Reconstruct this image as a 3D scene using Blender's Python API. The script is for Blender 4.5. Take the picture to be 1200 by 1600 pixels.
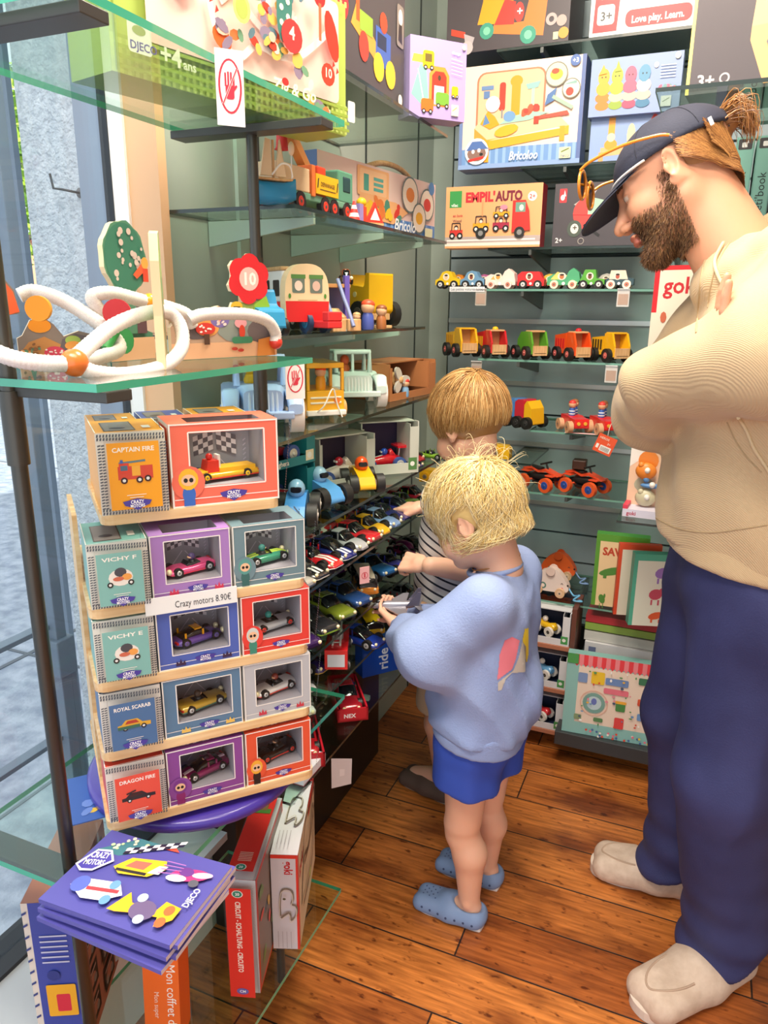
import bpy, math, random
import numpy as np
from mathutils import Vector, Matrix
for o in list(bpy.data.objects): bpy.data.objects.remove(o)
SC = bpy.context.scene
COL = SC.collection
rnd = random.Random(7)
# ---------------- camera ----------------
PIT=math.radians(15.7);ROL=math.radians(.56);YAW=math.radians(23);CH=1.35;FPX=1155.
R0=np.array([math.cos(YAW),math.sin(YAW),0]);FH=np.array([-math.sin(YAW),math.cos(YAW),0]);ZZ=np.array([0,0,1.])
FW=FH*math.cos(PIT)-ZZ*math.sin(PIT);U0=FH*math.sin(PIT)+ZZ*math.cos(PIT)
RI=R0*math.cos(ROL)+U0*math.sin(ROL);UP=-R0*math.sin(ROL)+U0*math.cos(ROL)
CAMP=np.array([0,0,CH])
def at(x,y,**k):
    d=FW+RI*(x-600)/FPX-UP*(y-800)/FPX
    if 'X' in k:t=k['X']/d[0]
    elif 'Y' in k:t=k['Y']/d[1]
    else:t=(k['Z']-CH)/d[2]
    return Vector((CAMP+d*t).tolist())
cam=bpy.data.objects.new('camera',bpy.data.cameras.new('camera'));COL.objects.link(cam)
m=Matrix.Identity(4)
for i,v in enumerate((RI,UP,-FW)):
    for j in range(3): m[j][i]=v[j]
m.translation=Vector((0,0,CH));cam.matrix_world=m
cam.data.sensor_width=36;cam.data.lens=FPX*36/1600;cam.data.clip_start=.02
SC.camera=cam
# ---------------- light and exposure ----------------
SC.view_settings.view_transform='Standard';SC.view_settings.look='None';SC.view_settings.gamma=1
SC.view_settings.use_curve_mapping=False;SC.view_settings.exposure=0.25
W=bpy.data.worlds.new('world');SC.world=W;W.use_nodes=True
bg=W.node_tree.nodes['Background'];bg.inputs[0].default_value=(.93,.97,1,1);bg.inputs[1].default_value=1.35
def light(name,typ,loc,power,col,size=1,size_y=None,rot=(0,0,0)):
    l=bpy.data.lights.new(name,typ);l.energy=power;l.color=col
    if typ=='AREA':
        l.size=size
        if size_y:l.shape='RECTANGLE';l.size_y=size_y
    elif typ=='SUN':l.angle=.02
    else:l.shadow_soft_size=size
    o=bpy.data.objects.new(name,l);COL.objects.link(o);o.location=loc;o.rotation_euler=rot;return o
light('sun','SUN',(-4,0,6),5.0,(1,.95,.86),rot=(0,math.radians(46),math.radians(-8)))
light('ceiling_lamp','AREA',(-.05,.3,2.5),13,(1,.83,.62),.9,.5)
light('ceiling_lamp','AREA',(-.30,1.2,2.5),32,(1,.88,.74),.5,.5)
light('ceiling_lamp','AREA',(-.45,.1,2.5),17,(1,.93,.86),.7,.4)
# ---------------- materials ----------------
def lin(h):
    h=h.lstrip('#');c=[int(h[i:i+2],16)/255 for i in (0,2,4)]
    return tuple(((x+.055)/1.055)**2.4 if x>.04045 else x/12.92 for x in c)+(1,)
_mc={}
def K(h,r=.45,me=0,coat=0,name=None,sss=0):
    k=(h,r,me,coat,sss)
    if k in _mc:return _mc[k]
    m=bpy.data.materials.new(name or 'paint_'+h.lstrip('#'));m.use_nodes=True
    b=m.node_tree.nodes['Principled BSDF']
    b.inputs['Base Color'].default_value=lin(h);b.inputs['Roughness'].default_value=r;b.inputs['Metallic'].default_value=me
    b.inputs['Coat Weight'].default_value=coat
    if sss:
        b.inputs['Subsurface Weight'].default_value=sss;b.inputs['Subsurface Scale'].default_value=.01
    _mc[k]=m;return m
def newmat(name):
    m=bpy.data.materials.new(name);m.use_nodes=True;nt=m.node_tree
    return m,nt,nt.nodes['Principled BSDF'],nt.links.new
def noisemat(name,c1,c2,scale=20,r=.6,bump=0,stretch=(1,1,1),detail=4,bscale=None,lo=.35,hi=.65):
    m,nt,b,L=newmat(name)
    tc=nt.nodes.new('ShaderNodeTexCoord');mp=nt.nodes.new('ShaderNodeMapping');mp.inputs['Scale'].default_value=stretch
    n=nt.nodes.new('ShaderNodeTexNoise');n.inputs['Scale'].default_value=scale;n.inputs['Detail'].default_value=detail
    cr=nt.nodes.new('ShaderNodeValToRGB');cr.color_ramp.elements[0].color=lin(c1);cr.color_ramp.elements[1].color=lin(c2)
    cr.color_ramp.elements[0].position=lo;cr.color_ramp.elements[1].position=hi
    L(tc.outputs['Object'],mp.inputs[0]);L(mp.outputs[0],n.inputs[0]);L(n.outputs[0],cr.inputs[0]);L(cr.outputs[0],b.inputs['Base Color'])
    b.inputs['Roughness'].default_value=r
    if bump:
        n2=nt.nodes.new('ShaderNodeTexNoise');n2.inputs['Scale'].default_value=bscale or scale;n2.inputs['Detail'].default_value=5
        bp=nt.nodes.new('ShaderNodeBump');bp.inputs['Strength'].default_value=bump;bp.inputs['Distance'].default_value=.01
        L(mp.outputs[0],n2.inputs[0]);L(n2.outputs[0],bp.inputs['Height']);L(bp.outputs[0],b.inputs['Normal'])
    return m
def glassmat(name,tint,refl=.5,ior=1.5):
    m=bpy.data.materials.new(name);m.use_nodes=True;nt=m.node_tree;nt.nodes.clear();L=nt.links.new
    o=nt.nodes.new('ShaderNodeOutputMaterial');t=nt.nodes.new('ShaderNodeBsdfTransparent');g=nt.nodes.new('ShaderNodeBsdfGlossy')
    t.inputs[0].default_value=lin(tint);g.inputs['Roughness'].default_value=.02
    f=nt.nodes.new('ShaderNodeFresnel');f.inputs[0].default_value=ior;mx=nt.nodes.new('ShaderNodeMixShader')
    ge=nt.nodes.new('ShaderNodeNewGeometry');mi=nt.nodes.new('ShaderNodeMath');mi.operation='MULTIPLY_ADD';mi.inputs[1].default_value=1/ior-ior;mi.inputs[2].default_value=ior
    L(ge.outputs['Backfacing'],mi.inputs[0]);L(mi.outputs[0],f.inputs[0])
    mu=nt.nodes.new('ShaderNodeMath');mu.operation='MULTIPLY';mu.inputs[1].default_value=refl
    L(f.outputs[0],mu.inputs[0]);L(mu.outputs[0],mx.inputs[0]);L(t.outputs[0],mx.inputs[1]);L(g.outputs[0],mx.inputs[2]);L(mx.outputs[0],o.inputs[0])
    return m
GLASS=glassmat('shelf_glass','#f0faf4',.9);GEDGE=K('#3fa98a',.2,0,.6,'glass_edge');GEDGED=K('#20302c',.25,0,.4,'glass_edge_dark')
FILM=glassmat('clear_film','#ffffff',.45);PANE=glassmat('window_pane','#f6fbff',.7)
WOODP=noisemat('pale_wood','#dcb07c','#efcf9f',9,.45,0,(1,12,12))
WOODR=noisemat('beech_wood','#c99a66','#ddb482',12,.5,0,(14,14,2))
KRAFT=noisemat('kraft_card','#b07a48','#c58d58',30,.8)
STEEL=K('#55534f',.35,.9,0,'dark_steel');CHROME=K('#d8d8d8',.15,1,0,'chrome')
BLK='#161616';WHT='#f4f1ec'
# ---------------- mesh builder ----------------
def Rz(a):return Matrix.Rotation(a,4,'Z')
def Rx(a):return Matrix.Rotation(a,4,'X')
def Ry(a):return Matrix.Rotation(a,4,'Y')
def T(x,y=0,z=0):
    return Matrix.Translation(Vector(x) if not isinstance(x,(int,float)) else Vector((x,y,z)))
_txt={}
def textgeo(s,bold=0,shear=0):
    k=(s,bold,shear)
    if k in _txt:return _txt[k]
    cu=bpy.data.curves.new('t','FONT');cu.body=s;cu.size=1;cu.resolution_u=2;cu.offset=bold;cu.shear=shear
    o=bpy.data.objects.new('t',cu);COL.objects.link(o);dg=bpy.context.evaluated_depsgraph_get();dg.update()
    me=o.evaluated_get(dg).to_mesh();v=[tuple(p.co[:2]) for p in me.vertices];f=[tuple(p.vertices) for p in me.polygons]
    bpy.data.objects.remove(o);bpy.data.curves.remove(cu)
    w=max([p[0] for p in v] or [1]);_txt[k]=(v,f,w);return _txt[k]
class MB:
    def __init__(s,M=None):s.v=[];s.f=[];s.mi=[];s.sm=[];s.mats=[];s.M=M or Matrix.Identity(4)
    def m(s,mat):
        if isinstance(mat,str):mat=K(mat)
        if mat not in s.mats:s.mats.append(mat)
        return s.mats.index(mat)
    def add(s,vs,fs,mat,sm=False,M=None):
        b=len(s.v);MM=s.M@M if M is not None else s.M
        s.v+=[tuple(MM@Vector(p)) for p in vs];i=s.m(mat)
        for f in fs:s.f.append(tuple(x+b for x in f));s.mi.append(i);s.sm.append(sm)
    def box(s,a,b,mat,M=None,faces=None):
        x0,y0,z0=a;x1,y1,z1=b
        vs=[(x0,y0,z0),(x1,y0,z0),(x1,y1,z0),(x0,y1,z0),(x0,y0,z1),(x1,y0,z1),(x1,y1,z1),(x0,y1,z1)]
        fs=[(0,3,2,1),(4,5,6,7),(0,1,5,4),(1,2,6,5),(2,3,7,6),(3,0,4,7)] # bottom top front right back left
        if faces is None:s.add(vs,fs,mat,False,M)
        else:
            for k,f in enumerate(fs):s.add([vs[q] for q in f],[(0,1,2,3)],faces.get(k,mat),False,M)
    def prism(s,pts,axis,a,b,mat,side=None,M=None,sm=False):
        # pts 2D; axis 'y': pts=(x,z) extruded a..b ; 'z': (x,y); 'x': (y,z)
        def q(p,t):return (p[0],t,p[1]) if axis=='y' else ((p[0],p[1],t) if axis=='z' else (t,p[0],p[1]))
        n=len(pts);vs=[q(p,a) for p in pts]+[q(p,b) for p in pts]
        s.add(vs,[tuple(range(n))[::1],tuple(range(2*n-1,n-1,-1))],mat,False,M)
        s.add(vs,[(i,i+n,(i+1)%n+n,(i+1)%n) for i in range(n)],side or mat,sm,M)
    def ring(s,rings,mat,sm=True,cap=True,closed=False,M=None):
        n=len(rings[0]);vs=[p for r in rings for p in r];fs=[];k=len(rings)
        for i in range(k if closed else k-1):
            a=i*n;b=((i+1)%k)*n
            for j in range(n):fs.append((a+j,a+(j+1)%n,b+(j+1)%n,b+j))
        s.add(vs,fs,mat,sm,M)
        if cap and not closed:s.add(vs,[tuple(range(n))[::-1],tuple(range((k-1)*n,k*n))],mat,False,M)
    def cyl(s,p0,p1,r0,mat,r1=None,n=14,M=None,sm=True,capmat=None):
        p0=Vector(p0);p1=Vector(p1);r1=r0 if r1 is None else r1;d=(p1-p0).normalized()
        a=d.orthogonal().normalized();b=d.cross(a)
        R=[[tuple(p+(a*math.cos(t)+b*math.sin(t))*r) for t in [2*math.pi*i/n for i in range(n)]] for p,r in ((p0,r0),(p1,r1))]
        s.ring(R,mat,sm,capmat is None,M=M)
        if capmat is not None:
            s.add(R[0],[tuple(range(n))[::-1]],capmat,False,M);s.add(R[1],[tuple(range(n))],capmat,False,M)
    def lathe(s,prof,mat,n=16,M=None,sm=True):
        s.ring([[(r*math.cos(2*math.pi*i/n),r*math.sin(2*math.pi*i/n),z) for i in range(n)] for r,z in prof],mat,sm,True,M=M)
    def sph(s,c,r,mat,n=12,k=8,M=None):
        rx,ry,rz=(r,r,r) if isinstance(r,(int,float)) else r
        R=[]
        for j in range(k+1):
            t=math.pi*(.02+.96*j/k)-math.pi/2
            R.append([(c[0]+rx*math.cos(t)*math.cos(2*math.pi*i/n),c[1]+ry*math.cos(t)*math.sin(2*math.pi*i/n),c[2]+rz*math.sin(t)) for i in range(n)])
        s.ring(R,mat,True,True,M=M)
    def tube(s,pts,r,mat,n=8,closed=False,M=None):
        P=[Vector(p) for p in pts];k=len(P);R=[];a=None
        for i in range(k):
            d=(P[(i+1)%k]-P[i-1]) if closed or 0<i<k-1 else (P[1]-P[0] if i==0 else P[-1]-P[-2])
            d.normalize()
            if a is None:a=d.orthogonal().normalized()
            a=(a-d*a.dot(d)).normalized();b=d.cross(a);rr=r[i] if isinstance(r,(list,tuple)) else r
            R.append([tuple(P[i]+(a*math.cos(2*math.pi*j/n)+b*math.sin(2*math.pi*j/n))*rr) for j in range(n)])
        s.ring(R,mat,True,not closed,closed,M=M)
    def loft(s,secs,mat,n=16,p=3,M=None,yc=0):
        # secs: (x,halfwidth,z0,z1)
        R=[]
        for x,w,z0,z1 in secs:
            c=(z0+z1)/2;h=(z1-z0)/2;r=[]
            for i in range(n):
                t=2*math.pi*(i+.5)/n;ct=math.cos(t);st=math.sin(t)
                r.append((x,yc+w*math.copysign(abs(ct)**(2/p),ct),c+h*math.copysign(abs(st)**(2/p),st)))
            R.append(r)
        s.ring(R,mat,True,True,M=M)
    def build(s,name,parent=None,bev=0,seg=2,bang=40,auto=True):
        me=bpy.data.meshes.new(name);me.from_pydata(s.v,[],s.f)
        for mt in s.mats:me.materials.append(mt)
        me.polygons.foreach_set('material_index',s.mi);me.polygons.foreach_set('use_smooth',s.sm);me.update()
        o=bpy.data.objects.new(name,me);COL.objects.link(o)
        if parent:o.parent=parent
        if bev:
            b=o.modifiers.new('bevel','BEVEL');b.width=bev;b.segments=seg;b.limit_method='ANGLE';b.angle_limit=math.radians(bang);b.harden_normals=False
        return o
def tag(o,label,cat,group=None,kind=None):
    if label:o['label']=label
    if cat:o['category']=cat
    if group:o['group']=group
    if kind:o['kind']=kind
    return o
def thing(name,label,cat,loc=(0,0,0),rz=0,group=None,rx=0,ry=0):
    o=bpy.data.objects.new(name,None);COL.objects.link(o);o.location=loc;o.rotation_euler=(rx,ry,rz);o.empty_display_size=.02
    return tag(o,label,cat,group)
def struct(mb,name,bev=0):
    o=mb.build(name,None,bev);o['kind']='structure';return o
def smooth(pts,n=6,closed=False):
    P=[Vector(p) for p in pts];k=len(P);out=[]
    rng=range(k) if closed else range(k-1)
    for i in rng:
        p0=P[(i-1)%k] if closed or i>0 else P[0];p1=P[i];p2=P[(i+1)%k];p3=P[(i+2)%k] if closed or i+2<k else P[-1]
        for j in range(n):
            t=j/n;out.append(.5*((2*p1)+(p2-p0)*t+(2*p0-5*p1+4*p2-p3)*t*t+(3*p1-p0-3*p2+p3)*t**3))
    if not closed:out.append(P[-1])
    return out
# print on a flat panel: coordinates 0..100 across (u) and 0..A up (v)
class Pan:
    def __init__(s,mb,O,Uv,Vv,w,h,flip=False,M=None):
        s.mb=mb;s.O=Vector(O);s.U=Vector(Uv).normalized();s.V=Vector(Vv).normalized();s.N=s.U.cross(s.V)
        if flip:s.N=-s.N
        s.k=w/100.;s.A=h/s.k;s.l=0;s.M=M
    def pt(s,u,v):return tuple(s.O+s.U*(u*s.k)+s.V*(v*s.k)+s.N*(.00025+s.l*.00009))
    def poly(s,pts,c,r=.4):
        s.l+=1;s.mb.add([s.pt(*p) for p in pts],[tuple(range(len(pts)))],K(c,r) if isinstance(c,str) else c,False,s.M)
    def rect(s,u0,v0,u1,v1,c):s.poly([(u0,v0),(u1,v0),(u1,v1),(u0,v1)],c)
    def ell(s,u,v,a,b,c,n=14,rot=0):
        cr,sr=math.cos(rot),math.sin(rot)
        s.poly([(u+a*math.cos(t)*cr-b*math.sin(t)*sr,v+a*math.cos(t)*sr+b*math.sin(t)*cr) for t in [2*math.pi*i/n for i in range(n)]],c)
    def ringp(s,u,v,r0,r1,c,n=20):
        s.l+=1;P=[s.pt(u+r*math.cos(2*math.pi*i/n),v+r*math.sin(2*math.pi*i/n)) for r in (r0,r1) for i in range(n)]
        s.mb.add(P,[(i,(i+1)%n,(i+1)%n+n,i+n) for i in range(n)],K(c),False,s.M)
    def line(s,pts,w,c):
        for a,b in zip(pts[:-1],pts[1:]):
            d=Vector((b[0]-a[0],b[1]-a[1]));L=d.length or 1;n=Vector((-d[1],d[0]))/L*w/2
            s.poly([(a[0]-n[0],a[1]-n[1]),(b[0]-n[0],b[1]-n[1]),(b[0]+n[0],b[1]+n[1]),(a[0]+n[0],a[1]+n[1])],c)
    def rr(s,u0,v0,u1,v1,r,c,n=4):
        P=[]
        for cx,cy,a0 in ((u1-r,v1-r,0),(u0+r,v1-r,90),(u0+r,v0+r,180),(u1-r,v0+r,270)):
            for i in range(n+1):
                t=math.radians(a0+90*i/n);P.append((cx+r*math.cos(t),cy+r*math.sin(t)))
        s.poly(P,c)
    def text(s,t,u,v,h,c,al='l',w=None,rot=0,bold=.02,shear=0):
        vs,fs,tw=textgeo(t,bold,shear);k=h/.72;kx=k if w is None else w/tw
        o=0 if al=='l' else (-tw*kx/2 if al=='c' else -tw*kx);s.l+=1;cr,sr=math.cos(rot),math.sin(rot)
        P=[]
        for x,y in vs:
            x=x*kx+o;y=y*k;P.append(s.pt(u+x*cr-y*sr,v+x*sr+y*cr))
        s.mb.add(P,fs,K(c),False,s.M)
    def wheel(s,u,v,r,c='#222222',c2='#dddddd'):s.ell(u,v,r,r,c);s.ell(u,v,r*.5,r*.5,c2,10)
    def car(s,u,v,w,c,h=None,c2='#223344',wc='#222222'):
        h=h or w*.45
        s.poly([(u,v+h*.2),(u+w,v+h*.2),(u+w,v+h*.55),(u+w*.75,v+h*.6),(u+w*.6,v+h),(u+w*.25,v+h),(u+w*.12,v+h*.6),(u,v+h*.55)],c)
        s.poly([(u+w*.22,v+h*.6),(u+w*.65,v+h*.6),(u+w*.56,v+h*.9),(u+w*.3,v+h*.9)],c2)
        for q in (.22,.78):s.wheel(u+w*q,v+h*.2,h*.22,wc)
    def scat(s,u0,v0,u1,v1,n,cols,r0,r1,seed=1):
        q=random.Random(seed)
        for i in range(n):
            s.ell(q.uniform(u0,u1),q.uniform(v0,v1),q.uniform(r0,r1),q.uniform(r0,r1),q.choice(cols),8,q.uniform(0,3))
def faces_of(mb,w,d,h):
    # front (-Y), right (+X), left(-X), top panels of a box spanning x 0..w, y 0..d, z 0..h
    return dict(front=Pan(mb,(0,0,0),(1,0,0),(0,0,1),w,h),right=Pan(mb,(w,0,0),(0,1,0),(0,0,1),d,h),
      left=Pan(mb,(0,d,0),(0,-1,0),(0,0,1),d,h),top=Pan(mb,(0,0,h),(1,0,0),(0,1,0),w,d))
def carton(name,label,cat,A,B,h,d,col,art=None,group=None,faces=None,z=None,lean=0,sides=None):
    """box whose front bottom edge runs from world point A to B (left to right)"""
    A=Vector(A);B=Vector(B)
    if z is not None:A.z=z;B.z=z
    e=B-A;w=math.hypot(e.x,e.y);rz=math.atan2(e.y,e.x)
    mb=MB();fc={}
    for k,v in (faces or {}).items():fc[{'bottom':0,'top':1,'front':2,'right':3,'back':4,'left':5}[k]]=K(v,.4)
    mb.box((0,0,0),(w,d,h),K(col,.4),faces=fc)
    if art:art(faces_of(mb,w,d,h),w,d,h)
    o=mb.build(name);o.location=A;o.rotation_euler=(lean,0,rz)
    tag(o,label,cat,group);return o
# ---------------- setting ----------------
def floor_mat():
    m,nt,b,L=newmat('plank_floor');N=nt.nodes.new
    tc=N('ShaderNodeTexCoord');mp=N('ShaderNodeMapping');mp.inputs['Location'].default_value=(.35,-1.092+.1445*12,0)
    br=N('ShaderNodeTexBrick');br.offset=.37;br.inputs['Scale'].default_value=1;br.inputs['Brick Width'].default_value=.93
    br.inputs['Row Height'].default_value=.1445;br.inputs['Mortar Size'].default_value=.0022;br.inputs['Mortar Smooth'].default_value=.2
    br.inputs['Color1'].default_value=lin('#dc8c46');br.inputs['Color2'].default_value=lin('#ab602e');br.inputs['Mortar'].default_value=lin('#3a2a24')
    L(tc.outputs['Object'],mp.inputs[0]);L(mp.outputs[0],br.inputs[0])
    def nz(sc,st,lo,hi,c0,c1,det=6):
        q=N('ShaderNodeMapping');q.inputs['Scale'].default_value=st;n=N('ShaderNodeTexNoise');n.inputs['Scale'].default_value=sc;n.inputs['Detail'].default_value=det
        r=N('ShaderNodeValToRGB');r.color_ramp.elements[0].position=lo;r.color_ramp.elements[1].position=hi
        r.color_ramp.elements[0].color=c0;r.color_ramp.elements[1].color=c1
        L(tc.outputs['Object'],q.inputs[0]);L(q.outputs[0],n.inputs[0]);L(n.outputs[0],r.inputs[0]);return r,n
    def mul(a,bb):
        x=N('ShaderNodeMix');x.data_type='RGBA';x.blend_type='MULTIPLY';x.inputs[0].default_value=1
        L(a,x.inputs[6]);L(bb,x.inputs[7]);return x.outputs[2]
    g,gn=nz(3,(3,40,1),.3,.7,(.5,.42,.36,1),(1.15,1.1,1,1));s,_=nz(2.6,(1.6,4,1),.32,.52,(.36,.27,.25,1),(1,1,1,1));k,_=nz(30,(1,2.2,1),.30,.40,(.3,.2,.16,1),(1,1,1,1))
    c=mul(mul(mul(br.outputs[0],g.outputs[0]),s.outputs[0]),k.outputs[0]);L(c,b.inputs['Base Color'])
    b.inputs['Roughness'].default_value=.33
    bp=N('ShaderNodeBump');bp.inputs['Strength'].default_value=.35;bp.inputs['Distance'].default_value=.004
    iv=N('ShaderNodeMath');iv.operation='SUBTRACT';iv.inputs[0].default_value=1;L(br.outputs[1],iv.inputs[1]);ad=N('ShaderNodeMath');ad.operation='MULTIPLY_ADD'
    L(gn.outputs[0],ad.inputs[0]);ad.inputs[1].default_value=.25;L(iv.outputs[0],ad.inputs[2]);L(ad.outputs[0],bp.inputs['Height']);L(bp.outputs[0],b.inputs['Normal'])
    return m
mb=MB();mb.box((-.99,-1.6,-.08),(1.9,2.52,0),floor_mat());struct(mb,'floor')
WALLG=noisemat('grey_green_paint','#95a39a','#a5b1a6',3,.45)
SLAT=noisemat('blue_grey_slat_board','#96aab2','#a9bbc1',2.5,.4)
SLATD=K('#46565a',.6)
# back wall: slat boards with dark grooves, aluminium trims on some
mb=MB();mb.box((-.87,2.44,0),(1.9,2.52,2.6),SLATD)
z=.03;gro=[]
while z<2.6:
    z1=min(z+.098,2.6);mb.box((-.80,2.425,z),(1.9,2.445,z1-.007),SLAT);gro.append(z1);z=z1
mb.box((-.87,2.425,0),(-.805,2.445,2.6),WALLG)
struct(mb,'wall_back')
mb=MB();mb.box((-.80,2.405,0),(1.9,2.4245,.30),K('#1b1a1c',.5));mb.build('shadow_strip_back')['kind']='structure'  # black strip painting in the shadow under the back wall shelves
mb=MB()
for zz in gro[::1]:
    if .6<zz<1.5 and gro.index(zz)%2==0: mb.box((-.80,2.418,zz-.010),(.8,2.426,zz+.004),K('#c9cfcf',.3,.6))
struct(mb,'trim_1')
# left wall beyond the window
mb=MB();mb.box((-.97,1.09,0),(-.87,2.52,2.6),WALLG)
for y in (1.385,1.905,2.285):mb.box((-.8705,y-.004,0),(-.868,y+.004,2.6),K('#26302f'))
for y in (1.30,):mb.box((-.8705,y,0),(-.862,y+.03,2.6),K('#a9bfb4'))
mb.box((-.99,-1.6,0),(-.87,1.09,.285),K('#d9dcdc',.5));mb.box((-.99,-1.6,2.35),(-.87,1.09,2.6),K('#cfcfca',.5))
struct(mb,'wall_left')
mb=MB();mb.box((1.9,-1.6,0),(1.98,2.52,2.6),K('#cdbfae',.6));struct(mb,'wall_right')
mb=MB();mb.box((-.99,-1.6,2.6),(1.98,2.52,2.7),K('#e7e2d8',.7));struct(mb,'ceiling')
# window: jamb, white frame, black gasket, blue frame, pane, sill
mb=MB()
mb.box((-.925,1.068,.285),(-.862,1.0895,2.35),K('#e0b48c',.5))
mb.box((-.955,1.062,.285),(-.925,1.09,2.35),K('#eceeee',.4));mb.box((-.972,1.06,.2),(-.955,1.09,2.4),K('#20242a',.4));mb.box((-1.03,1.065,0),(-.972,1.12,2.5),K('#8d99a9',.4))
mb.box((-1.0,-1.6,.27),(-.93,1.068,.30),K('#202226',.4));mb.box((-.93,-1.6,.275),(-.80,1.068,.292),K('#b4babd',.4))
mb.box((-.985,-1.6,2.32),(-.94,1.068,2.36),K('#9aa6b4',.4))
o=struct(mb,'window_1')
mb=MB();mb.box((-.966,-1.6,.30),(-.960,1.062,2.33),PANE);mb.build('window_pane',o)
# outside
STREET=noisemat('worn_pavement','#8f97a3','#b9bec6',14,.8,.6,(1,1,1),8,60)
mb=MB();mb.box((-14,-3,-.1),(-.99,12,-.002),STREET)
for k in range(3):mb.box((-14+0,1.9+k*2.6,-.01),(-1.2,1.915+k*2.6,.0005),K('#5c626b'))
mb.box((-2.35,-3,-.01),(-2.33,12,.0008),K('#5c626b'));mb.box((-1.62,-3,-.01),(-1.61,12,.0008),K('#747a83'))
mb.build('pavement')['kind']='structure'
STUC=noisemat('rough_stucco','#c8cdd1','#e2e5e6',70,.9,1.0,(1,1,1),6,110)
mb=MB();mb.box((-1.205,1.11,-.02),(-1.0,1.45,3.4),STUC);mb.box((-1.10,1.45,-.02),(-.99,9,3.4),STUC);mb.box((-1.10,-1.6,2.5),(-.99,1.1,3.4),STUC)  # stucco pillar; unseen long run and upper band added to shade the near pavement
mb.build('wall_facade')['kind']='structure'
h=thing('wall_hook','small bent iron hook screwed into the rough white stucco pillar','hook',at(128,302,Y=1.109))
mb=MB();mb.tube([(0,0,0),(0,-.02,0),(-.02,-.025,.004),(-.036,-.03,.006),(-.040,-.031,.03)],.0022,'#555555');mb.lathe([(0.001,0),(.009,.001),(.009,.005),(.001,.007)],'#777777',10,M=Rx(math.pi/2));mb.build('hook_shank',h)
# iron gate outside
GB=K('#76828f',.45);t=thing('folding_gate','blue-grey folded iron gate standing outside the shop window','gate',(-1.15,.0,0))
mb=MB();mb.box((.004,.985,.30),(.028,1.01,2.6),GB);mb.box((.01,1.01,.36),(.026,1.028,.62),GB);mb.build('main_post',t,.002)
mb=MB();mb.box((-.045,.80,.18),(-.033,.812,2.6),GB);mb.build('thin_bar',t)
mb=MB();mb.box((-.30,1.30,.0),(-.285,1.315,2.6),GB);mb.build('thin_bar',t)
for z in (1.275,.72,.47):
    mb=MB();mb.box((-.012,.80,z),(.012,.99,z+.010),GB);mb.box((-.05,.79,z-.006),(.0,.815,z+.004),GB);mb.build('crossbar',t,.001)
mb=MB();mb.box((-.006,.975,.62),(.038,1.02,.70),GB);mb.build('lock_box',t,.003)
# shop front across the street and trees
b=thing('building','tan house front across the street, at the left edge','building',(-16,11,0))
mb=MB();mb.box((-3,-1.5,0),(1.9,4,2.6),K('#e0ab84',.8));mb.box((1.2,-1.56,0),(1.5,-1.48,2.3),K('#8a5a3a'));mb.build('wall',b);mb=MB();mb.box((-3.2,-1.7,2.6),(2.1,4.2,2.75),K('#8a4a36'));mb.build('roof',b)
def tree(x,y,h,r,n,label,seed):
    q=random.Random(seed);t=thing('street_tree',label,'tree',(x,y,0),0,'trees along the street')
    mb=MB();mb.tube(smooth([(0,0,0),(.05,0,h*.3),(-.05,.05,h*.6),(0,0,h)]),.09,'#5a4a3c');
    for k in range(7):
        a=q.uniform(0,6.3);mb.tube([(0,0,h*(.35+.08*k)),(math.cos(a)*r*.5,math.sin(a)*r*.5,h*(.5+.08*k)),(math.cos(a)*r*.9,math.sin(a)*r*.9,h*(.52+.09*k))],[.04,.025,.01],'#5a4a3c')
    mb.build('trunk',t);mb=MB();G=['#8fb52c','#a9cc3a','#6f9a2a','#c5dc5a','#5c8426']
    gm=[K(c,.6) for c in G]
    for i in range(n):
        d=Vector((q.gauss(0,1),q.gauss(0,1),q.gauss(0,1))).normalized()*r*(q.random()**.4);d.z*=.8;c=Vector((0,0,h*.85))+d;s=q.uniform(.05,.10)
        a=Vector((q.gauss(0,1),q.gauss(0,1),q.gauss(0,1))).normalized();bb=a.orthogonal().normalized()
        mb.add([c-a*s,c+bb*s*.5,c+a*s,c-bb*s*.5],[(0,1,2,3)],gm[i%5])
    mb.build('foliage',t)
tree(-7.7,6.85,3.3,1.5,2600,'leafy yellow-green street tree seen behind the gate bars, the nearer one',1)
tree(-10.3,9.9,3.9,1.8,1500,'leafy street tree further back, partly hidden by the white pillar',2)
# ---------------- glass shelving ----------------
def shelf(name,label,x0,x1,y0,y1,z,edge=GEDGE,th=.008,group=None,brk=None):
    t=thing(name,label,'shelf',(x0,y0,z-th),0,group)
    mb=MB();mb.box((0,0,0),(x1-x0,y1-y0,th),GLASS,faces={k:edge for k in (2,3,4,5)});mb.build('glass_plate',t)
    for b in brk or []:
        mb=MB();b(mb);mb.build('bracket',t,.001)
    return t
FX,BX=-.53,-.79
def armclip(y):
    return lambda mb:mb.box((.0,y-.018,-.012),(FX-BX,y+.018,-.001),K('#4c4a48',.4,.5))
shelf('glass_shelf','thick green-edged glass shelf at the very top left, under the big green box',BX,FX,.555,1.085,1.61,brk=[armclip(.03),armclip(.475)])
shelf('glass_shelf','green-edged glass shelf carrying the bead maze in front of the window',BX,FX,.545,.975,1.274,brk=[armclip(.03)])
shelf('glass_shelf','glass shelf under the revolving toy stand',BX-.04,FX,.528,1.075,.67,brk=[armclip(.03)])
shelf('glass_shelf','lowest glass shelf near the floor with standing game boxes',BX,FX,.40,1.055,.262,GEDGE)
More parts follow.
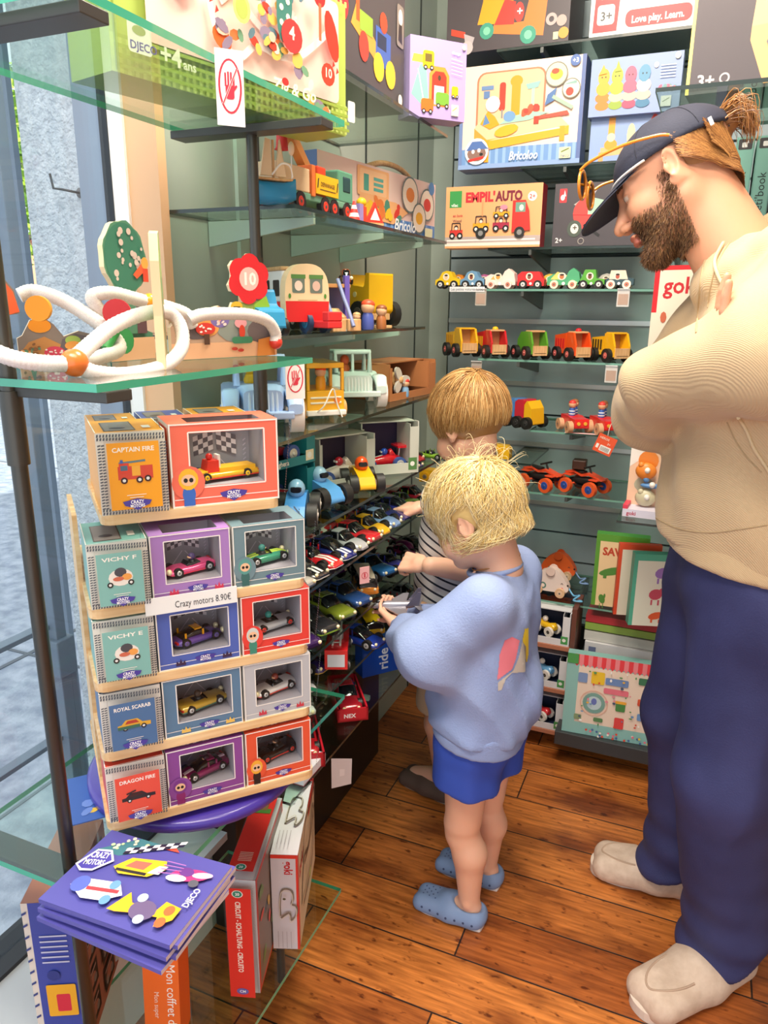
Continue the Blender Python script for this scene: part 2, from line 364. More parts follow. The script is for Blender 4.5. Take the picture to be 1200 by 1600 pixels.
for y,l in ((.558,'nearer dark metal post at the left edge holding the glass shelves'),(1.036,'second dark metal post, behind the revolving stand, with no-touch signs')):
    t=thing('shelf_post',l,'post',(-.66,y,0));mb=MB();mb.cyl((0,0,0),(0,0,1.60),.0085,STEEL);mb.build('pole',t)
    for z in (.66,1.262) if y<1 else (1.262,1.42,.66):
        mb=MB();mb.cyl((0,0,z-.08),(0,0,z-.002),.0115,STEEL);mb.build('collar',t)
BRW=K('#a7bdb2',.45)
def arm(y,d=.20):
    return lambda mb:mb.prism([(0,-.045),(0,-.001),(d,-.001),(d,-.012)],'y',y-.004,y+.004,BRW)
lx=-.868
LS=[(1.50,-.62,1.09,1.84,'upper left glass shelf with the wooden truck, boat and toolbox box'),(1.30,-.62,.95,1.70,'left wall glass shelf with the red and white caravan'),
 (1.132,-.62,.99,1.82,'left wall glass shelf with the jeeps and the boxed plane'),(.955,-.62,1.03,1.90,'left wall glass shelf holding the boxed racing cars'),
 (.846,-.615,1.06,1.86,'left wall glass shelf with a row of striped die-cast cars'),(.71,-.615,1.05,1.84,'left wall glass shelf with monster trucks and the camper van'),
 (.60,-.615,1.04,1.80,'left wall glass shelf with the fire engine'),(.47,-.605,1.0,1.80,'lowest left wall shelf with cars in red trays')]
for z,xf,y0,y1,l in LS:
    shelf('glass_shelf',l,lx,xf,y0,y1,z,GEDGED,.006,brk=[arm(.12,xf-lx-.03),arm(.42,xf-lx-.03),arm(.66,xf-lx-.03)] if z<1.6 and y1-y0>.7 else [arm(.12,xf-lx-.03),arm(.42,xf-lx-.03)])
# black block painting in the dark corner below the lowest left wall shelf
mb=MB();mb.box((-.868,1.10,.0),(-.80,1.86,.40),K('#1c1718',.35));o=mb.build('dark_base',None,.003);tag(o,'low black block standing in for the dark corner below the die-cast car shelves','cabinet')
# back wall shelves
BS=[(2.00,-.60,.42,'high back wall shelf under the big boxes'),(1.712,-.52,-.05,'back wall glass shelf under the workbench box'),(1.505,-.60,.30,'back wall glass shelf with the orange car box'),
 (1.395,-.615,.30,'back wall glass shelf with a row of small character cars'),(1.20,-.615,.30,'back wall glass shelf with five chunky wooden trucks'),(1.0,-.45,.30,'back wall glass shelf with the red convertibles'),
 (.815,-.45,.30,'back wall glass shelf with the quad bikes'),(.478,-.40,.35,'back wall glass shelf with the book sets and animal toys')]
def barm(x):
    return lambda mb:(mb.prism([(.0,-.001),(.28,-.001),(.28,-.05),(.0,-.014)],'x',x-.004,x+.004,K('#565a58',.4,.4)))
for z,x0,x1,l in BS:
    t=thing('glass_shelf',l,'shelf',(x0,2.145,z-.006));mb=MB();mb.box((0,0,0),(x1-x0,.275,.006),GLASS,faces={k:(GEDGED if z>1.45 else K('#6fa090',.2)) for k in (2,3,4,5)});mb.build('glass_plate',t)
    for x in (.12,(x1-x0)*.55):
        mb=MB();barm(x)(mb);mb.build('bracket',t)
# price label holders
for i,(x,y,w,l) in enumerate([(752,452,20,'left'),(975,452,20,'right'),(745,565,22,'left'),(956,572,24,'right')]):
    p=at(x,y,Y=2.143);mb=MB();mb.box((-.016,-.002,-.045),(.016,0,0),K('#cfc9c0',.2,.3));mb.box((-.013,-.0025,-.040),(.013,-.002,-.012),K('#b79c8c'));mb.box((-.016,-.006,0),(.016,0,.002),K('#e8e8e8',.2))
    o=mb.build('label_holder');o.location=p
    tag(o,'small shiny price holder hanging %s below the %s'%(l,'character cars' if i<2 else 'chunky trucks'),'label holder')
p=at(703,448,Y=2.143);o=MB();o.box((0,-.003,-.014),(.105,-.001,0),'#e9ecef');pn=Pan(o,(0,-.003,-.014),(1,0,0),(0,0,1),.105,.014)
pn.text('Les petites voitures 9,90€',4,3.5,7,'#555a66',w=92,bold=0);o=o.build('price_strip');o.location=p;tag(o,'white printed price strip clipped under the yellow character car','price label')
# no-touch signs
def notouch(px_,py_,w,hh,label,**k):
    p=at(px_,py_,**k);mb=MB();mb.box((0,-.0008,0),(w,0,hh),'#f3efef')
    P=Pan(mb,(0,-.0008,0),(1,0,0),(0,0,1),w,hh);a=P.A;c='#d4364a';cy=a*.52
    P.ell(50,cy,42,a*.36,c,28);P.ell(50,cy,35,a*.36-7,'#f6ecec',28)
    for u,v,l in ((34,cy+6,a*.15),(44,cy+10,a*.15),(54,cy+9,a*.15),(63,cy+3,a*.13)):P.rr(u-3.2,v-8,u+3.2,v+l,3,c)
    P.rr(33,cy-a*.17,64,cy+4,9,c);P.poly([(62,cy-18),(76,cy+2),(72,cy+6),(58,cy-5)],c);P.line([(22,cy-a*.24),(76,cy+a*.24)],7,'#f6ecec');P.line([(22,cy-a*.24),(76,cy+a*.24)],4,c)
    o=mb.build('no_touch_sign');o.location=p;o.rotation_euler=(0,0,math.radians(46));return tag(o,label,'sign')
notouch(340,195,.031,.076,'white sign with a crossed-out red hand at the upper glass shelf edge',X=-.528)
notouch(447,624,.031,.062,'white sign with a crossed-out red hand beside the middle shelf, near the yellow bus',X=-.6)
# ---------------- toy vehicles ----------------
_wm={}
def wheel(parent,x,y,z,r,w,tire='#1b1b1b',hub='#cfcfcf',name='wheel',hr=.58):
    k=(round(r,4),round(w,4),tire,hub,hr)
    if k not in _wm:
        mb=MB();h=w/2
        mb.cyl((0,-h,0),(0,h,0),r,K(tire,.5),n=16,capmat=K(tire,.5))
        for s in(-1,1):
            mb.cyl((0,s*h*.9,0),(0,s*(h+.0006),0),r*hr,K(hub,.25,.3 if hub=='#cfcfcf' else 0),r1=r*hr*.85,n=12);mb.cyl((0,s*h,0),(0,s*(h+.0012),0),r*hr*.3,K('#555555',.4),n=8)
        o=mb.build(name,parent);_wm[k]=o.data
    else:
        o=bpy.data.objects.new(name,_wm[k]);COL.objects.link(o);o.parent=parent
    o.location=(x,y,z)
    if r>=.0175:
        k2=('cap',)+k
        if k2 not in _wm:
            mb=MB()
            for s in(-1,1):mb.cyl((0,s*w*.5,0),(0,s*(w*.5+.0022),0),r*hr*.36,K(hub,.3,.2 if hub=='#cfcfcf' else 0),r1=r*hr*.25,n=10)
            c=mb.build('hub_cap',o);_wm[k2]=c.data
        else:
            c=bpy.data.objects.new('hub_cap',_wm[k2]);COL.objects.link(c);c.parent=o
    return o
def wheels(t,xs,W,r,w,z=None,**k):
    for x in xs:
        for s in(-1,1):wheel(t,x,s*(W/2-w/2),r if z is None else z,r,w,**k)
DG=K('#15181d',.08,0,.5)
PROF={ # lower body: x,halfw,z0,z1 ; cabin: x,halfw,z1 ; fractions of L,W,H
'sport':([(-.5,.36,.2,.5),(-.46,.46,.12,.62),(-.25,.5,.1,.64),(.05,.48,.1,.56),(.3,.5,.1,.52),(.44,.44,.12,.42),(.5,.3,.18,.32)],[(-.36,.34,.62),(-.2,.37,.95),(-.02,.36,1.),(.12,.34,.82),(.24,.36,.55)]),
'muscle':([(-.5,.42,.22,.55),(-.47,.47,.15,.66),(-.2,.5,.12,.64),(.1,.49,.12,.6),(.4,.48,.13,.55),(.48,.45,.16,.5),(.5,.4,.2,.42)],[(-.32,.37,.62),(-.2,.38,.97),(.0,.37,1.),(.17,.38,.6)]),
'beetle':([(-.5,.26,.2,.35),(-.42,.42,.14,.52),(-.2,.5,.12,.6),(.1,.49,.12,.58),(.32,.42,.12,.56),(.45,.32,.14,.42),(.5,.2,.18,.3)],[(-.42,.24,.4),(-.3,.33,.72),(-.1,.36,.98),(.06,.35,.97),(.16,.33,.72),(.24,.3,.5)]),
'gt':([(-.5,.3,.22,.45),(-.42,.46,.12,.6),(-.2,.48,.1,.6),(.0,.45,.1,.52),(.25,.47,.1,.55),(.42,.42,.12,.42),(.5,.26,.2,.3)],[(-.3,.28,.6),(-.15,.32,.88),(.0,.32,.85),(.08,.3,.55)]),
'van':([(-.5,.46,.15,.55),(-.48,.5,.12,.58),(.46,.5,.12,.56),(.5,.44,.15,.5)],[(-.49,.45,.6),(-.46,.46,.98),(.3,.46,1.),(.44,.44,.9),(.49,.42,.55)])}
def diecast(kind,c1,c2,label,loc,rz,L=.105,group=None,W=None,H=None,stripe=None,extra=None,hub='#cfcfcf',name='toy_car',roof=None,open_=False,driver=None,tilt=0,wr=None,raise_=0,num=None,cat='toy car'):
    W=W or L*.44;H=H or L*.32;t=thing(name,label,cat,loc,rz,group);t.rotation_euler=(tilt,0,rz)
    lo,cb=PROF[kind];z0=raise_;P=K(c1,.22,.15,.8)
    mb=MB();mb.loft([(x*L,w*W,z0+a*H,z0+b*H) for x,w,a,b in lo],P,18,3.2)
    if c2:mb.loft([(x*L*1.002,w*W*1.012,z0+a*H,z0+(a+(b-a)*.36)*H) for x,w,a,b in lo],K(c2,.3,.1,.5),18,3.5)
    if stripe:
        for s in((-.1,.1) if stripe[1]==2 else (0,)):
            mb.loft([(x*L*1.004,.055*W if stripe[1]==2 else .09*W,z0+(b-.12)*H,z0+b*H+.0007) for x,w,a,b in lo[1:-1]],K(stripe[0],.3),8,8,yc=s*W)
    for s in(-1,1):
        mb.sph((lo[-2][0]*L+.003,s*W*.3,z0+.4*H),(.0035,.004,.004),K('#fff4c8',.15,.2),8,6);mb.box((-L*.5-.0004,s*W*.35-.004,z0+.38*H),(-L*.47,s*W*.35+.004,z0+.5*H),K('#b01818',.3))
    if not open_:
        rp=P if roof is None else K(roof,.25,.1,.7)
        top=[(x*L*.92,w*W*.80,z0+(b-.10)*H,z0+b*H+.0008) for x,w,b in cb if b>.85]
        if len(top)>1:mb.loft(top,rp,12,4)
        x0=cb[len(cb)//2][0]*L
        for xx in (x0,cb[1][0]*L):
            for s in(-1,1):mb.box((xx-.0012,s*W*.35,z0+.55*H),(xx+.0012,s*W*.385,z0+.93*H),rp)
    if num:
        P2=Pan(mb,(-.25*L,W*.505,z0+.2*H),(1,0,0),(0,0,1),.2*L,.3*H,flip=True)
        for s in(-1,1):mb.cyl((-.02*L,s*W*.49,z0+.36*H),(-.02*L,s*W*.515,z0+.36*H),.15*H,K('#f5f5f5'),n=12)
    if extra:extra(mb,L,W,H,z0)
    mb.build('body',t)
    mb=MB()
    if open_:
        mb.loft([(-.18*L,.26*W,z0+.4*H,z0+.66*H),(.1*L,.26*W,z0+.4*H,z0+.6*H)],K('#2a2a2a',.6),12,4);mb.loft([(.10*L,.3*W,z0+.5*H,z0+.55*H),(.06*L,.28*W,z0+.5*H,z0+.8*H)],DG,10,4)
        mb.build('cockpit',t)
    else:
        mb.loft([(x*L,w*W,z0+.45*H,z0+b*H) for x,w,b in cb],DG,14,3.4);mb.build('windows',t)
    if driver:
        mb=MB();mb.sph((-.06*L,0,z0+.95*H),H*.24,driver,10,8);mb.sph((-.06*L,0,z0+.62*H),(H*.22,H*.3,H*.2),'#333333',8,6);mb.sph((-.02*L,0,z0+.93*H),(H*.16,H*.2,H*.08),'#e9b48a',8,6);mb.build('driver',t)
    r=wr or H*.30
    wheels(t,(-.31*L,.31*L),W*1.0,r,W*.17,hub=hub)
    return t
def chunk(c,c2,label,loc,rz,kind='dump',s=1.,group=None):
    t=thing('wooden_truck',label,'toy truck',loc,rz,group);C=K(c,.35,0,.4);t.scale=(s,s,s)
    mb=MB();w=.027
    if kind=='dump':mb.prism([(-.062,.02),(-.062,.066),(-.004,.072),(-.004,.02)],'y',-w,w,C)
    elif kind=='cover':mb.prism([(-.062,.02),(-.064,.070),(-.004,.078),(-.004,.02)],'y',-w,w,C)
    elif kind=='tractor':mb.prism([(-.05,.02),(-.05,.055),(-.03,.078),(-.004,.078),(-.004,.02)],'y',-w*.8,w*.8,C)
    if kind!='tractor':
        for k in range(4):mb.box((-.058+k*.013,-w-.0008,.034),(-.050+k*.013,-w,.062),c2)
    mb.build('rear_body',t,.0015)
    mb=MB()
    for q in(-1,1):
        a,b=sorted((q*w,q*(w-.006)));mb.prism([(0,.016),(0,.08),(.034,.08),(.048,.046),(.048,.016)],'y',a,b,C)
    mb.box((0,-w+.006,.016),(.046,w-.006,.034),C);mb.box((0,-w+.006,.03),(.006,w-.006,.078),K('#b98a5c'));mb.box((0,-w+.004,.078),(.034,w-.004,.083),K('#d8a877') if kind!='dump' else C)
    mb.build('cab',t,.001)
    mb=MB();mb.box((.046,-w+.004,.012),(.052,w-.004,.040),WOODR);mb.box((.0515,-w+.008,.018),(.0525,w-.008,.0195),'#40301c');mb.build('bumper',t,.001)
    mb=MB();mb.box((-.05,-.018,.012),(.044,.018,.022),'#2b2622');mb.build('chassis',t)
    if kind=='cover':
        mb=MB();mb.sph((.017,0,.085),(.009,.009,.007),c2);mb.build('roof_light',t)
    wheels(t,(-.040,.026),.078,.0195,.014,hub='#c8635e',hr=.5)
    return t
def charcar(c,label,loc,rz,top,face,wc='#222222',hub='#dddddd',w=.085,h=.055,shape='dome',group='small wooden character cars in a row'):
    t=thing('character_car',label,'toy car',loc,rz,group);mb=MB();q=w/2
    if shape=='dome':pts=[(-q,.010),(-q,.024),(-q*.7,.029),(-q*.45,h*.9),(-q*.1,h),(q*.25,h*.95),(q*.5,h*.62),(q,.026),(q,.010)]
    elif shape=='bus':pts=[(-q,.008),(-q,h*.75),(-q*.7,h*.92),(q*.6,h*.92),(q*.85,h*.6),(q,h*.5),(q,.008)]
    elif shape=='tractor':pts=[(-q,.012),(-q*.7,.03),(-q*.5,h),(q*.25,h),(q*.35,h*.55),(q,h*.5),(q,.012)]
    elif shape=='animal':pts=[(-q,.01),(-q,.03),(-q*.6,h*.8),(-q*.3,h*.75),(q*.1,h*.6),(q*.3,h*.95),(q*.55,h*1.1),(q*.9,h*.85),(q*.95,h*.6),(q,.02),(q,.01)]
    mb.prism(pts,'y',-.017,.017,c,c);P=Pan(mb,(-q,-.017,0),(1,0,0),(0,0,1),w,h);a=P.A
    if top:P.poly([(u*100,v*a) for u,v in top[1]],top[0])
    P.ell(44,a*.66,13,a*.2,'#f2e6d0');P.ell(44,a*.64,7,a*.13,face);P.ell(44,a*.74,7,a*.05,'#3a2a22')
    P.ell(50,a*.28,5,5,'#f5f5f5');P.ell(88,a*.33,3,3,'#fff2b0')
    mb.build('body',t,.0015)
    for x in(-q*.55,q*.55):
        for s in(-1,1):wheel(t,x,s*.019,.0115,.0115,.007,tire=wc,hub=hub)
    return t
def racer(c,label,loc,rz,ring='#3d5a9c',helmet='#2c56c0',spoiler=True,s=1.,white=False):
    t=thing('wooden_race_car',label,'toy race car',loc,rz);t.scale=(s,s,s)
    mb=MB();mb.loft([(-.075,.012,.022,.036),(-.06,.020,.014,.046),(-.025,.022,.012,.05),(.01,.020,.012,.044),(.05,.014,.013,.034),(.078,.007,.017,.026)],K(c,.2,0,.8),16,2.6)
    mb.loft([(-.05,.010,.04,.05),(-.036,.014,.04,.068),(-.028,.012,.04,.062)],K(c,.2,0,.8),12,3);
    mb.loft([(-.02,.0035,.046,.0508),(.02,.0035,.036,.0425),(.06,.0035,.026,.0325)],'#f5f5f0',8,4);mb.build('body',t)
    mb=MB();mb.sph((-.014,0,.058),.012,K(helmet,.2,0,.5));mb.box((-.006,-.007,.056),(-.001,.007,.061),'#ffffff');mb.build('driver',t)
    if spoiler:
        mb=MB();mb.prism([(-.092,.072),(-.092,.082),(-.05,.078),(-.05,.072)],'y',-.03,.03,K(c,.2,0,.8));mb.cyl((-.065,0,.04),(-.068,0,.073),.004,CHROME);mb.build('spoiler',t,.001)
    for x in(-.055,.048):
        for y in(-.033,.033):wheel(t,x,y,.022,.022,.014,tire=ring,hub='#cfcfcf',hr=.66)
    return t
def fatracer(c,label,loc,rz,helmet,s=1.):
    t=thing('wooden_race_car',label,'toy race car',loc,rz);t.scale=(s,s,s);C=K(c,.3,0,.5)
    mb=MB();mb.prism([(-.07,.02),(-.074,.04),(-.05,.058),(-.01,.062),(.045,.045),(.062,.022),(.06,.012),(-.06,.012)],'y',-.022,.022,C,sm=False);mb.build('body',t,.006,3)
    mb=MB();mb.sph((-.005,0,.072),(.021,.019,.021),K(helmet,.3,0,.5));mb.loft([(.006,.013,.064,.082),(.017,.011,.067,.079)],K('#20242c',.1),12,3);mb.build('driver',t)
    mb=MB();P=Pan(mb,(-.04,-.0222,.026),(1,0,0),(0,0,1),.03,.02);P.ell(50,33,26,26,'#f6f6f6');P.text('5',42,18,30,'#222222');mb.build('number_badge',t)
    for x in(-.052,.040):
        for y in(-.037,.037):wheel(t,x,y,.026,.026,.022,tire='#242424',hub='#d9d4cc',hr=.55)
    return t
# ---------------- window boxes of the revolving stand ----------------
def logo(P,u,v,w):
    c='#4a3f9c';P.poly([(u-w/2,v+w*.10),(u-w*.42,v-w*.05),(u-w*.2,v-w*.12),(u,v-w*.24),(u+w*.2,v-w*.12),(u+w*.42,v-w*.05),(u+w/2,v+w*.10),(u+w*.2,v+w*.16),(u,v+w*.2),(u-w*.2,v+w*.16)],c)
    P.text('CRAZY',u,v+w*.01,w*.13,'#ffffff','c',w=w*.46);P.text('MOTORS',u,v-w*.13,w*.12,'#ffffff','c',w=w*.5)
def hound(P,m=9,c='#5d6068',bgc='#e6e2da'):
    A=P.A;P.rect(0,0,100,m,bgc);P.rect(0,A-m,100,A,bgc);P.rect(0,m,m,A-m,bgc);P.rect(100-m,m,100,A-m,bgc)
    n=int(100/4.5)
    for i in range(n):
        u=1.5+i*(97/n)
        for v in(1,m/2,A-m+1,A-m/2):P.poly([(u,v),(u+2.4,v),(u+3.2,v+m*.36),(u+.8,v+m*.36)],c)
    n=int((A-2*m)/4.5)
    for i in range(n):
        v=m+i*((A-2*m)/n)
        for u in(1,m/2,100-m+1,100-m/2):P.poly([(u,v),(u+m*.36,v+.8),(u+m*.36,v+3.2),(u,v+2.4)],c)
def wbox(label,w,h,d,col,M,back='#9a98a0',deco=None,lighter=None,group='racing car gift boxes on the revolving stand'):
    """windowed card box, local front -Y"""
    mb=MB();C=K(col,.4);x0,x1,z0,z1=w*.18,w*.86,h*.24,h*.88;I=K(back,.6);e='#f3efe8'
    mb.box((0,0,0),(w,d,h),C,faces={2:C,5:K('#d8d4cc',.5)})
    mb.v=mb.v[:];# outer shell faces, the front replaced by a frame
    k=[i for i,f in enumerate(mb.f)]
    mb=MB();vs=lambda *a:list(a)
    mb.add([(0,0,0),(w,0,0),(w,d,0),(0,d,0)],[(0,3,2,1)],C);mb.add([(w,0,0),(w,d,0),(w,d,h),(w,0,h)],[(0,1,2,3)],C)
    mb.add([(0,0,0),(0,d,0),(0,d,h),(0,0,h)],[(0,3,2,1)],C);mb.add([(0,d,0),(w,d,0),(w,d,h),(0,d,h)],[(0,3,2,1)],C)
    # top with window strip
    mb.add([(0,0,h),(x0,0,h),(x0,d,h),(0,d,h)],[(0,1,2,3)],C);mb.add([(x1,0,h),(w,0,h),(w,d,h),(x1,d,h)],[(0,1,2,3)],C);mb.add([(x0,d*.62,h),(x1,d*.62,h),(x1,d,h),(x0,d,h)],[(0,1,2,3)],C);mb.add([(x0,0,h),(x1,0,h),(x1,d*.10,h),(x0,d*.10,h)],[(0,1,2,3)],C)
    for a,b,c_,d_ in((0,x0,0,h),(x1,w,0,h),(x0,x1,0,z0),(x0,x1,z1,h)):mb.add([(a,0,c_),(b,0,c_),(b,0,d_),(a,0,d_)],[(0,1,2,3)],C)
    dd=d*.93
    mb.add([(x0,dd,z0),(x1,dd,z0),(x1,dd,h),(x0,dd,h)],[(0,1,2,3)],I);mb.add([(x0,0,z0),(x1,0,z0),(x1,dd,z0),(x0,dd,z0)],[(0,1,2,3)],I)
    mb.add([(x0,0,z0),(x0,dd,z0),(x0,dd,h),(x0,0,h)],[(0,1,2,3)],I);mb.add([(x1,0,z0),(x1,dd,z0),(x1,dd,h),(x1,0,h)],[(0,3,2,1)],I)
    P=Pan(mb,(0,0,0),(1,0,0),(0,0,1),w,h);A=P.A;u0,u1,v0,v1=18,86,A*.24,A*.88
    P.line([(u0-1,v0-1),(u1+1,v0-1),(u1+1,v1+1),(u0-1,v1+1),(u0-1,v0-1)],1.3,e);P.line([(0,1),(100,1)],1.6,e);P.line([(0.8,0),(.8,A)],1.6,e);P.line([(99.2,0),(99.2,A)],1.4,e);P.line([(0,A-.8),(100,A-.8)],1.4,e)
    P.line([(2,A*.1),(98,A*.1)],.8,e);logo(P,56,A*.11,26)
    if lighter:
        P.ell(15,A*.3,15,A*.2,col,18);P.ell(15,A*.16,6,A*.11,lighter[1]);P.ell(15,A*.34,9,A*.13,lighter[0]);P.ell(15,A*.33,6.5,A*.07,'#efc09a');P.ell(12.5,A*.33,2,2.2,'#222222',8);P.ell(17.5,A*.33,2,2.2,'#222222',8)
        P.rect(10,A*.02,20,A*.09,lighter[1])
    elif deco:
        for u in(26,83):P.poly([(u-6,A*.05),(u-5,A*.13),(u-2,A*.09),(u,A*.16),(u+2,A*.09),(u+5,A*.13),(u+6,A*.05)],deco)
    P=Pan(mb,(x0,dd,z0),(1,0,0),(0,0,1),x1-x0,h-z0);A=P.A
    for cx,s in((33,1),(66,-1)):
        for i in range(4):
            for j in range(4):
                u=cx+(i-2)*7;v=A*.52+(j-2)*7+s*(i-2)*2.2;P.poly([(u,v),(u+7,v+s*2.2),(u+7,v+7+s*2.2),(u,v+7)],'#d9d3da' if (i+j)%2 else '#5b5560')
        P.line([(cx+s*14,A*.3),(cx-s*6,A*.02)],1.4,'#cfc8d4')
    for k in range(5):P.line([(90,A*.2+k*7),(94,A*.24+k*7)],1.6,'#b7b0c0')
    P=Pan(mb,(0,d,0),(0,-1,0),(0,0,1),d,h);hound(P,7)
    P=Pan(mb,(w,0,0),(0,1,0),(0,0,1),d,h);hound(P,7)
    o=mb.build('car_gift_box');o.matrix_world=M;tag(o,label,'toy box',group)
    f=MB();f.add([(x0,.0006,z0),(x1,.0006,z0),(x1,.0006,h*.88),(x0,.0006,h*.88)],[(0,1,2,3)],FILM);f.build('clear_window',o)
    return o,(x0+x1)/2,z0
def endbox(label,w,h,d,col,M,title,pic,group='racing car gift boxes on the revolving stand'):
    mb=MB();mb.box((0,0,0),(w,d,h),K('#e9e4da',.45),faces={1:K(col,.4),3:K(col,.4),5:K(col,.4)})
    P=Pan(mb,(0,0,0),(1,0,0),(0,0,1),w,h);A=P.A;hound(P,12);P.rect(13,12,87,A-12,col)
    P.text(title,50,A-26,7,'#f6f0e8','c',w=min(60,8*len(title)));pic(P,A);P.line([(36,A*.27),(64,A*.27)],1,'#f0e8e0');P.line([(40,A*.24),(60,A*.24)],1,'#f0e8e0');logo(P,50,A*.16,42)
    P=Pan(mb,(0,0,h),(1,0,0),(0,1,0),w,d);P.rect(14,P.A*.10,60,P.A*.80,'#5a5048');P.rect(16,P.A*.12,58,P.A*.78,'#8a7f7c');P.ell(36,P.A*.3,12,9,'#4a3f42');P.line([(0,.8),(100,.8)],1.6,'#f3efe8');P.line([(.8,0),(.8,P.A)],1.6,'#f3efe8');P.line([(99,0),(99,P.A)],1.6,'#f3efe8');P.rect(72,P.A*.2,84,P.A*.4,'#f3efe8')
    o=mb.build('car_gift_box');o.matrix_world=M;return tag(o,label,'toy box',group)
# ---------------- revolving stand ----------------
TA=math.atan2(.21,.186);HS=.14
_a=at(167,1290,Z=.71);_b=at(493,1203,Z=.71)
TC=(_a+_b)/2+Vector((-math.sin(TA),math.cos(TA),0))*HS
def tw(x,y,z):return T(TC.x,TC.y,0)@Rz(TA)@T(x,y,z)
tower=thing('revolving_stand','revolving five-tier toy stand of pale wood on a purple disc','display stand',(TC.x,TC.y,.67),TA)
mb=MB();mb.lathe([(.0,0),(.150,0),(.156,.004),(.156,.014),(.150,.018),(0,.018)],K('#42309a',.3,0,.3),48);mb.build('turntable',tower)
LV=[(.71,HS,.012),(.81,HS-.002,.012),(.905,HS-.003,.012),(1.0,HS-.005,.012),(1.106,HS-.03,.012)]
mb=MB();mb.cyl((0,0,.018),(0,0,.034),.05,'#8a2030');mb.build('foot',tower)
for z,s,th in LV:
    mb=MB();r=.014;P=[]
    for cx,cy,a0 in((s-r,s-r,0),(-s+r,s-r,90),(-s+r,-s+r,180),(s-r,-s+r,270)):
        for i in range(5):
            t=math.radians(a0+90*i/4);P.append((cx+r*math.cos(t),cy+r*math.sin(t)))
    mb.prism(P,'z',z-.67-th,z-.67,WOODP);mb.build('tray',tower,.002)
for s,m in((-1,1),):
    mb=MB();mb.prism([(-.03,.034),(.09,.034),(.09,.42),(-.03,.42)],'x',-HS+.001,-HS+.007,WOODP);mb.build('side_board',tower,.001)
mb=MB();mb.box((-.045,-.045,.034),(.045,.045,.47),K('#3a3560',.5));mb.build('core',tower)
def inbox(o,cx,z0,kind,c1,c2,label,L=.066,rz=.25,**k):
    M=o.matrix_world@T(cx,.030,z0+.0012)@Rz(rz);loc=M.translation;diecast(kind,c1,c2,label,loc,TA+rz,L=L,name='toy_car',cat='toy car',**k)
def ladder(mb,L,W,H,z):
    mb.box((-.45*L,-.4*W,z+.5*H),(.1*L,.4*W,z+.8*H),K('#f0b41c',.3));mb.box((-.5*L,-.45*W,z+.15*H),(.45*L,.45*W,z+.5*H),K('#d8301c',.3))
    for k in range(3):mb.prism([(-.4*L+k*.16*L,.52*H+z),(-.36*L+k*.16*L,z+.74*H),(-.29*L+k*.16*L,z+.74*H),(-.33*L+k*.16*L,z+.52*H)],'y',-.405*W,-.4*W,'#1c1c1c')
    mb.prism([(.1*L,z+.5*H),(.1*L,z+1.3*H),(.26*L,z+1.3*H),(.3*L,z+.5*H)],'y',-.3*W,.3*W,K('#d8301c',.3));mb.box((.06*L,-.2*W,z+.7*H),(.1*L,.2*W,z+1.6*H),'#ece8e0')
    mb.sph((.2*L,0,z+1.5*H),(.05*L,.05*L,.05*L),K('#d02018',.2));mb.prism([(.3*L,z+.2*H),(.28*L,z+.7*H),(.44*L,z+.55*H),(.5*L,z+.2*H)],'y',-.4*W,.4*W,K('#f0b41c',.3))
mats=[None]
z=1.106;s=HS-.03
o=endbox('orange gift box end with a red fire engine picture, top tier left',.078,.098,.10,'#f0a020',tw(-s+.002,-s+.003,z),'CAPTAIN FIRE',lambda P,A:(P.rect(26,A*.46,76,A*.62,'#cf4632'),P.rect(46,A*.50,58,A*.62,'#e9a63a'),P.line([(28,A*.66),(66,A*.68)],3,'#5d7c86'),P.rect(28,A*.54,42,A*.66,'#d6402c'),P.rect(30,A*.57,40,A*.63,'#4c6a80'),P.wheel(34,A*.45,5,'#3a2020'),P.wheel(56,A*.45,5,'#3a2020'),P.wheel(68,A*.46,5,'#3a2020'),P.rect(30,A*.66,34,A*.70,'#3a62b0')))
o,cx,z0=wbox('coral red gift box with a yellow and red fire truck, top tier right',.135,.104,.075,'#f2705a',tw(-s+.084,-s+.003,z),lighter=('#f0b830','#3a6ac0'))
inbox(o,cx,z0,'van','#e8b01c','#d8301c','yellow and red toy fire truck inside the coral top box',L=.09,extra=ladder,hub='#f0c020',H=.020,open_=True,W=.03,rz=math.pi+.2)
for i,(x,y,r,w,c) in enumerate([(-.106,.012,0,.06,'#f0a020'),(-.04,.02,0,.06,'#4a5aa8'),(.03,.03,0,.076,'#f0a020')]):
    endbox('back box on the top tier seen from above, %s lid'%['orange left','blue middle','orange right'][i],w,.094,.07,c,tw(x,y,z),'VICTOR',lambda P,A:P.car(25,A*.4,50,'#cf4632'))
tc='#7fb6b0'
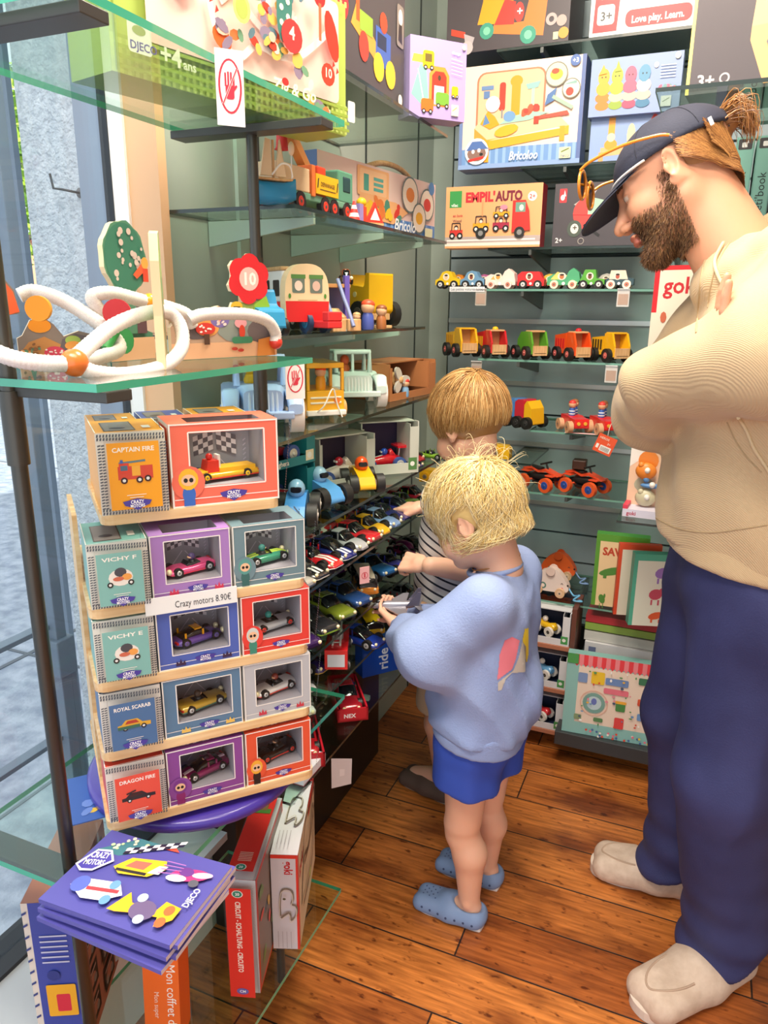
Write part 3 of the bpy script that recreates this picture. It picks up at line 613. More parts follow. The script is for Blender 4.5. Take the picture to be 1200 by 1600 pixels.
rows=[(1.0,HS-.005,[('e',.070,tc,'VICHY F'),('w',.100,'#a57cc0',('gt','#e8508a','#d83050','open pink toy sports car in the purple tier-two box',dict(open_=True,driver='#4a3a6a')),'#d84060',None,'purple gift box with a pink sports car, second tier middle'),
   ('w',.098,'#6e8a94',('beetle','#3f9a78','#2f7a5c','green scaly toy roadster in the grey box',dict(open_=True,driver='#3f8a80',stripe=('#b8d040',2))),None,('#5a9a94','#3a6a68'),'grey-blue gift box with a green roadster, second tier right')]),
 (.905,HS-.003,[('e',.072,tc,'VICHY E'),('w',.106,'#4f66b8',('beetle','#6a4aa0','#4a3a80','orange-roofed purple toy coupe',dict(roof='#f0a81c',hub='#6a5a9a')),'#3a2a4a',None,'royal blue gift box with an orange and purple coupe, third tier middle'),
   ('w',.096,'#e0423a',('van','#b9bcc0','#8a8f96','silver six-wheel toy rally car in the red box',dict(open_=True,driver='#3a9a90',hub='#d83a30',H=.02)),None,('#d0d4d0','#3f8a78'),'bright red gift box with a silver rally car, third tier right')]),
 (.81,HS-.002,[('e',.074,'#4a6f9c','ROYAL SCARAB'),('w',.104,'#5b7f9f',('muscle','#c8a23a','#3f6a5a','gold and green toy roadster',dict(open_=True,driver='#4a3a30')),'#e8c060',None,'slate blue gift box with a gold roadster, fourth tier middle'),
   ('w',.096,'#b9bcc2',('gt','#f0ece8','#d84a3a','white and red toy spider',dict(open_=True,driver='#8a3a30')),'#c84050',None,'light grey gift box with a white and red racer, fourth tier right')]),
 (.71,HS,[('e',.074,'#e0503c','DRAGON FIRE'),('w',.104,'#8a4a98',('sport','#8a1f5a','#5a1a40','plum toy dragster with a pointed nose',dict(driver='#3a2030',stripe=('#e8c8d8',1))),None,('#7a3a8a','#8a2a6a'),'violet gift box with a plum racer, bottom tier middle'),
   ('w',.096,'#e2583a',('gt','#2a2020','#d83a28','black and red open toy racer',dict(open_=True,driver='#30201c',hub='#e04030')),None,('#f0b040','#2a2020'),'orange-red gift box with a black and red racer, bottom tier right')])]
PICS={'VICHY F':lambda P,A:(P.ell(50,A*.52,20,A*.13,'#e8e2da'),P.ell(50,A*.6,10,A*.07,'#4a4a52'),P.ell(60,A*.52,8,6,'#e8a050'),P.ell(46,A*.5,9,4,'#c86a50'),P.wheel(32,A*.42,5),P.wheel(66,A*.43,5)),
 'ROYAL SCARAB':lambda P,A:(P.car(24,A*.42,54,'#d9a63a',h=20,c2='#b04030'),P.rect(24,A*.45,60,A*.50,'#3a6a58')),'DRAGON FIRE':lambda P,A:(P.car(22,A*.42,56,'#2a2024',h=18,c2='#401818'),P.line([(30,A*.58),(46,A*.62)],3,'#2a2024'))}
PICS['VICHY E']=PICS['VICHY F']
for ti,(z,s,items) in enumerate(rows):
    x=-s+.004
    for it in items:
        if it[0]=='e':
            tier=('second','third','fourth','bottom')[ti]
            endbox('%s gift box end standing at the left of the %s tier'%({tc:'pale teal','#4a6f9c':'blue','#e0503c':'red'}[it[2]],tier),it[1]-.002,.080,.095,it[2],tw(x,-s+.003,z),it[3],PICS[it[3]]);x+=it[1]
        else:
            _,w,col,(kind,c1,c2,cl,kw),deco,li,bl=it
            o,cx,z0=wbox(bl,w-.003,.082,.07,col,tw(x,-s+.003,z),deco=deco,lighter=li)
            inbox(o,cx,z0,kind,c1,c2,cl,L=.068,rz=math.pi+.3 if kind in('gt','sport') else .3,H=kw.pop('H',.02),**kw);x+=w
    for j,(xx,c) in enumerate(((-.06,'#9a3040'),(.02,'#e8e0d0'))):
        endbox('back box on the %s tier mostly hidden, %s'%(('second','third','fourth','bottom')[ti],('dark red','cream')[j]),.07,.080,.06,c,tw(xx,.05,z),'RALLY',lambda P,A:P.car(25,A*.4,50,'#4a5aa8'))
# price strip on second tier
mb=MB();mb.box((0,-.001,-.016),(.112,0,.006),'#eef0f0');P=Pan(mb,(0,-.001,-.016),(1,0,0),(0,0,1),.112,.022);P.text('Crazy motors 8.90€',31,5,8,'#3a3a44',w=62,bold=0)
o=mb.build('price_strip');o.matrix_world=tw(-.072,-HS+.002,1.0);tag(o,'white price strip clipped on the second tier of the revolving stand','price label')
# ---------------- boxes on the top shelves ----------------
P_='#e9c3b4'
def art_maze(F,w,d,h):
    P=F['front'];A=P.A;P.rect(0,0,100,A,'#a9bf5a')
    for i in range(40):
        P.rect(i*2.5,0,i*2.5+1.2,A*.22,'#bdd070');P.rect(i*2.5,A*.96,i*2.5+1.2,A,'#bdd070')
    for j in range(4):P.rect(0,1+j*2.4,100,2+j*2.4,'#96ae4a')
    P.rect(0,0,0.8,A,'#7f9a3c')
    P.rr(11,A*.22,94,A*.96,2,'#f3cfc2')
    for pts,c,wd in (([(3+10,A*.9),(24,A*.95),(30,A*.82),(26,A*.68),(17,A*.66)],'#efe0d8',2.6),([(38,A*.62),(45,A*.72),(51,A*.6),(60,A*.52),(67,A*.6),(70,A*.72),(60,A*.75),(55,A*.66)],'#efe4dc',2.4),([(33,A*.62),(36,A*.4),(44,A*.3),(52,A*.42),(62,A*.40),(72,A*.46),(84,A*.66),(90,A*.8)],'#f2e8e0',2.2)):
        q=smooth([(a,b,0) for a,b in pts],5);P.line([(a.x,a.y) for a in q],wd,c)
    P.ell(23,A*.62,5,3.6,'#c8392f',14,-.3);P.ell(37,A*.38,4,3,'#e8642c',14,-.5);P.ell(88,A*.68,3.2,8,'#d23a2c',14,.3)
    P.ell(46,A*.80,2.6,2.6,'#ec8f1e');P.ell(41,A*.74,3,2.2,'#e89a80')
    q=random.Random(3)
    for (u0,v0,l,a) in ((36,A*.40,26,.15),(50,A*.78,20,-.9),(56,A*.45,30,.95),(66,A*.50,34,-1.0)):
        for i in range(16):
            t=q.random()*l;s=q.uniform(-3,3);u=u0+math.cos(a)*t-math.sin(a)*s;v=v0+math.sin(a)*t+math.cos(a)*s
            v=max(A*.1,min(A*.92,v));P.ell(u,v,q.uniform(1,2.6),q.uniform(1,3),q.choice(['#5b7a86','#e37a45','#c8402f','#6f9a7a','#f0b65a','#e8b7a0','#8a7a90','#efe0c8']),8,q.uniform(0,3))
    P.ell(63,A*.74,3.6,11,'#3f7a70',16,-.1)
    for k in range(6):P.ell(61.5+(k%2)*3,A*(.62+.05*k),1,1,'#cfe0c8',8)
    P.ell(80,A*.90,3,3,'#c83030');P.rect(79.4,A*.6,80.8,A*.86,'#b86a4a');P.ell(44,A*.60,3.6,4.2,'#d3cf74');P.ell(44,A*.60,2.5,3,'#a8b85a');P.ell(84,A*.38,3.6,3.6,'#d8402e');P.text('10',84,A*.36,3,'#f3d8cc','c');P.ell(66,A*.55,5,5,'#cf3a3a');P.text('4',66,A*.53,4,'#f3d8cc','c')
    for u,v in((31,A*.55),(33,A*.50),(86,A*.44),(88,A*.40)):P.poly([(u,v),(u+1.6,v+1),(u+.6,v+2.4)],'#c83a30')
    P.rr(1.8,A*.10,9.5,A*.30,1,'#dfe6d6');P.text('DJECO',2.3,A*.12,2.1,'#2f4aa0');P.ell(5.5,A*.23,2.2,1.2,'#90a860');P.text('+4',12,A*.09,5,'#eef0d0');P.text('ans',20,A*.09,2.6,'#eef0d0');P.rr(94.5,A*.08,98.5,A*.24,.6,'#eef0e6')
    P.text('Un grand parcours de perles',24,A*.89,2.0,'#6a5a50');P.text('Large bead track',24,A*.845,2.0,'#6a5a50')
    P.text("Zig & Go",56,A*.14,4,'#eef0d0',shear=.2);P.ell(62,A*.22,1.6,1.2,'#c83030')
B_=at(540,213,Z=1.611);A_=at(175,110,Z=1.611)
carton('game_box','large green checked box with a bead track picture at the top left','game box',A_,B_,.185,.085,'#a3b85a',art_maze)
mb=MB();
def dark_art(cols):
    def f(F,w,d,h):
        P=F['front'];A=P.A
        P.text('Janod',20,A*.86,3.5,'#8a8790',shear=.2)
        P.poly([(30,A*.45),(36,A*.62),(66,A*.40),(62,A*.28)],cols[0]);P.rect(36,A*.5,40,A*.85,'#e0582c');P.rect(60,A*.28,80,A*.58,cols[1]);P.rect(62,A*.42,74,A*.54,'#20304a');P.rect(40,A*.45,56,A*.6,cols[2]);P.ell(70,A*.64,5,5,'#e04a2c');P.ell(64,A*.26,7,7,'#f0c030');P.ell(80,A*.26,7,7,'#f0c030');P.ell(45,A*.34,6,7,'#d84030')
        P.ell(20,A*.55,7,8,'#c03038');P.rect(12,A*.6,28,A*.72,'#d8d4d0');P.rr(88,A*.55,98,A*.9,2,'#8a8078');P.ell(93,A*.8,3,4,'#efe6dc');P.poly([(90,A*.6),(96,A*.58),(95,A*.74),(91,A*.74)],'#2a2628');P.ell(94,A*.10,3,3,'#efe4d8')
    return f
A=Vector((-.625,1.20,1.722));B=Vector((-.622,1.545,1.722))
carton('game_box','dark grey box with a blue and orange crane truck picture, behind the green box','game box',A,B,.205,.10,'#4b4648',dark_art(['#e89a40','#3f62b0','#8fae3c']))
def art_lilac(F,w,d,h):
    P=F['front'];A=P.A;P.rect(0,0,100,A,'#a793cc');P.poly([(3,A*.68),(30,A*.68),(30,A*.78),(6,A*.78)],'#c8b84a');P.poly([(3,A*.28),(18,A*.66),(28,A*.66),(34,A*.2),(22,A*.15)],'#7fb8a8');P.line([(14,A*.6),(24,A*.24)],1.4,'#eef0ea')
    P.poly([(34,A*.16),(34,A*.56),(42,A*.66),(62,A*.66),(70,A*.56),(70,A*.16)],'#f08a3c');P.poly([(39,A*.18),(39,A*.54),(45,A*.60),(60,A*.60),(65,A*.54),(65,A*.18)],'#d8392c');P.rect(43,A*.18,61,A*.42,'#b9b4c8');P.ell(52,A*.52,3,4,'#4a3a2a')
    P.rr(22,A*.62,42,A*.84,4,'#f0b020');P.rect(26,A*.70,38,A*.80,'#6a5a30');P.wheel(27,A*.63,3.4);P.wheel(38,A*.63,3.4);P.rr(46,A*.18,70,A*.34,4,'#6fa03c');P.wheel(51,A*.17,3.4);P.wheel(66,A*.17,3.4);P.rr(20,A*.08,42,A*.24,4,'#ec6a2a');P.wheel(25,A*.08,3.4);P.wheel(37,A*.08,3.4)
    P.rr(74,A*.30,86,A*.44,3,'#f0b020');P.wheel(77,A*.31,2.4);P.wheel(84,A*.31,2.4);P.text('Garage',72,A*.84,4,'#efe8f4',shear=.2)
    for k in range(5):P.line([(72,A*(.78-.045*k)),(92,A*(.76-.045*k))],.9,'#d8d0ea')
    P.ell(94,A*.94,3.4,3.4,'#f0e0b0');P.rr(74,A*.06,87,A*.2,.5,'#f0e6b8');P.line([(76,A*.12),(84,A*.17)],1,'#7a8a3a')
carton('game_box','lilac box with an orange garage picture in the upper corner','game box',Vector((-.614,1.557,1.722)),Vector((-.527,1.655,1.722)),.146,.05,'#a793cc',art_lilac)
shelf('glass_shelf','dark-edged high left wall shelf below the lilac box',lx,-.595,1.17,1.75,1.72,GEDGED,.006)
def art_bric(F,w,d,h):
    P=F['front'];A=P.A;P.rect(0,0,100,A,'#f4d9c8')
    P.rect(0,0,100,A*.20,'#6f97cc')
    for i in range(16):P.rect(i*6.25,0,i*6.25+2.6,A*.20,'#8fb2dc')
    P.rect(0,0,3,A,'#6f86b8');P.rect(97,0,100,A,'#5b6fa4');P.rect(0,0,100,A*.045,'#8aa6d4')
    P.rr(14,A*.34,70,A*.93,7,'#e07a5a');P.rr(15.5,A*.34,68.5,A*.915,6,'#f2bf98')
    P.poly([(13,A*.40),(24,A*.28),(90,A*.36),(80,A*.48),(18,A*.48)],'#f2c49c');P.poly([(13,A*.40),(24,A*.28),(24,A*.22),(13,A*.30)],'#e09a3a');P.poly([(24,A*.28),(90,A*.36),(90,A*.28),(24,A*.18)],'#f0a828');P.poly([(26,A*.27),(88,A*.345),(80,A*.35),(30,A*.28)],'#f6e0d0')
    for u,v0,v1 in((22,.06,.28),(83,.22,.36)):P.rect(u,A*v0,u+4,A*v1,'#f0a020')
    P.rr(33,A*.55,38,A*.82,2,'#dd3b26');P.rect(35,A*.48,36.4,A*.56,'#8a8a8a');P.rr(43,A*.46,50,A*.82,3,'#ee9c22');P.ell(46.5,A*.82,5,4,'#ee9c22');P.rect(59,A*.55,61.6,A*.78,'#a8c8b8');P.poly([(54,A*.78),(66,A*.80),(64,A*.74),(56,A*.73)],'#8fc0b8');P.rect(18,A*.76,28,A*.80,'#6a8ab8');P.rect(20,A*.68,25,A*.75,'#5f7fb0')
    P.poly([(18,A*.44),(24,A*.56),(30,A*.50),(34,A*.42),(26,A*.38)],'#f0a020');P.poly([(20,A*.42),(22,A*.53),(26,A*.44)],'#5f86b8');P.poly([(34,A*.42),(58,A*.44),(74,A*.50),(60,A*.52),(40,A*.48)],'#9fc8b8');P.ell(42,A*.49,5,4,'#6f9ac8');P.scat(52,A*.50,64,A*.56,8,['#dc3c2c','#e05a3a'],1.6,3.2,4);P.poly([(66,A*.44),(90,A*.46),(88,A*.50),(66,A*.47)],'#e0503c');P.rect(62,A*.40,66,A*.47,'#dd3b26');P.rect(44,A*.36,47,A*.41,'#dd3b26');P.ell(40,A*.355,10,4,'#f2ae28',12,.2);P.ell(28,A*.62,6,6,'#f6f0e8')
    P.ringp(78,A*.84,8,8.8,'#7a7a6a');P.ell(78,A*.84,8,8,'#e8ddb8',20);P.ell(78,A*.84,5,4,'#e8b83a');P.ell(77,A*.87,3,2,'#dd4a2c');P.ringp(90,A*.70,6.4,7.1,'#7a7a6a');P.ell(90,A*.70,6.4,6.4,'#e4dcc4',20);P.ell(89,A*.67,3,3,'#dd4030');P.poly([(84,A*.74),(94,A*.77),(94,A*.74)],'#7fa8a0')
    P.poly([(70,A*.56),(72,A*.66),(79,A*.72),(77,A*.60)],'#4f74a8');P.line([(76,A*.64),(92,A*.52)],2.6,'#9fb8a4');P.ell(92,A*.95,4,4,'#4a6aa8');P.text('+3',92,A*.93,3.2,'#ffffff','c')
    P.ell(16,A*.17,10,10,'#eef0f0',20);P.ell(16,A*.15,8,6,'#8a6a60');P.poly([(7,A*.18),(12,A*.27),(20,A*.27),(25,A*.20),(28,A*.19),(16,A*.19)],'#4f6fae');P.ell(13,A*.17,1.4,1.6,'#ffffff',8);P.ell(18,A*.18,1.4,1.6,'#ffffff',8);P.ell(20,A*.14,1.6,1.2,'#202020',8);P.line([(9,A*.08),(22,A*.11)],2,'#d8332c')
    P.text('Bricoloo',43,A*.065,6.5,'#f4f6fa',w=24,shear=.25);P.rr(84,A*.05,93,A*.155,.5,'#e9e6b0');P.line([(85.5,A*.11),(91.5,A*.14)],1,'#6a7a3a');P.text('DJECO',85.2,A*.06,1.6,'#3a4a8a')
def bx(name,label,tl,tr,bl,br,Y,d,col,art,z=None,**k):
    """carton whose front face corners are read from the picture, on the plane y=Y"""
    a=at(*bl,Y=Y);b=at(*br,Y=Y);t=(at(*tl,Y=Y).z+at(*tr,Y=Y).z)/2;z=z if z is not None else min(a.z,b.z)
    return carton(name,label,'game box',Vector((a.x,Y,z)),Vector((b.x,Y,z)),t-z,d,col,art,**k)
bx('game_box','big toy workbench box with blue striped bottom on the back wall',(731,100),(913,90),(716,262),(905,254),2.15,.08,'#5b6fa4',art_bric,z=1.713)
def art_truck(F,w,d,h):
    P=F['front'];A=P.A;P.poly([(26,A*.33),(30,A*.6),(32,A),(56,A),(54,A*.30)],'#f2a31c');P.poly([(54,A*.30),(64,A*.30),(68,A*.6),(72,A*.60),(82,A*.52),(80,A*.1),(38,A*.2),(40,A*.32)],'#f08038');P.poly([(40,A*.30),(56,A*.28),(57,A*.55),(48,A*.6)],'#d83a2e');P.ell(60,A*.42,4,7,'#e04038');P.text('+',58,A*.38,6,'#ffffff')
    P.wheel(34,A*.24,6,'#3f9a80','#7fc8a8');P.wheel(68,A*.13,6.5,'#3f9a80','#7fc8a8')
    P.poly([(4,A*.32),(16,A*.26),(16,A*.18),(4,A*.24)],'#e0452e');P.poly([(15,A*.24),(24,A*.18),(22,A*.08),(16,A*.12)],'#b8aeb0');P.ell(18,A*.06,5,5,'#c8b8b8');P.ringp(86,A*.28,2,4.4,'#b9a8a4');P.ell(94,A*.25,4,4,'#b8a098');P.ell(96,A*.1,4,4,'#ec9a3a');P.rect(88,A*.03,92,A*.12,'#d8d0a8');P.text('2+',2,A*.05,5,'#e8e4e4')
carton('game_box','dark box with a yellow and orange toy truck picture at the very top centre','game box',at(698,60,Y=2.16),at(888,60,Y=2.16),.19,.20,'#4a4145',art_truck,z=2.005)
def art_red(F,w,d,h):
    P=F['front'];A=P.A;P.rect(0,0,100,A,'#f0ece6');P.poly([(3,A*.04),(27,A*.04),(31,A),(6,A)],'#d8252a');P.rr(7,A*.12,24,A*.34,3,'#f4f0ea');P.text('3+',10,A*.17,8,'#4a4a4a');P.rr(8,A*.40,25,A*.62,3,'#f4f0ea');P.text('1toy',10,A*.46,6,'#4a4a4a')
    P.rr(35,A*.06,98,A*.25,6,'#d8252a');P.text('Love play. Learn.',41,A*.105,6.4,'#ffffff',w=50,bold=.03);P.ell(48,A*.5,14,9,'#6a6a70');P.ell(48,A*.5,8,5,'#b8b8b8');P.text('eco wood',78,A*.36,4.5,'#4a4a4a')
carton('game_box','white and red box with a Love play. Learn. banner on the top shelf','game box',at(921,47,Y=2.16),at(1082,47,Y=2.16),.20,.18,'#c9b8a4',art_red,z=2.005,faces={'bottom':'#3f3438'})
def art_blue1(F,w,d,h):
    P=F['front'];A=P.A
    for i,(c,c2) in enumerate((('#f0a832','#ee7f2e'),('#b3b83a','#8fa83a'),('#f0607c','#e04a6a'),('#5a94b8','#3f7aa0'))):
        u=15+i*15;P.ell(u,A*.18,8,A*.08,c2);P.ell(u,A*.32,8.5,A*.09,'#f3c9a8' if i!=0 else c2);P.ell(u,A*.48,8,A*.12,c if i!=3 else '#f0d8c4');P.ell(u,A*.68,6.5,A*.15,c);P.ell(u-2,A*.68,.8,1,'#222222',6);P.ell(u+2,A*.68,.8,1,'#222222',6)
    P.poly([(9,A*.72),(14,A*.90),(18,A*.74)],'#f0a832');P.poly([(27,A*.75),(30,A*.95),(34,A*.76)],'#9fae3a');P.ell(72,A*.8,2.6,3,'#efe6e0')
    for k in range(5):P.line([(77,A*(.78-.05*k)),(93,A*(.78-.05*k))],1,'#e8ecf6')
    P.scat(78,A*.36,94,A*.44,9,['#e0607c','#e8a0a0','#6f9a9a'],1.5,2.6,5);P.rr(80,A*.08,91,A*.26,.5,'#e0e8e8');P.line([(82,A*.16),(89,A*.22)],1,'#6a7a5a');P.ell(94,A*.92,3,3.4,'#f2e2c0')
def bxx(label,tl,tr,bl,br,Y,d,col,art,z=None,name='game_box'):return bx(name,label,tl,tr,bl,br,Y,d,col,art,z)
bxx('blue box with four stacking animal towers, right of the workbench box',(925,92),(1070,80),(919,178),(1060,172),2.13,.05,'#8ea3d0',art_blue1)
def art_blue2(F,w,d,h):
    P=F['front'];A=P.A;P.poly([(14,A*.1),(46,A*.14),(46,A*.34),(14,A*.30)],'#f0b078');P.rect(12,0,18,A*.2,'#e8a060');P.ell(26,A*.36,8,A*.12,'#f09a2c');P.rect(22,A*.5,30,A*.95,'#f0a030');P.ell(26,A*.52,5,A*.1,'#f3c8b0');P.ell(50,A*.28,8,A*.12,'#3f9a60');P.ell(50,A*.55,5,A*.25,'#e8d0a0');P.line([(66,A*.5),(78,A*.95)],6,'#dc4030');P.ringp(66,A*.45,5,8,'#f0a890');P.ell(88,A*.9,3,4,'#e8eef6')
    P.text('2+',92,A*.85,4,'#ffffff')
bxx('blue box with a carrot and hook game below the stacking animals box',(926,182),(1050,174),(919,255),(1048,250),2.15,.05,'#8ba4d4',art_blue2,z=1.713)
# tool box set at the upper right
A=Vector((-.09,1.60,1.722));e=Vector((1.10,-.10,0)).normalized()
def art_tool(F,w,d,h):
    P=F['front'];A=P.A;k=1;P.rect(0,0,2,A,'#e8d870');P.text('3+',6,A*.04,7,'#e8e4dc');P.ringp(22,A*.08,2,3,'#b8b0b0')
    P.poly([(34,A*.36),(37,A),(100,A),(100,A*.40)],'#efb47c');P.poly([(34,A*.36),(100,A*.40),(100,0+A*.06),(44,A*.02),(34,A*.28)],'#e8a86e');P.rect(42,A*.62,98,A*.645,'#c88850')
    for u,c in((46,'#e8582c'),(57,'#6a90b8'),(75,'#e8582c'),(88,'#6a90b8')):P.rr(u-4,A*.42,u+3,A*.56,2,c);P.rect(u-1,A*.56,u+.8,A*.86,'#6a6460')
    P.ringp(66,A*.84,2.5,4.5,'#8a9098');P.line([(66,A*.80),(64,A*.46)],2.4,'#8a9098');P.scat(44,A*.10,96,A*.32,16,['#e8582c','#5f88b0','#4a4440','#c87a4a'],2,5,8);P.ell(52,A*.26,9,4,'#6a6866')
carton('game_box','dark tool case box with wooden side, upper right above the teal books','game box',A,A+e*.29,.27,.16,'#4f484c',art_tool,faces={'left':'#cfa47e','bottom':'#3a3434'})
shelf('glass_shelf','glass shelf at the upper right carrying the tool case box',-.135,.45,1.52,1.85,1.72,GEDGED,.007)
# books
def art_book(F,w,d,h):
    P=F['front'];A=P.A;P.rr(12,A-70,88,A-12,8,'#4a4a4c');P.rr(32,A-58,62,A-30,5,'#eaf0ec');P.poly([(56,A-34),(62,A-16),(68,A-34)],'#eaf0ec');P.text("magnéti'book",70,16,48,'#2a3a38',rot=math.pi/2,bold=0);P.line([(4,0),(4,A)],2,'#5f9a90');P.line([(96,0),(96,A)],2,'#5f9a90')
for i,(x,l) in enumerate(((1140,'teal magnetic book box, the one on the left behind the cap'),(1172,'teal magnetic book box at the right picture edge'))):
    a=at(x,312,Y=2.0);a.z=1.505;b=at(x+28,312,Y=2.0);b.z=1.505;carton('book_box',l,'game box',a,b,.215,.16,'#86c0b2',art_book,group=None)
for i,x in enumerate((1100,1118)):
    a=at(x,312,Y=2.05);a.z=1.505;b=at(x+16,312,Y=2.05);b.z=1.505;carton('book_box',('grey-violet book box','brown book box')[i]+' standing between the cap and the teal boxes','game box',a,b,.20,.15,('#6f7690','#8a6450')[i])
a=at(1205,312,Y=2.0);a.z=1.505;carton('book_box','dark red book box at the far right edge beside the teal boxes','game box',a,a+Vector((.03,0,0)),.2,.15,'#8a3038')
shelf('glass_shelf','glass shelf at the right holding the teal book boxes',-.06,.5,1.95,2.42,1.505,GEDGED,.007)
def art_emp(F,w,d,h):
    P=F['front'];A=P.A;P.rect(0,0,100,A,'#f3ad78');P.rect(0,2,100,5,'#f6e6d8');P.rect(0,5,100,11,'#b8a8a4');P.line([(2,7.5),(95,7.5)],1.4,'#f6efe8')
    P.rect(4,A-20,17,A-4,'#3f9a52');P.text('vilac',6,A-19,3,'#f0f6f0');t1="EMPIL'";P.text("EMPIL'",21,A-15,9,'#cc2f3c',w=31,bold=.05);P.text('AUTO',53,A-15,9,'#7a2438',w=27,bold=.05);P.ell(90,A-12,4.6,4.6,'#f6ece0');P.text('2+',90,A-14,4,'#c83040','c');P.text('en bois',8,A-29,2.6,'#c8504a');P.text('Wood',8,A-34,2.6,'#7a5a50')
    def c(u,v,w,col,h=13,wr=3.2):
        P.rect(u,v,u+w,v+h*.45,col);P.line([(u+w*.15,v+h*.4),(u+w*.18,v+h*.95),(u+w*.8,v+h*.95),(u+w*.84,v+h*.4)],1,'#2a2a30');P.ell(u+w*.5,v+h*.62,2.4,2.6,'#3a2a28',8);P.ell(u+w*.5,v+h*.56,1.8,1.6,'#f0d8c8',8);P.wheel(u+w*.2,v,wr);P.wheel(u+w*.8,v,wr)
    c(5,12,14,'#d23a34');c(30,18,17,'#efa62c');P.wheel(38.5,14,5.4,'#2a2a2a','#8a8a8a');c(51,18,17,'#a8304a');c(51,30,17,'#efa62c',9,2.6);P.ell(62,38,4,2.4,'#e88aa0',10)
    P.poly([(71,14),(71,44),(84,44),(88,34),(90,16)],'#d6342f');P.rect(74,33,84,42,'#6f9a8a');P.ell(80,37,2.4,3,'#f0e0d4',8);P.wheel(79,14,5.4,'#2a2a2a','#8a8a8a');P.line([(40,30),(40,46)],1,'#d89a6a')
bx('game_box','orange EMPIL’AUTO box with stacked cartoon cars'.replace('EMPIL’AUTO','stacking-cars'),(698,291),(848,287),(695,386),(843,385),2.14,.06,'#f3ad78',art_emp,z=1.506,faces={'right':'#b02838'})
def art_jan(F,w,d,h):
    P=F['front'];A=P.A;P.rr(6,A*.70,15,A*.92,1,'#dc3a40');P.ell(10,A*.78,2.6,3.4,'#f4ece8');P.poly([(11,A*.8),(12,A*.90),(14,A*.8)],'#f4ece8');P.poly([(24,A*.66),(44,A*.84),(52,A*.9),(48,A*.80),(30,A*.64)],'#b8b0ac')
    P.ell(42,A*.52,18,A*.26,'#ea4a44',20);P.poly([(42,A*.78),(60,A*.72),(62,A*.5),(42,A*.5)],'#a8c8b4');P.line([(24,A*.50),(60,A*.48)],1,'#b02a30');P.ell(27,A*.28,9,10,'#4f5a50',18);P.ell(27,A*.28,5,6,'#e0dcd4',12);P.text('+',24.6,A*.25,7,'#4a4038');P.line([(38,A*.34),(58,A*.16)],3,'#2a2a2a');P.text('2+',4,A*.06,6,'#e8e4e4');P.ringp(36,A*.08,3,4,'#9a9490')
carton('game_box','charcoal box with a red barbecue toy picture, right of the orange box','game box',at(862,383,Y=2.15),at(990,383,Y=2.15),.158,.06,'#4c474c',art_jan,z=1.506)
def art_bricolo(F,w,d,h):
    P=F['front'];A=P.A;P.rect(0,0,100,A,'#efcfc8');P.rect(0,0,100,A*.26,'#5f8fd0')
    for i in range(18):P.rect(i*5.6,0,i*5.6+2.2,A*.26,'#7fa8dc')
    P.rr(28,A*.52,54,A*.96,1,'#efaf7c');P.rr(30,A*.56,52,A*.92,1,'#f2bd90');P.rect(33,A*.6,37,A*.85,'#4f9a8c')
    for k in range(3):P.rect(41,A*(.62+.08*k),49,A*(.67+.08*k),'#5fa8a0')
    P.poly([(24,A*.2),(30,A*.52),(60,A*.52),(72,A*.40),(58,A*.16)],'#efb07a');P.scat(32,A*.26,64,A*.46,18,['#f0c030','#d83a2c','#4a8a78','#e07a3a'],1.4,3.4,2)
    for u,v,r,c in((73,.70,8,'#e88a40'),(90,.60,7.4,'#d84038'),(82,.34,7,'#f0b030')):P.ringp(u,A*v,r-.8,r,'#6a7a7a');P.ell(u,A*v,r-.8,r-.8,'#f0e0d0',18);P.ell(u,A*v,r*.5,r*.4,c)
    P.ell(94,A*.90,3,3,'#5a8ac0');P.rr(88,A*.05,96,A*.20,.5,'#e8e6c0');P.text('Bricolo',58,A*.08,5,'#f0f4fa',shear=.2)
o=carton('game_box','blue-bottomed tool game box with wooden handle on the upper left shelf','game box',Vector((-.715,1.345,1.501)),Vector((-.650,1.83,1.501)),.128,.03,'#5f7ab8',art_bricolo)
mb=MB();mb.tube(smooth([(.20,.015,.128),(.25,.015,.142),(.30,.015,.146),(.35,.015,.142),(.39,.015,.128)],4),.006,WOODR);mb.build('carry_handle',o)
# goki boxes at right
def art_goki(F,w,d,h):
    P=F['front'];A=P.A;P.rect(0,0,100,A,'#eadfce');P.rect(0,A-5,100,A,'#d8303a');P.rect(0,A*.62,6,A,'#d8303a');P.text('goki',12,A-30,18,'#c8303a');P.scat(15,A*.2,90,A*.7,12,['#d8a070','#c86a50','#6a9a80'],3,7,9)
    Q=F['left'];A=Q.A;Q.rect(0,0,100,A,'#e6e4ea');Q.rect(0,A-6,100,A,'#d8303a');Q.text('goki',34,A*.86,34,'#c8303a',rot=-math.pi/2);Q.scat(30,A*.46,72,A*.52,8,['#c8884a','#8a6a50','#d0a878'],5,12,3)
a=at(1010,600,Y=1.98);a.z=1.17
carton('game_box','tall white goki-type box with red corner behind the man'.replace('goki-type ','game '),'game box',Vector((-.135,1.98,1.16)),Vector((.06,1.90,1.16)),.285,.06,'#e6e4ea',art_goki)
shelf('glass_shelf','glass shelf behind the man carrying the tall white box',-.145,.35,1.88,2.14,1.16,GEDGED,.006)
shelf('glass_shelf','glass shelf behind the man under the white toy tray',-.16,.35,1.88,2.14,.83,GEDGED,.006)
t=thing('toy_tray','white open tray with pink end and orange animal toys beside the man','tray',(-.152,1.93,.83),-.05)
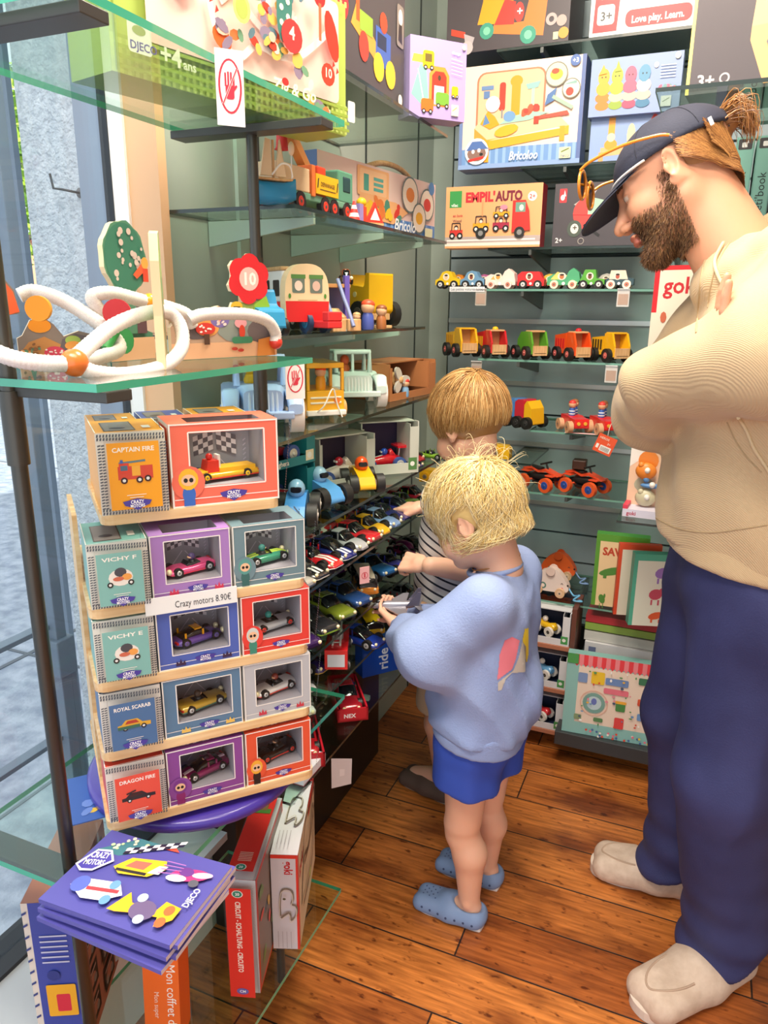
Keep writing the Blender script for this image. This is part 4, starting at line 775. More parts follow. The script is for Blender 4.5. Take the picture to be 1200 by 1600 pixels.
mb=MB();mb.box((0,0,0),(.25,.06,.02),'#dcd8ea',faces={5:K('#e0405a')});mb.box((0,0,.02),(.012,.055,.03),'#e0405a');mb.box((.0,.055,0),(.25,.06,.185),K('#f0c8a8'));P=Pan(mb,(0,0,0),(1,0,0),(0,0,1),.25,.02);P.text('goki',4,2,4,'#b82848')
P=Pan(mb,(0,.055,.02),(1,0,0),(0,0,1),.25,.165);P.poly([(0,40),(0,65),(30,65)],'#f4efe8');P.ell(18,48,10,10,'#ef8a30');P.ell(16,22,10,8,'#b8b49a');mb.build('tray_body',t)
for i,(x,z,c,l) in enumerate(((.045,.115,'#ec8a34','orange wooden animal toy hanging in the white tray'),(.06,.078,'#5a8ac0','blue wooden fish toy in the white tray'),(.05,.045,'#c8c0a0','beige spotted toy in a bag at the bottom of the white tray'))):
    mb=MB();mb.sph((0,0,0),(.026,.012,.022 if i!=1 else .007),K(c,.4),12,8);mb.sph((.004,-.008,.004),(.008,.01,.008),'#f0ece4',8,6);mb.sph((-.012,-.004,.016),(.008,.006,.008),c,8,6);o=mb.build('animal_toy');o.location=t.location+Vector((x,.035,z));tag(o,l,'toy')
# activity boxes on lower shelf
def bookart(c,pics,txt=None,band=None):
    def f(F,w,d,h):
        P=F['front'];A=P.A;P.rect(0,0,100,A,c[1]);P.rect(0,0,8,A,c[0]);P.rect(0,A-14,100,A,c[0])
        if txt:P.text(txt,14,A*.72,16,'#c0482c',w=74,bold=.04)
        for u,v,a,b,col in pics:P.ell(u,v*A,a,b,col,12,.3);P.ell(u+a*.8,v*A+b*.7,a*.35,b*.5,col,10);P.line([(u-a*.5,v*A-b),(u-a*.5,v*A-b*2)],a*.25,col);P.line([(u+a*.5,v*A-b),(u+a*.5,v*A-b*2)],a*.25,col)
    return f
carton('game_box','green jungle animal game box on the lower right shelf','game box',Vector((-.232,2.14,.49)),Vector((-.085,2.15,.49)),.222,.035,'#4f9a3f',bookart(('#5a9a34','#ecd0a0'),[(35,.5,26,8,'#4f8a3a'),(62,.25,20,16,'#4a8a90'),(20,.1,6,10,'#4f8a3a')],'SAVANE'))
carton('game_box','red and orange horse and giraffe game box beside the green one','game box',Vector((-.162,2.09,.49)),Vector((-.05,2.12,.49)),.215,.018,'#d8452c',bookart(('#dd5030','#efe4d0'),[(55,.7,22,9,'#b8382c'),(50,.35,12,20,'#e8a030')]))
carton('game_box','teal dinosaur game box at the right, next to the man’s leg'.replace('’',"'"),'game box',Vector((-.115,2.03,.49)),Vector((.01,2.07,.49)),.21,.03,'#4fae98',bookart(('#55b49c','#e8ece0'),[(60,.75,16,12,'#9a78c8'),(50,.45,14,12,'#c8506a'),(55,.15,16,8,'#e0603a')]))
for i,(z,c,l,th) in enumerate(((.40,'#8aa84a','green-lidded flat game box lying in the pile under the books',.022),(.365,'#c9c8c0','grey flat game box lying in the pile above the town box',.03),(.425,'#b03038','red flat game box on top of the pile under the books',.022))):
    carton('game_box',l,'game box',Vector((-.245,2.16,z)),Vector((.0,2.16,z)),th,.2,c)
carton('game_box','white photo-sided game box in the pile, lowest one','game box',Vector((-.24,2.15,.325)),Vector((.0,2.15,.325)),.038,.2,'#dddde0',lambda F,w,d,h:(F['front'].rect(5,2,14,10,'#6f7aa0')))
mb=MB();mb.box((-.25,2.15,.045),(.02,2.42,.32),K('#2c3234',.5));o=mb.build('dark_base',None,.003);tag(o,'low dark cabinet behind the town game box','cabinet')
def art_town(F,w,d,h):
    P=F['front'];A=P.A;P.rect(0,0,100,A,'#8fc4c0');P.rect(13,A*.15,100,A*.86,'#efdccb')
    for i in range(10):
        u=8+i*9.4;P.poly([(u,A),(u+4.7,A),(u+4.7,A*.88),(u+2.3,A*.85),(u,A*.88)],'#e8414a');P.poly([(u+4.7,A),(u+9.4,A),(u+9.4,A*.88),(u+7,A*.85),(u+4.7,A*.88)],'#ef8a92')
    P.rect(0,A*.88,12,A,'#4a9a50');P.ringp(32,A*.42,8,12,'#7aa8a0');P.ell(32,A*.42,8,8,'#c0d8e0');P.ringp(32,A*.42,14,15,'#e8b8a4');P.ell(32,A*.44,3,4,'#6a7ac0')
    q=random.Random(11)
    for u,v,a,b,c in((18,.72,5,7,'#7f9ac8'),(34,.74,7,9,'#f0c830'),(54,.72,12,5,'#6f8fc4'),(54,.60,13,4,'#e8788a'),(60,.42,5,6,'#4a8a4a'),(60,.48,6,2,'#f0b040'),(82,.78,6,5,'#3f7a5a'),(84,.52,7,5,'#e0603c'),(86,.34,8,5,'#6f9ad0'),(60,.22,5,8,'#e04a4a'),(38,.22,5,3,'#5a8a5a'),(16,.22,4,4,'#8aa078')):P.rr(u-a,A*v-b*.8,u+a,A*v+b*.8,1.5,c)
    for i in range(40):P.ell(q.uniform(14,98),A*q.uniform(.16,.84),q.uniform(.8,2),q.uniform(.8,2),q.choice(['#e0503c','#f0b840','#6a9ac8','#5a9a60','#e890a0','#4a5a7a','#ffffff']),6)
    for i in range(24):P.ell(q.uniform(20,98),A*q.uniform(.02,.10),1.4,1.4,q.choice(['#e0503c','#f0d040','#f4f0e8','#4a6aa8','#e87a90']),6)
    P.poly([(94,0),(99,A*.10),(99,0)],'#d8303c')
carton('game_box','large town map game box with pink striped awning border near the floor','game box',Vector((-.272,2.03,.115)),Vector((-.005,2.05,.115)),.25,.035,'#8fc4c0',art_town,lean=-.08)
mb=MB();mb.box((-.29,2.02,.07),(.06,2.14,.114),K('#3b3f42',.4));o=mb.build('low_shelf',None,.002);tag(o,'low dark ledge under the town map game box','shelf')
# small display with three boxed cars
t=thing('display_rack','narrow three-tier wooden display rack near the floor with boxed cars','display rack',(-.425,2.09,.055))
mb=MB();mb.box((.148,0,0),(.162,.13,.43),K('#6b4034',.45));mb.build('side_panel',t)
mb=MB();mb.box((0,0.12,0),(.15,.13,.43),K('#2c3040',.5));mb.build('back_panel',t)
for z in(.0,.145,.29):
    mb=MB();mb.box((-.01,0,z),(.148,.12,z+.014),K('#b9785c',.45));mb.build('tier',t,.001)
def openbox(label,A,B,z,h,d,col,inner,side=None,chip=None,edge=.10,topc=None,cat='toy box',flag=None):
    A=Vector(A);B=Vector(B);e=B-A;w=math.hypot(e.x,e.y);mb=MB();C=K(col,.45);I=K(inner,.6);b=.003
    mb.box((0,0,0),(w,d,b),C);mb.box((0,d-b,0),(w,d,h),I);mb.box((0,0,0),(b,d,h),C);mb.box((w-b,0,0),(w,d,h),C);mb.box((0,d*.25,h-b),(w,d,h),C)
    mb.box((b,b,b),(w-b,d-b,b+.001),I);fz=h*.20
    mb.box((0,-.001,0),(w,.001,fz),C);mb.box((w*.84,-.001,fz),(w,.001,h*.9),C);mb.box((w*.84,0,fz),(w*.85,d*.9,h*.96),C);mb.box((0,-.001,fz),(w*.05,.001,h*.9),C)
    P=Pan(mb,(0,-.001,0),(1,0,0),(0,0,1),w,h)
    if chip:P.rect(82,P.A*.06,97,P.A*.30,chip);P.ell(89,P.A*.18,4,4,'#eef2ea')
    if flag:P.text('Baghera',24,P.A*.06,6,'#efe8dc');P.rect(8,P.A*.05,13,P.A*.15,'#3a4aa0');P.rect(13,P.A*.05,18,P.A*.15,'#f0f0f0');P.rect(18,P.A*.05,23,P.A*.15,'#d03030')
    elif chip:P.ell(8,P.A*.1,2,2,'#c83040')
    o=mb.build('display_box');o.location=(A.x,A.y,z);o.rotation_euler=(0,0,math.atan2(e.y,e.x));tag(o,label,cat);return o
for z,c,l in((.069,'#d83038','red'),(.214,'#6aa8d8','light blue'),(.359,'#e8b81c','yellow')):
    openbox('white open box with a %s toy car in the low display rack'%l,(-.42,2.095,0),(-.28,2.095,0),z+.0005,.105,.085,'#dfe0e4','#1f2a4a',chip='#4a9a54')
    t2=thing('baby_car','%s rounded toy car with big white wheels'%l,'toy car',(-.357,2.135,z+.0245),math.pi-.5)
    mb=MB();mb.loft([(-.036,.010,.012,.026),(-.028,.014,.006,.034),(-.005,.013,.010,.026),(.02,.014,.006,.036),(.036,.009,.010,.026)],K(c,.3,0,.5),14,2.3);mb.sph((.006,0,.038),.009,'#f0e8e0');mb.build('body',t2)
    for x in(-.024,.024):
        for y in(-.018,.018):wheel(t2,x,y,.008,.0155,.009,tire='#efe9e0',hub='#4a4038',hr=.4)
# pull-along animals
def pull(label,loc,rz,c,c2,snout,cord,ears,col='pull_toy'):
    t=thing('pull_along_animal',label,'pull-along toy',loc,rz)
    mb=MB();pts=smooth([(.05,.02,0),(.045,.05,0),(.01,.085,0),(-.03,.075,0),(-.055,.045,0),(-.055,.015,0),(0,.012,0)],4,True);mb.prism([(p.x,p.y) for p in pts],'y',-.012,.012,c,c2);P=Pan(mb,(-.06,-.012,0),(1,0,0),(0,0,1),.12,.09)
    P.ell(28,24,9,9,'#5f8a80');P.ell(28,24,5,5,c);P.line([(74,34),(77,38),(80,34)],1.4,'#3a3034');P.ell(78,24,3,2.4,'#e88a90');P.ell(92,34,2.6,2.6,'#2a2224');mb.build('body',t,.002)
    mb=MB()
    for s in(-1,1):mb.cyl((-.004,s*.013,.078),(-.004,s*.018,.078),.014,K(c2,.4));
    mb.build('ear',t);mb=MB();mb.tube(smooth([(.05,0,.03),(.07,-.01,.012),(.09,-.02,.02),(.075,-.03,.005),(.1,-.025,.004),(.085,-.015,.003)],5),.0028,cord);mb.build('pull_cord',t)
    for x in(-.04,.03):
        for s in(-1,1):wheel(t,x,s*.019,.015,.015,.009,tire='#e0b890',hub='#e8c8a8')
    return t
pull('white mouse pull-along toy with rosy cheek and blue cord',tuple(at(862,928,Z=.492)),-.1,'#ecdcd4','#e8cfc4',1,'#6ab0d8',1)
pull('orange fox pull-along toy behind the white mouse',tuple(at(872,905,Z=.492)+Vector((0,.02,0))),-.1,'#e8642a','#d85a28',1,'#7a9ac8',1)
pull('grey hedgehog bead pull-along toy, partly hidden by the blond child',tuple(at(805,905,Z=.492)+Vector((.0,.06,0))),0,'#c8beb8','#b0a8a4',1,'#d8c8b0',0)
t=thing('wire_bead_toy','small white wire bead frame with yellow and orange beads beside the mouse toy','toy',tuple(at(828,925,Z=.492)))
mb=MB();mb.box((-.03,-.02,0),(.03,.02,.012),K('#efd2b4'));mb.build('base',t)
for k,c in enumerate(('#f0b020','#e87a30','#d04038')):
    mb=MB();mb.tube(smooth([(-.025+k*.01,0,.01),(-.03+k*.012,0,.06),(0+k*.01,0,.085-k*.012),(.025,0,.05),(.028-k*.01,0,.01)],5),.0016,'#efe8e4');mb.build('wire',t);mb=MB();mb.cyl((-.031+k*.012,0,.045),(-.031+k*.012,0,.062),.011,K(c,.4));mb.build('bead',t)
# ---------------- back wall rows ----------------
row=[('#eec51e','yellow',702,'dome','#222222',None,'#f0c8a0'),('#6f9cc0','light blue',741,'dome','#222222',None,'#8a4a3a'),('#f3dcd2','cream unicorn',783,'animal','#e8d4cc',('#f0b060',[(.2,.5),(.35,.8),(.5,.7),(.4,.5)]),'#e8a050'),
 ('#dc2c30','red bus',831,'bus','#222222',None,'#8a5a4a'),('#4fa878','green dinosaur',882,'animal','#efe2c8',('#f0d070',[(.1,.5),(.3,.9),(.6,.7),(.5,.5)]),'#c8784a'),('#5aaa3a','green tractor',925,'tractor','#222222',None,'#7a4a30'),('#34505a','dark teal and cream',968,'dome','#efe6d8',('#efdcc4',[(.15,.5),(.2,.95),(.7,.95),(.8,.5)]),'#b85a48')]
for c,l,px_,sh,wc,top,face in row:
    charcar(c,'%s wooden character car in the row on the back wall'%l,tuple(at(px_,442,Y=2.17).xy)+(1.3955,),0,top,face,wc=wc,hub='#dddddd' if wc=='#222222' else '#c8806a',w=.075 if sh!='animal' else .09,h=.05,shape=sh)
for c,l,px_ in(('#e89030','orange','720'),('#c86aa0','pink','760'),('#8a6a9a','violet','808'),('#e8c040','amber','862'),('#8fb8c0','pale blue','905'),('#c8c0b8','grey','950')):
    charcar(c,'%s wooden character car in the second row behind, mostly hidden'%l,tuple(at(int(px_),440,Y=2.22).xy)+(1.3955,),0,None,'#e8c0a0',w=.07,h=.042,group='second row of character cars')
for c,c2,l,px_,k,s in(('#f0b81c','#c88a14','yellow dump truck, leftmost of the five chunky trucks',722,'dump',1.05),('#cc2228','#f0ece4','red fire truck of the five chunky trucks, with small yellow roof light',768,'cover',1.0),('#5a9e2c','#3f7a20','green tractor with natural wood bumper among the five chunky trucks',830,'tractor',1.0),('#e8521c','#c83c18','orange truck with red roof light among the five chunky trucks',896,'cover',1.0),('#eeb41c','#4a3a20','yellow truck with dark side lettering, rightmost of the five chunky trucks',955,'dump',1.0)):
    p=at(px_,556,Y=2.19);chunk(c,K('#f0c020') if 'yellow roof' in l else (K('#d02028') if 'red roof' in l else K(c2)),l,(p.x,p.y,1.2005),-.85,k,s*.98,'chunky wooden trucks in a row')
# third row
p=at(820,664,Y=2.19);t=thing('bend_truck','blue, red and yellow wooden truck with black wheels on the third shelf','toy truck',(p.x,p.y,1.0005),-.5)
for x0,x1,c,n in((-.055,-.022,'#4f86c8','tail_block'),(-.018,.014,'#c8283a','cabin_block'),(.018,.045,'#f0b81c','nose_block')):
    mb=MB();mb.prism([(x0,.012),(x0,.075 if n!='nose_block' else .07),(x0+.01,.083),(x1,.083 if n!='nose_block' else .06),(x1+.004,.012)],'y',-.028,.028,K(c,.3,0,.4))
    mb.build(n,t,.004,3)
mb=MB();mb.sph((0,0,.062),.014,WOODR);mb.build('driver',t)
for x in(-.04,.0,.036):
    for s in(-1,1):wheel(t,x,s*.035,.018,.018,.014,hub='#333333')
def convert(px_,lab):
    p=at(px_,672,Y=2.18);t=thing('wooden_convertible',lab,'toy car',(p.x,p.y,1.0005),-1.0)
    mb=MB();mb.prism([(-.05,.014),(-.05,.045),(.0,.045),(.012,.042),(.048,.04),(.05,.014)],'y',-.022,.022,K('#dc2020',.3,0,.4));mb.cyl((.049,-.010,.028),(.052,-.010,.028),.005,'#f0b840');mb.cyl((.049,.010,.028),(.052,.010,.028),.005,'#f0b840');mb.build('body',t,.004)
    for x in(-.034,.032):
        for s in(-1,1):wheel(t,x,s*.03,.017,.017,.014,tire='#d8a880',hub='#c8906a')
    for i,(x,y) in enumerate(((-.006,-.008),(-.03,.010))):
        q=thing('peg_figure','round-headed peg figure with blue stripes riding %s in the %s red convertible'%(('in front','at the back')[i],lab.split()[0]),'toy figure',(p.x+math.cos(-1)*x-math.sin(-1)*y,p.y+math.sin(-1)*x+math.cos(-1)*y,1.045),-1)
        m2=MB();m2.lathe([(.009,0),(.0095,.006),(.0095,.010),(.0085,.018),(.006,.024)],K('#3a62b0',.4),12);m2.lathe([(.0098,.004),(.0098,.007)],'#f0f0f0',12);m2.lathe([(.0093,.012),(.0091,.015)],'#f0f0f0',12);m2.build('torso',q);m2=MB();m2.sph((0,0,.032),.0115,'#e0b088');m2.sph((0,0,.036),(.011,.011,.009),'#a06a44' if i else '#d84038');m2.build('head',q)
convert(897,'left red wooden convertible with two peg figures');convert(943,'right red wooden convertible with two peg figures')
p=at(905,675,Y=2.14);mb=MB();mb.box((-.04,-.005,0),(.05,0.01,.001),'#efc8c8');o=mb.build('price_card');o.location=(p.x,p.y,1.0006);tag(o,'pink-white price card lying before the red convertibles','price label')
mb=MB();mb.box((-.026,-.001,-.026),(.026,.001,.026),K('#e8582c',.4),M=Ry(.35));P=Pan(mb,(-.026,-.001,-.026),(1,0,0),(0,0,1),.052,.052,M=Ry(.35));P.rr(30,12,90,44,3,'#f4efe8');P.rect(8,20,22,44,'#f4efe8')
for k in range(9):P.rect(36+k*5.4,16,38+k*5.4,38,'#333333')
P.text('HEROS',10,76,12,'#f4d8c4');P.text('3+',60,54,12,'#f4d8c4')
mb.tube([(.006,-.001,.026),(.008,0,.045),(.012,.004,.06)],.0007,'#f0f0f0');o=mb.build('product_tag');o.location=at(945,695,Y=2.12);tag(o,'orange swing tag with barcode hanging from the right red convertible','tag')
p=at(665,655,Y=2.2)
for px_,py_,l in((672,742,'yellow wooden wheel toy half hidden behind the children, at left'),(783,705,'yellow wooden toy half hidden behind the taller child')):
    p=at(px_,py_,Y=2.20);t=thing('yellow_toy',l,'toy',(p.x,p.y,p.z-.02));mb=MB();mb.prism([(-.03,0),(-.03,.03),(-.02,.04),(.02,.04),(.03,.03),(.03,0)],'y',-.02,.02,K('#ecb81e',.35));mb.build('body',t,.003);wheel(t,-.01,-.022,.018,.014,.006,tire='#e0a818',hub='#8a7a60')
shelf('glass_shelf','short glass shelf behind the taller child holding the yellow toys',-.72,-.50,2.145,2.42,at(672,742,Y=2.20).z-.0202,GEDGED,.006);shelf('glass_shelf','upper short glass shelf behind the taller child',-.52,-.44,2.145,2.42,at(783,705,Y=2.20).z-.0202,GEDGED,.006)
def quad(px_,lab,crate=False):
    p=at(px_,775,Y=2.2);t=thing('toy_quad_bike',lab,'toy quad bike',(p.x,p.y,.8155),-.45);O=K('#e0502c',.3,0,.4);D=K('#1c1a1a',.4)
    mb=MB();mb.loft([(-.05,.012,.03,.04),(-.02,.016,.024,.046),(.02,.016,.024,.05),(.05,.010,.03,.045)],D,12,3);mb.box((-.02,-.022,.018),(.03,.022,.024),D);mb.build('frame',t)
    mb=MB();mb.prism([(-.06,.052),(-.03,.058),(-.005,.05),(.02,.056),(.05,.05),(.062,.046),(.05,.054),(.015,.064),(-.01,.056),(-.035,.066),(-.064,.058)],'y',-.014,.014,O);mb.box((-.058,-.03,.05),(-.03,.03,.054),O);mb.box((.03,-.03,.046),(.058,.03,.050),O);mb.build('fairing',t,.001)
    mb=MB();mb.loft([(-.04,.012,.058,.068),(0,.010,.056,.066)],D,10,3);mb.build('seat',t);mb=MB();mb.cyl((.02,0,.06),(.012,0,.08),.003,D);mb.cyl((.012,-.026,.08),(.012,.026,.08),.003,D);mb.build('handlebar',t)
    for x in(-.042,.042):
        for s in(-1,1):
            mb=MB();mb.cyl((x*.5,0,.03),(x,s*.03,.022),.003,O);mb.build('wishbone',t);wheel(t,x,s*.038,.022,.022,.014,tire='#e05a28',hub='#33509a',hr=.6)
    if crate:
        c=MB();c.box((-.02,-.018,0),(.02,.018,.028),K('#4a2c1c',.4));o=c.build('crate',None,.003);o.location=(p.x-.02,p.y+.01,.8155+.069);tag(o,'small dark brown crate sitting on the right quad bike','crate')
quad(845,'left orange and black quad bike with blue hubs, partly behind the blond head');quad(912,'right orange and black quad bike carrying a brown crate',True)
# ---------------- upper left shelves toys ----------------
t=thing('toy_sailboat','wooden sailing boat with deep blue hull on the upper left shelf','toy boat',(-.66,1.095,1.5),.9);t.scale=(.74,.74,.95)
mb=MB();mb.loft([(-.045,.018,.0,.038),(-.03,.024,0,.036),(.02,.024,0,.036),(.05,.004,.01,.044)],K('#1f7fae',.3),18,3);mb.build('hull',t);mb=MB();mb.loft([(-.04,.018,.037,.042),(.02,.02,.036,.041),(.042,.006,.038,.043)],WOODR,12,3);mb.build('deck',t)
mb=MB();mb.cyl((0,0,.04),(0,0,.10),.003,WOODR);mb.build('mast',t)
for a,b in((-.03,-.004),(.004,.028)):
    mb=MB();mb.prism([(a,.045),(b,.045),(b-(.002 if a<0 else .014),.10),((a+b)/2,.102)],'y',-.003,.003,K('#efcfa8'));mb.build('sail',t)
for x,c in((-.046,'#f0c81c'),(.042,'#efd0b0')):
    mb=MB();mb.tube([(x,.0,.04),(x,0,.08)],.0012,'#e8e8e8');mb.sph((x,0,.09),(.007,.006,.011),K(c,.3));mb.build('buoy',t)
mb=MB();mb.tube(smooth([(.04,-.01,.045),(.03,-.02,.06),(.01,-.022,.062),(-.01,-.02,.045)],5),.0018,'#efe6dc');mb.build('rope',t)
t=thing('crane_truck','long wooden crane truck with green chassis and yellow side sign','toy truck',(-.685,1.24,1.5),math.pi/2-.05);L=.13
mb=MB();mb.box((-.125,-.03,.02),(.13,.03,.032),K('#6f9f86'));mb.build('chassis',t,.002)
mb=MB();mb.box((-.125,-.03,.032),(-.03,.03,.07),K('#efd0a8'));mb.build('cargo_box',t,.002);mb=MB();mb.box((-.028,-.033,.028),(-.016,.033,.078),K('#e87a3c'));mb.build('gate',t,.001)
mb=MB();mb.box((-.016,-.034,.034),(.062,-.028,.066),K('#f0b818'));P=Pan(mb,(-.016,-.034,.034),(1,0,0),(0,0,1),.078,.032);P.text('DEPANNAGE',20,17,9,'#6a4a20',w=62);P.line([(16,10),(86,10)],2,'#6a4a20');P.poly([(4,12),(8,12),(12,32),(8,32)],'#2a2a2a');P.poly([(90,12),(94,12),(98,32),(94,32)],'#2a2a2a');mb.build('side_sign',t)
mb=MB();mb.box((.07,-.03,.03),(.125,.03,.085),K('#5f9a80'));mb.box((.085,-.031,.048),(.115,.031,.076),K('#2f4a4a',.1));mb.build('cab',t,.003)
mb=MB();mb.prism([(.025,.05),(.045,.05),(-.06,.15),(-.075,.148),(-.07,.138)],'y',-.008,.008,K('#c88448'));mb.build('crane_arm',t,.002);mb=MB();mb.box((.018,-.016,.034),(.05,-.009,.085),K('#e0482a'));mb.box((.018,.009,.034),(.05,.016,.085),K('#e0482a'));mb.build('crane_bracket',t,.004)
mb=MB();mb.tube([(-.068,0,.145),(-.068,0,.122)],.0012,'#b88a50');mb.lathe([(.002,.122),(.009,.118),(.010,.100),(.013,.096),(.0,.094)],K('#d83a44'),12,M=T(-.068,0,0));mb.build('hook_bell',t)
for x in(-.10,-.062,.02,.052,.1):
    for s in(-1,1):wheel(t,x,s*.027,.016,.016,.010,tire='#2a2224',hub='#e0402c')
c=thing('traffic_cone','tiny red and white striped traffic cone beside the crane truck','toy cone',(-.638,1.345,1.5));mb=MB()
for k in range(5):mb.lathe([(.012-k*.002,k*.007),(.012-(k+1)*.002,(k+1)*.007)],'#e03a34' if k%2==0 else '#f4f0ee',12)
mb.build('cone_body',c)
c=thing('warning_sign_toy','toy triangular road works sign with red border on the upper shelf','toy sign',(-.632,1.425,1.5),1.1);mb=MB();mb.prism([(-.022,.004),(.022,.004),(0,.042)],'y',-.003,.003,K('#dc3a30'));mb.prism([(-.012,.009),(.012,.009),(0,.031)],'y',-.0036,-.003,'#f4efe8');mb.box((-.02,-.006,0),(.02,.006,.004),WOODR);mb.build('board',c)
c=thing('signal_post_toy','small lilac and red toy signal post behind the cone','toy',(-.65,1.385,1.5));mb=MB();mb.box((-.009,-.009,0),(.009,.009,.035),K('#9a8ac8'));mb.box((-.008,.012,0),(.008,.026,.032),K('#e04a30'));mb.sph((0,.019,.040),(.010,.010,.009),'#f0c01c');mb.build('post_blocks',c)
# second shelf z 1.30
def cara():
    t=thing('toy_caravan','red and white wooden camper van with arched cream front','toy camper',(-.70,1.225,1.3005),-.62)
    # long axis x, front at +x
    mb=MB();mb.box((-.125,-.038,.018),(.03,.038,.052),K('#e03030'));mb.box((-.125,-.038,.052),(.03,.038,.105),K('#ece8e4'));P=Pan(mb,(-.125,-.038,.018),(1,0,0),(0,0,1),.155,.087);P.rr(42,28,64,46,2,'#3a3030');P.rr(74,28,92,46,2,'#3a3030');mb.build('body',t,.003)
    mb=MB();mb.box((-.13,-.04,.105),(.03,.04,.112),WOODR);mb.build('roof',t,.003)
    f=smooth([(-.04,.018,0),(-.043,.06,0),(-.038,.095,0),(-.018,.114,0),(.018,.114,0),(.038,.095,0),(.043,.06,0),(.04,.018,0)],4)
    mb=MB();mb.prism([(p.x,p.y) for p in f],'x',.03,.052,K('#efd2a8'));P=Pan(mb,(.052,-.043,0),(0,1,0),(0,0,1),.086,.12);P.poly([(3,21),(97,21),(99,62),(1,62)],'#dc2428');P.rr(16,78,44,112,3,'#6a7a70');P.rr(56,78,84,112,3,'#6a7a70');P.rect(14,106,46,114,'#5a8a4a');P.rect(54,106,86,114,'#5a8a4a');P.ell(30,92,9,10,'#efd8c8');P.ell(70,92,9,10,'#d8b8a8');P.line([(28,64),(72,64)],1.5,'#c8a070');P.ell(10,72,3,5,'#4a8a3a');P.ell(90,72,3,5,'#4a8a3a');mb.build('front_panel',t,.002)
    for x in(-.085,.01):
        for s in(-1,1):wheel(t,x,s*.038,.02,.02,.012,tire='#e03030' if 0 else '#2a2a2a',hub='#f0ece4')
cara()
t=thing('toy_pickup','blue toy pickup with beige seat between the maze flower and the camper','toy car',(-.645,1.02,1.3005),-.5);mb=MB();mb.prism([(-.04,.012),(-.04,.04),(-.015,.045),(-.012,.07),(.006,.07),(.015,.045),(.035,.04),(.04,.012)],'y',-.022,.022,K('#2f8fc0'));mb.cyl((.0395,-.012,.028),(.042,-.012,.028),.005,'#f0d84a');mb.build('body',t,.004);mb=MB();mb.box((-.04,-.018,.04),(-.014,.018,.062),WOODR);mb.build('load_block',t,.003)
for x in(-.024,.024):
    for s in(-1,1):wheel(t,x,s*.025,.014,.014,.009,hub='#9ab8c8')
t=thing('low_trailer','small red toy trailer with blue-rimmed wheel before the camper','toy trailer',(-.645,1.215,1.3005),-.5);mb=MB();mb.box((-.02,-.015,.008),(.05,.015,.02),K('#dc2c30'));mb.box((.03,-.015,.02),(.05,.015,.036),K('#dc2c30'));mb.build('bed',t,.002)
for s in(-1,1):wheel(t,-.012,s*.02,.016,.018,.009,tire='#23395a',hub='#2f6f9a')
for i,(x,y) in enumerate(((-.638,1.262),(-.63,1.31))):
    mb=MB();mb.box((-.018,-.014,0),(.018,.014,.022),WOODR);o=mb.build('wooden_block',None,.0015);o.location=(x,y,1.3005);o.rotation_euler=(0,0,-.6);tag(o,('pale wooden block nearest the camper','pale wooden block nearest the toy garage')[i],'block','wooden blocks')
t=thing('toy_garage','purple and wood two-level toy car park with ramps','toy garage',(-.71,1.34,1.3005),-.55);t.scale=(.86,.9,.86)
mb=MB();mb.box((-.06,-.03,.012),(.06,-.024,.06),K('#8f80c8'));P=Pan(mb,(-.06,-.03,.012),(1,0,0),(0,0,1),.12,.048);P.text('CAR',52,20,6,'#e8e0f4');P.text('PARK',52,11,6,'#e8e0f4');P.line([(6,26),(40,26)],1,'#b8aee0');mb.box((-.06,.03,.012),(.06,.036,.10),K('#b8a8d8'));mb.build('panel',t)
for z,c in((.006,'#a8c8d0'),(.092,'#c8905a')):
    mb=MB();mb.box((-.065,-.035,z),(.065,.04,z+.008),K(c));mb.build('deck',t,.001)
for x in(.058,):
    for y in(-.03,.03):
        mb=MB();mb.box((x,y-.006,.0),(x+.01,y+.006,.118),K('#6a5ab8'));mb.build('pillar',t,.001)
for y in(-.035,.01):
    mb=MB();mb.tube([(.06,y,.11),(.085,y,.07),(.10,y,.05),(.125,y,.01)],.0045,K('#7a86b0'),6);mb.build('ramp_rail',t)
mb=MB();mb.box((.07,-.03,.0),(.11,.01,.004),K('#a8c8d8'));mb.prism([(.066,.048),(.1,.03),(.1,.024),(.066,.042)],'y',-.03,.008,WOODR);mb.build('ramp',t)
diecast('van','#8ab4b8','#6a9098','pale blue wooden minibus parked on the garage roof',(-.735,1.345,1.3870),-.55,L=.075,H=.026,hub='#e8c050',cat='toy car')
diecast('beetle','#e87030','#c85a28','orange wooden car parked on the garage roof corner',(-.680,1.395,1.3870),-.9,L=.045,H=.03,cat='toy car')
def peg(loc,c,h,label,s=1.):
    t=thing('peg_figure',label,'toy figure',loc);t.scale=(s,s,s);mb=MB();mb.lathe([(.010,0),(.011,.006),(.010,.022),(.007,.028)],K(c,.4),12);mb.build('torso',t);mb=MB();mb.sph((0,0,.036),.0115,'#e0b48c');mb.sph((0,.001,.041),(.0117,.0117,.008),h);mb.build('head',t)
peg((-.634,1.40,1.3005),'#4a5aa8','#e0502c','blue peg figure with orange helmet below the garage ramp',1.2);peg((-.628,1.455,1.3005),'#a86838','#8a5028','brown wooden dog-like figure beside the garage');peg((-.64,1.36,1.3005),'#6fa8c8','#c8a070','light blue small figure at the garage foot',.7)
t=thing('toy_dumper','tall yellow toy dumper with large black wheel at the shelf end','toy truck',(-.74,1.60,1.3005),-.45)
mb=MB();mb.prism([(-.01,.03),(-.01,.10),(.0,.115),(.008,.09),(.05,.085),(.056,.115),(.068,.115),(.068,.035),(.06,.028)],'y',-.035,.035,K('#f0b810',.3,0,.4));mb.cyl((.02,-.036,.07),(.02,-.037,.07),.006,'#efe0a0');mb.build('skip',t,.004)
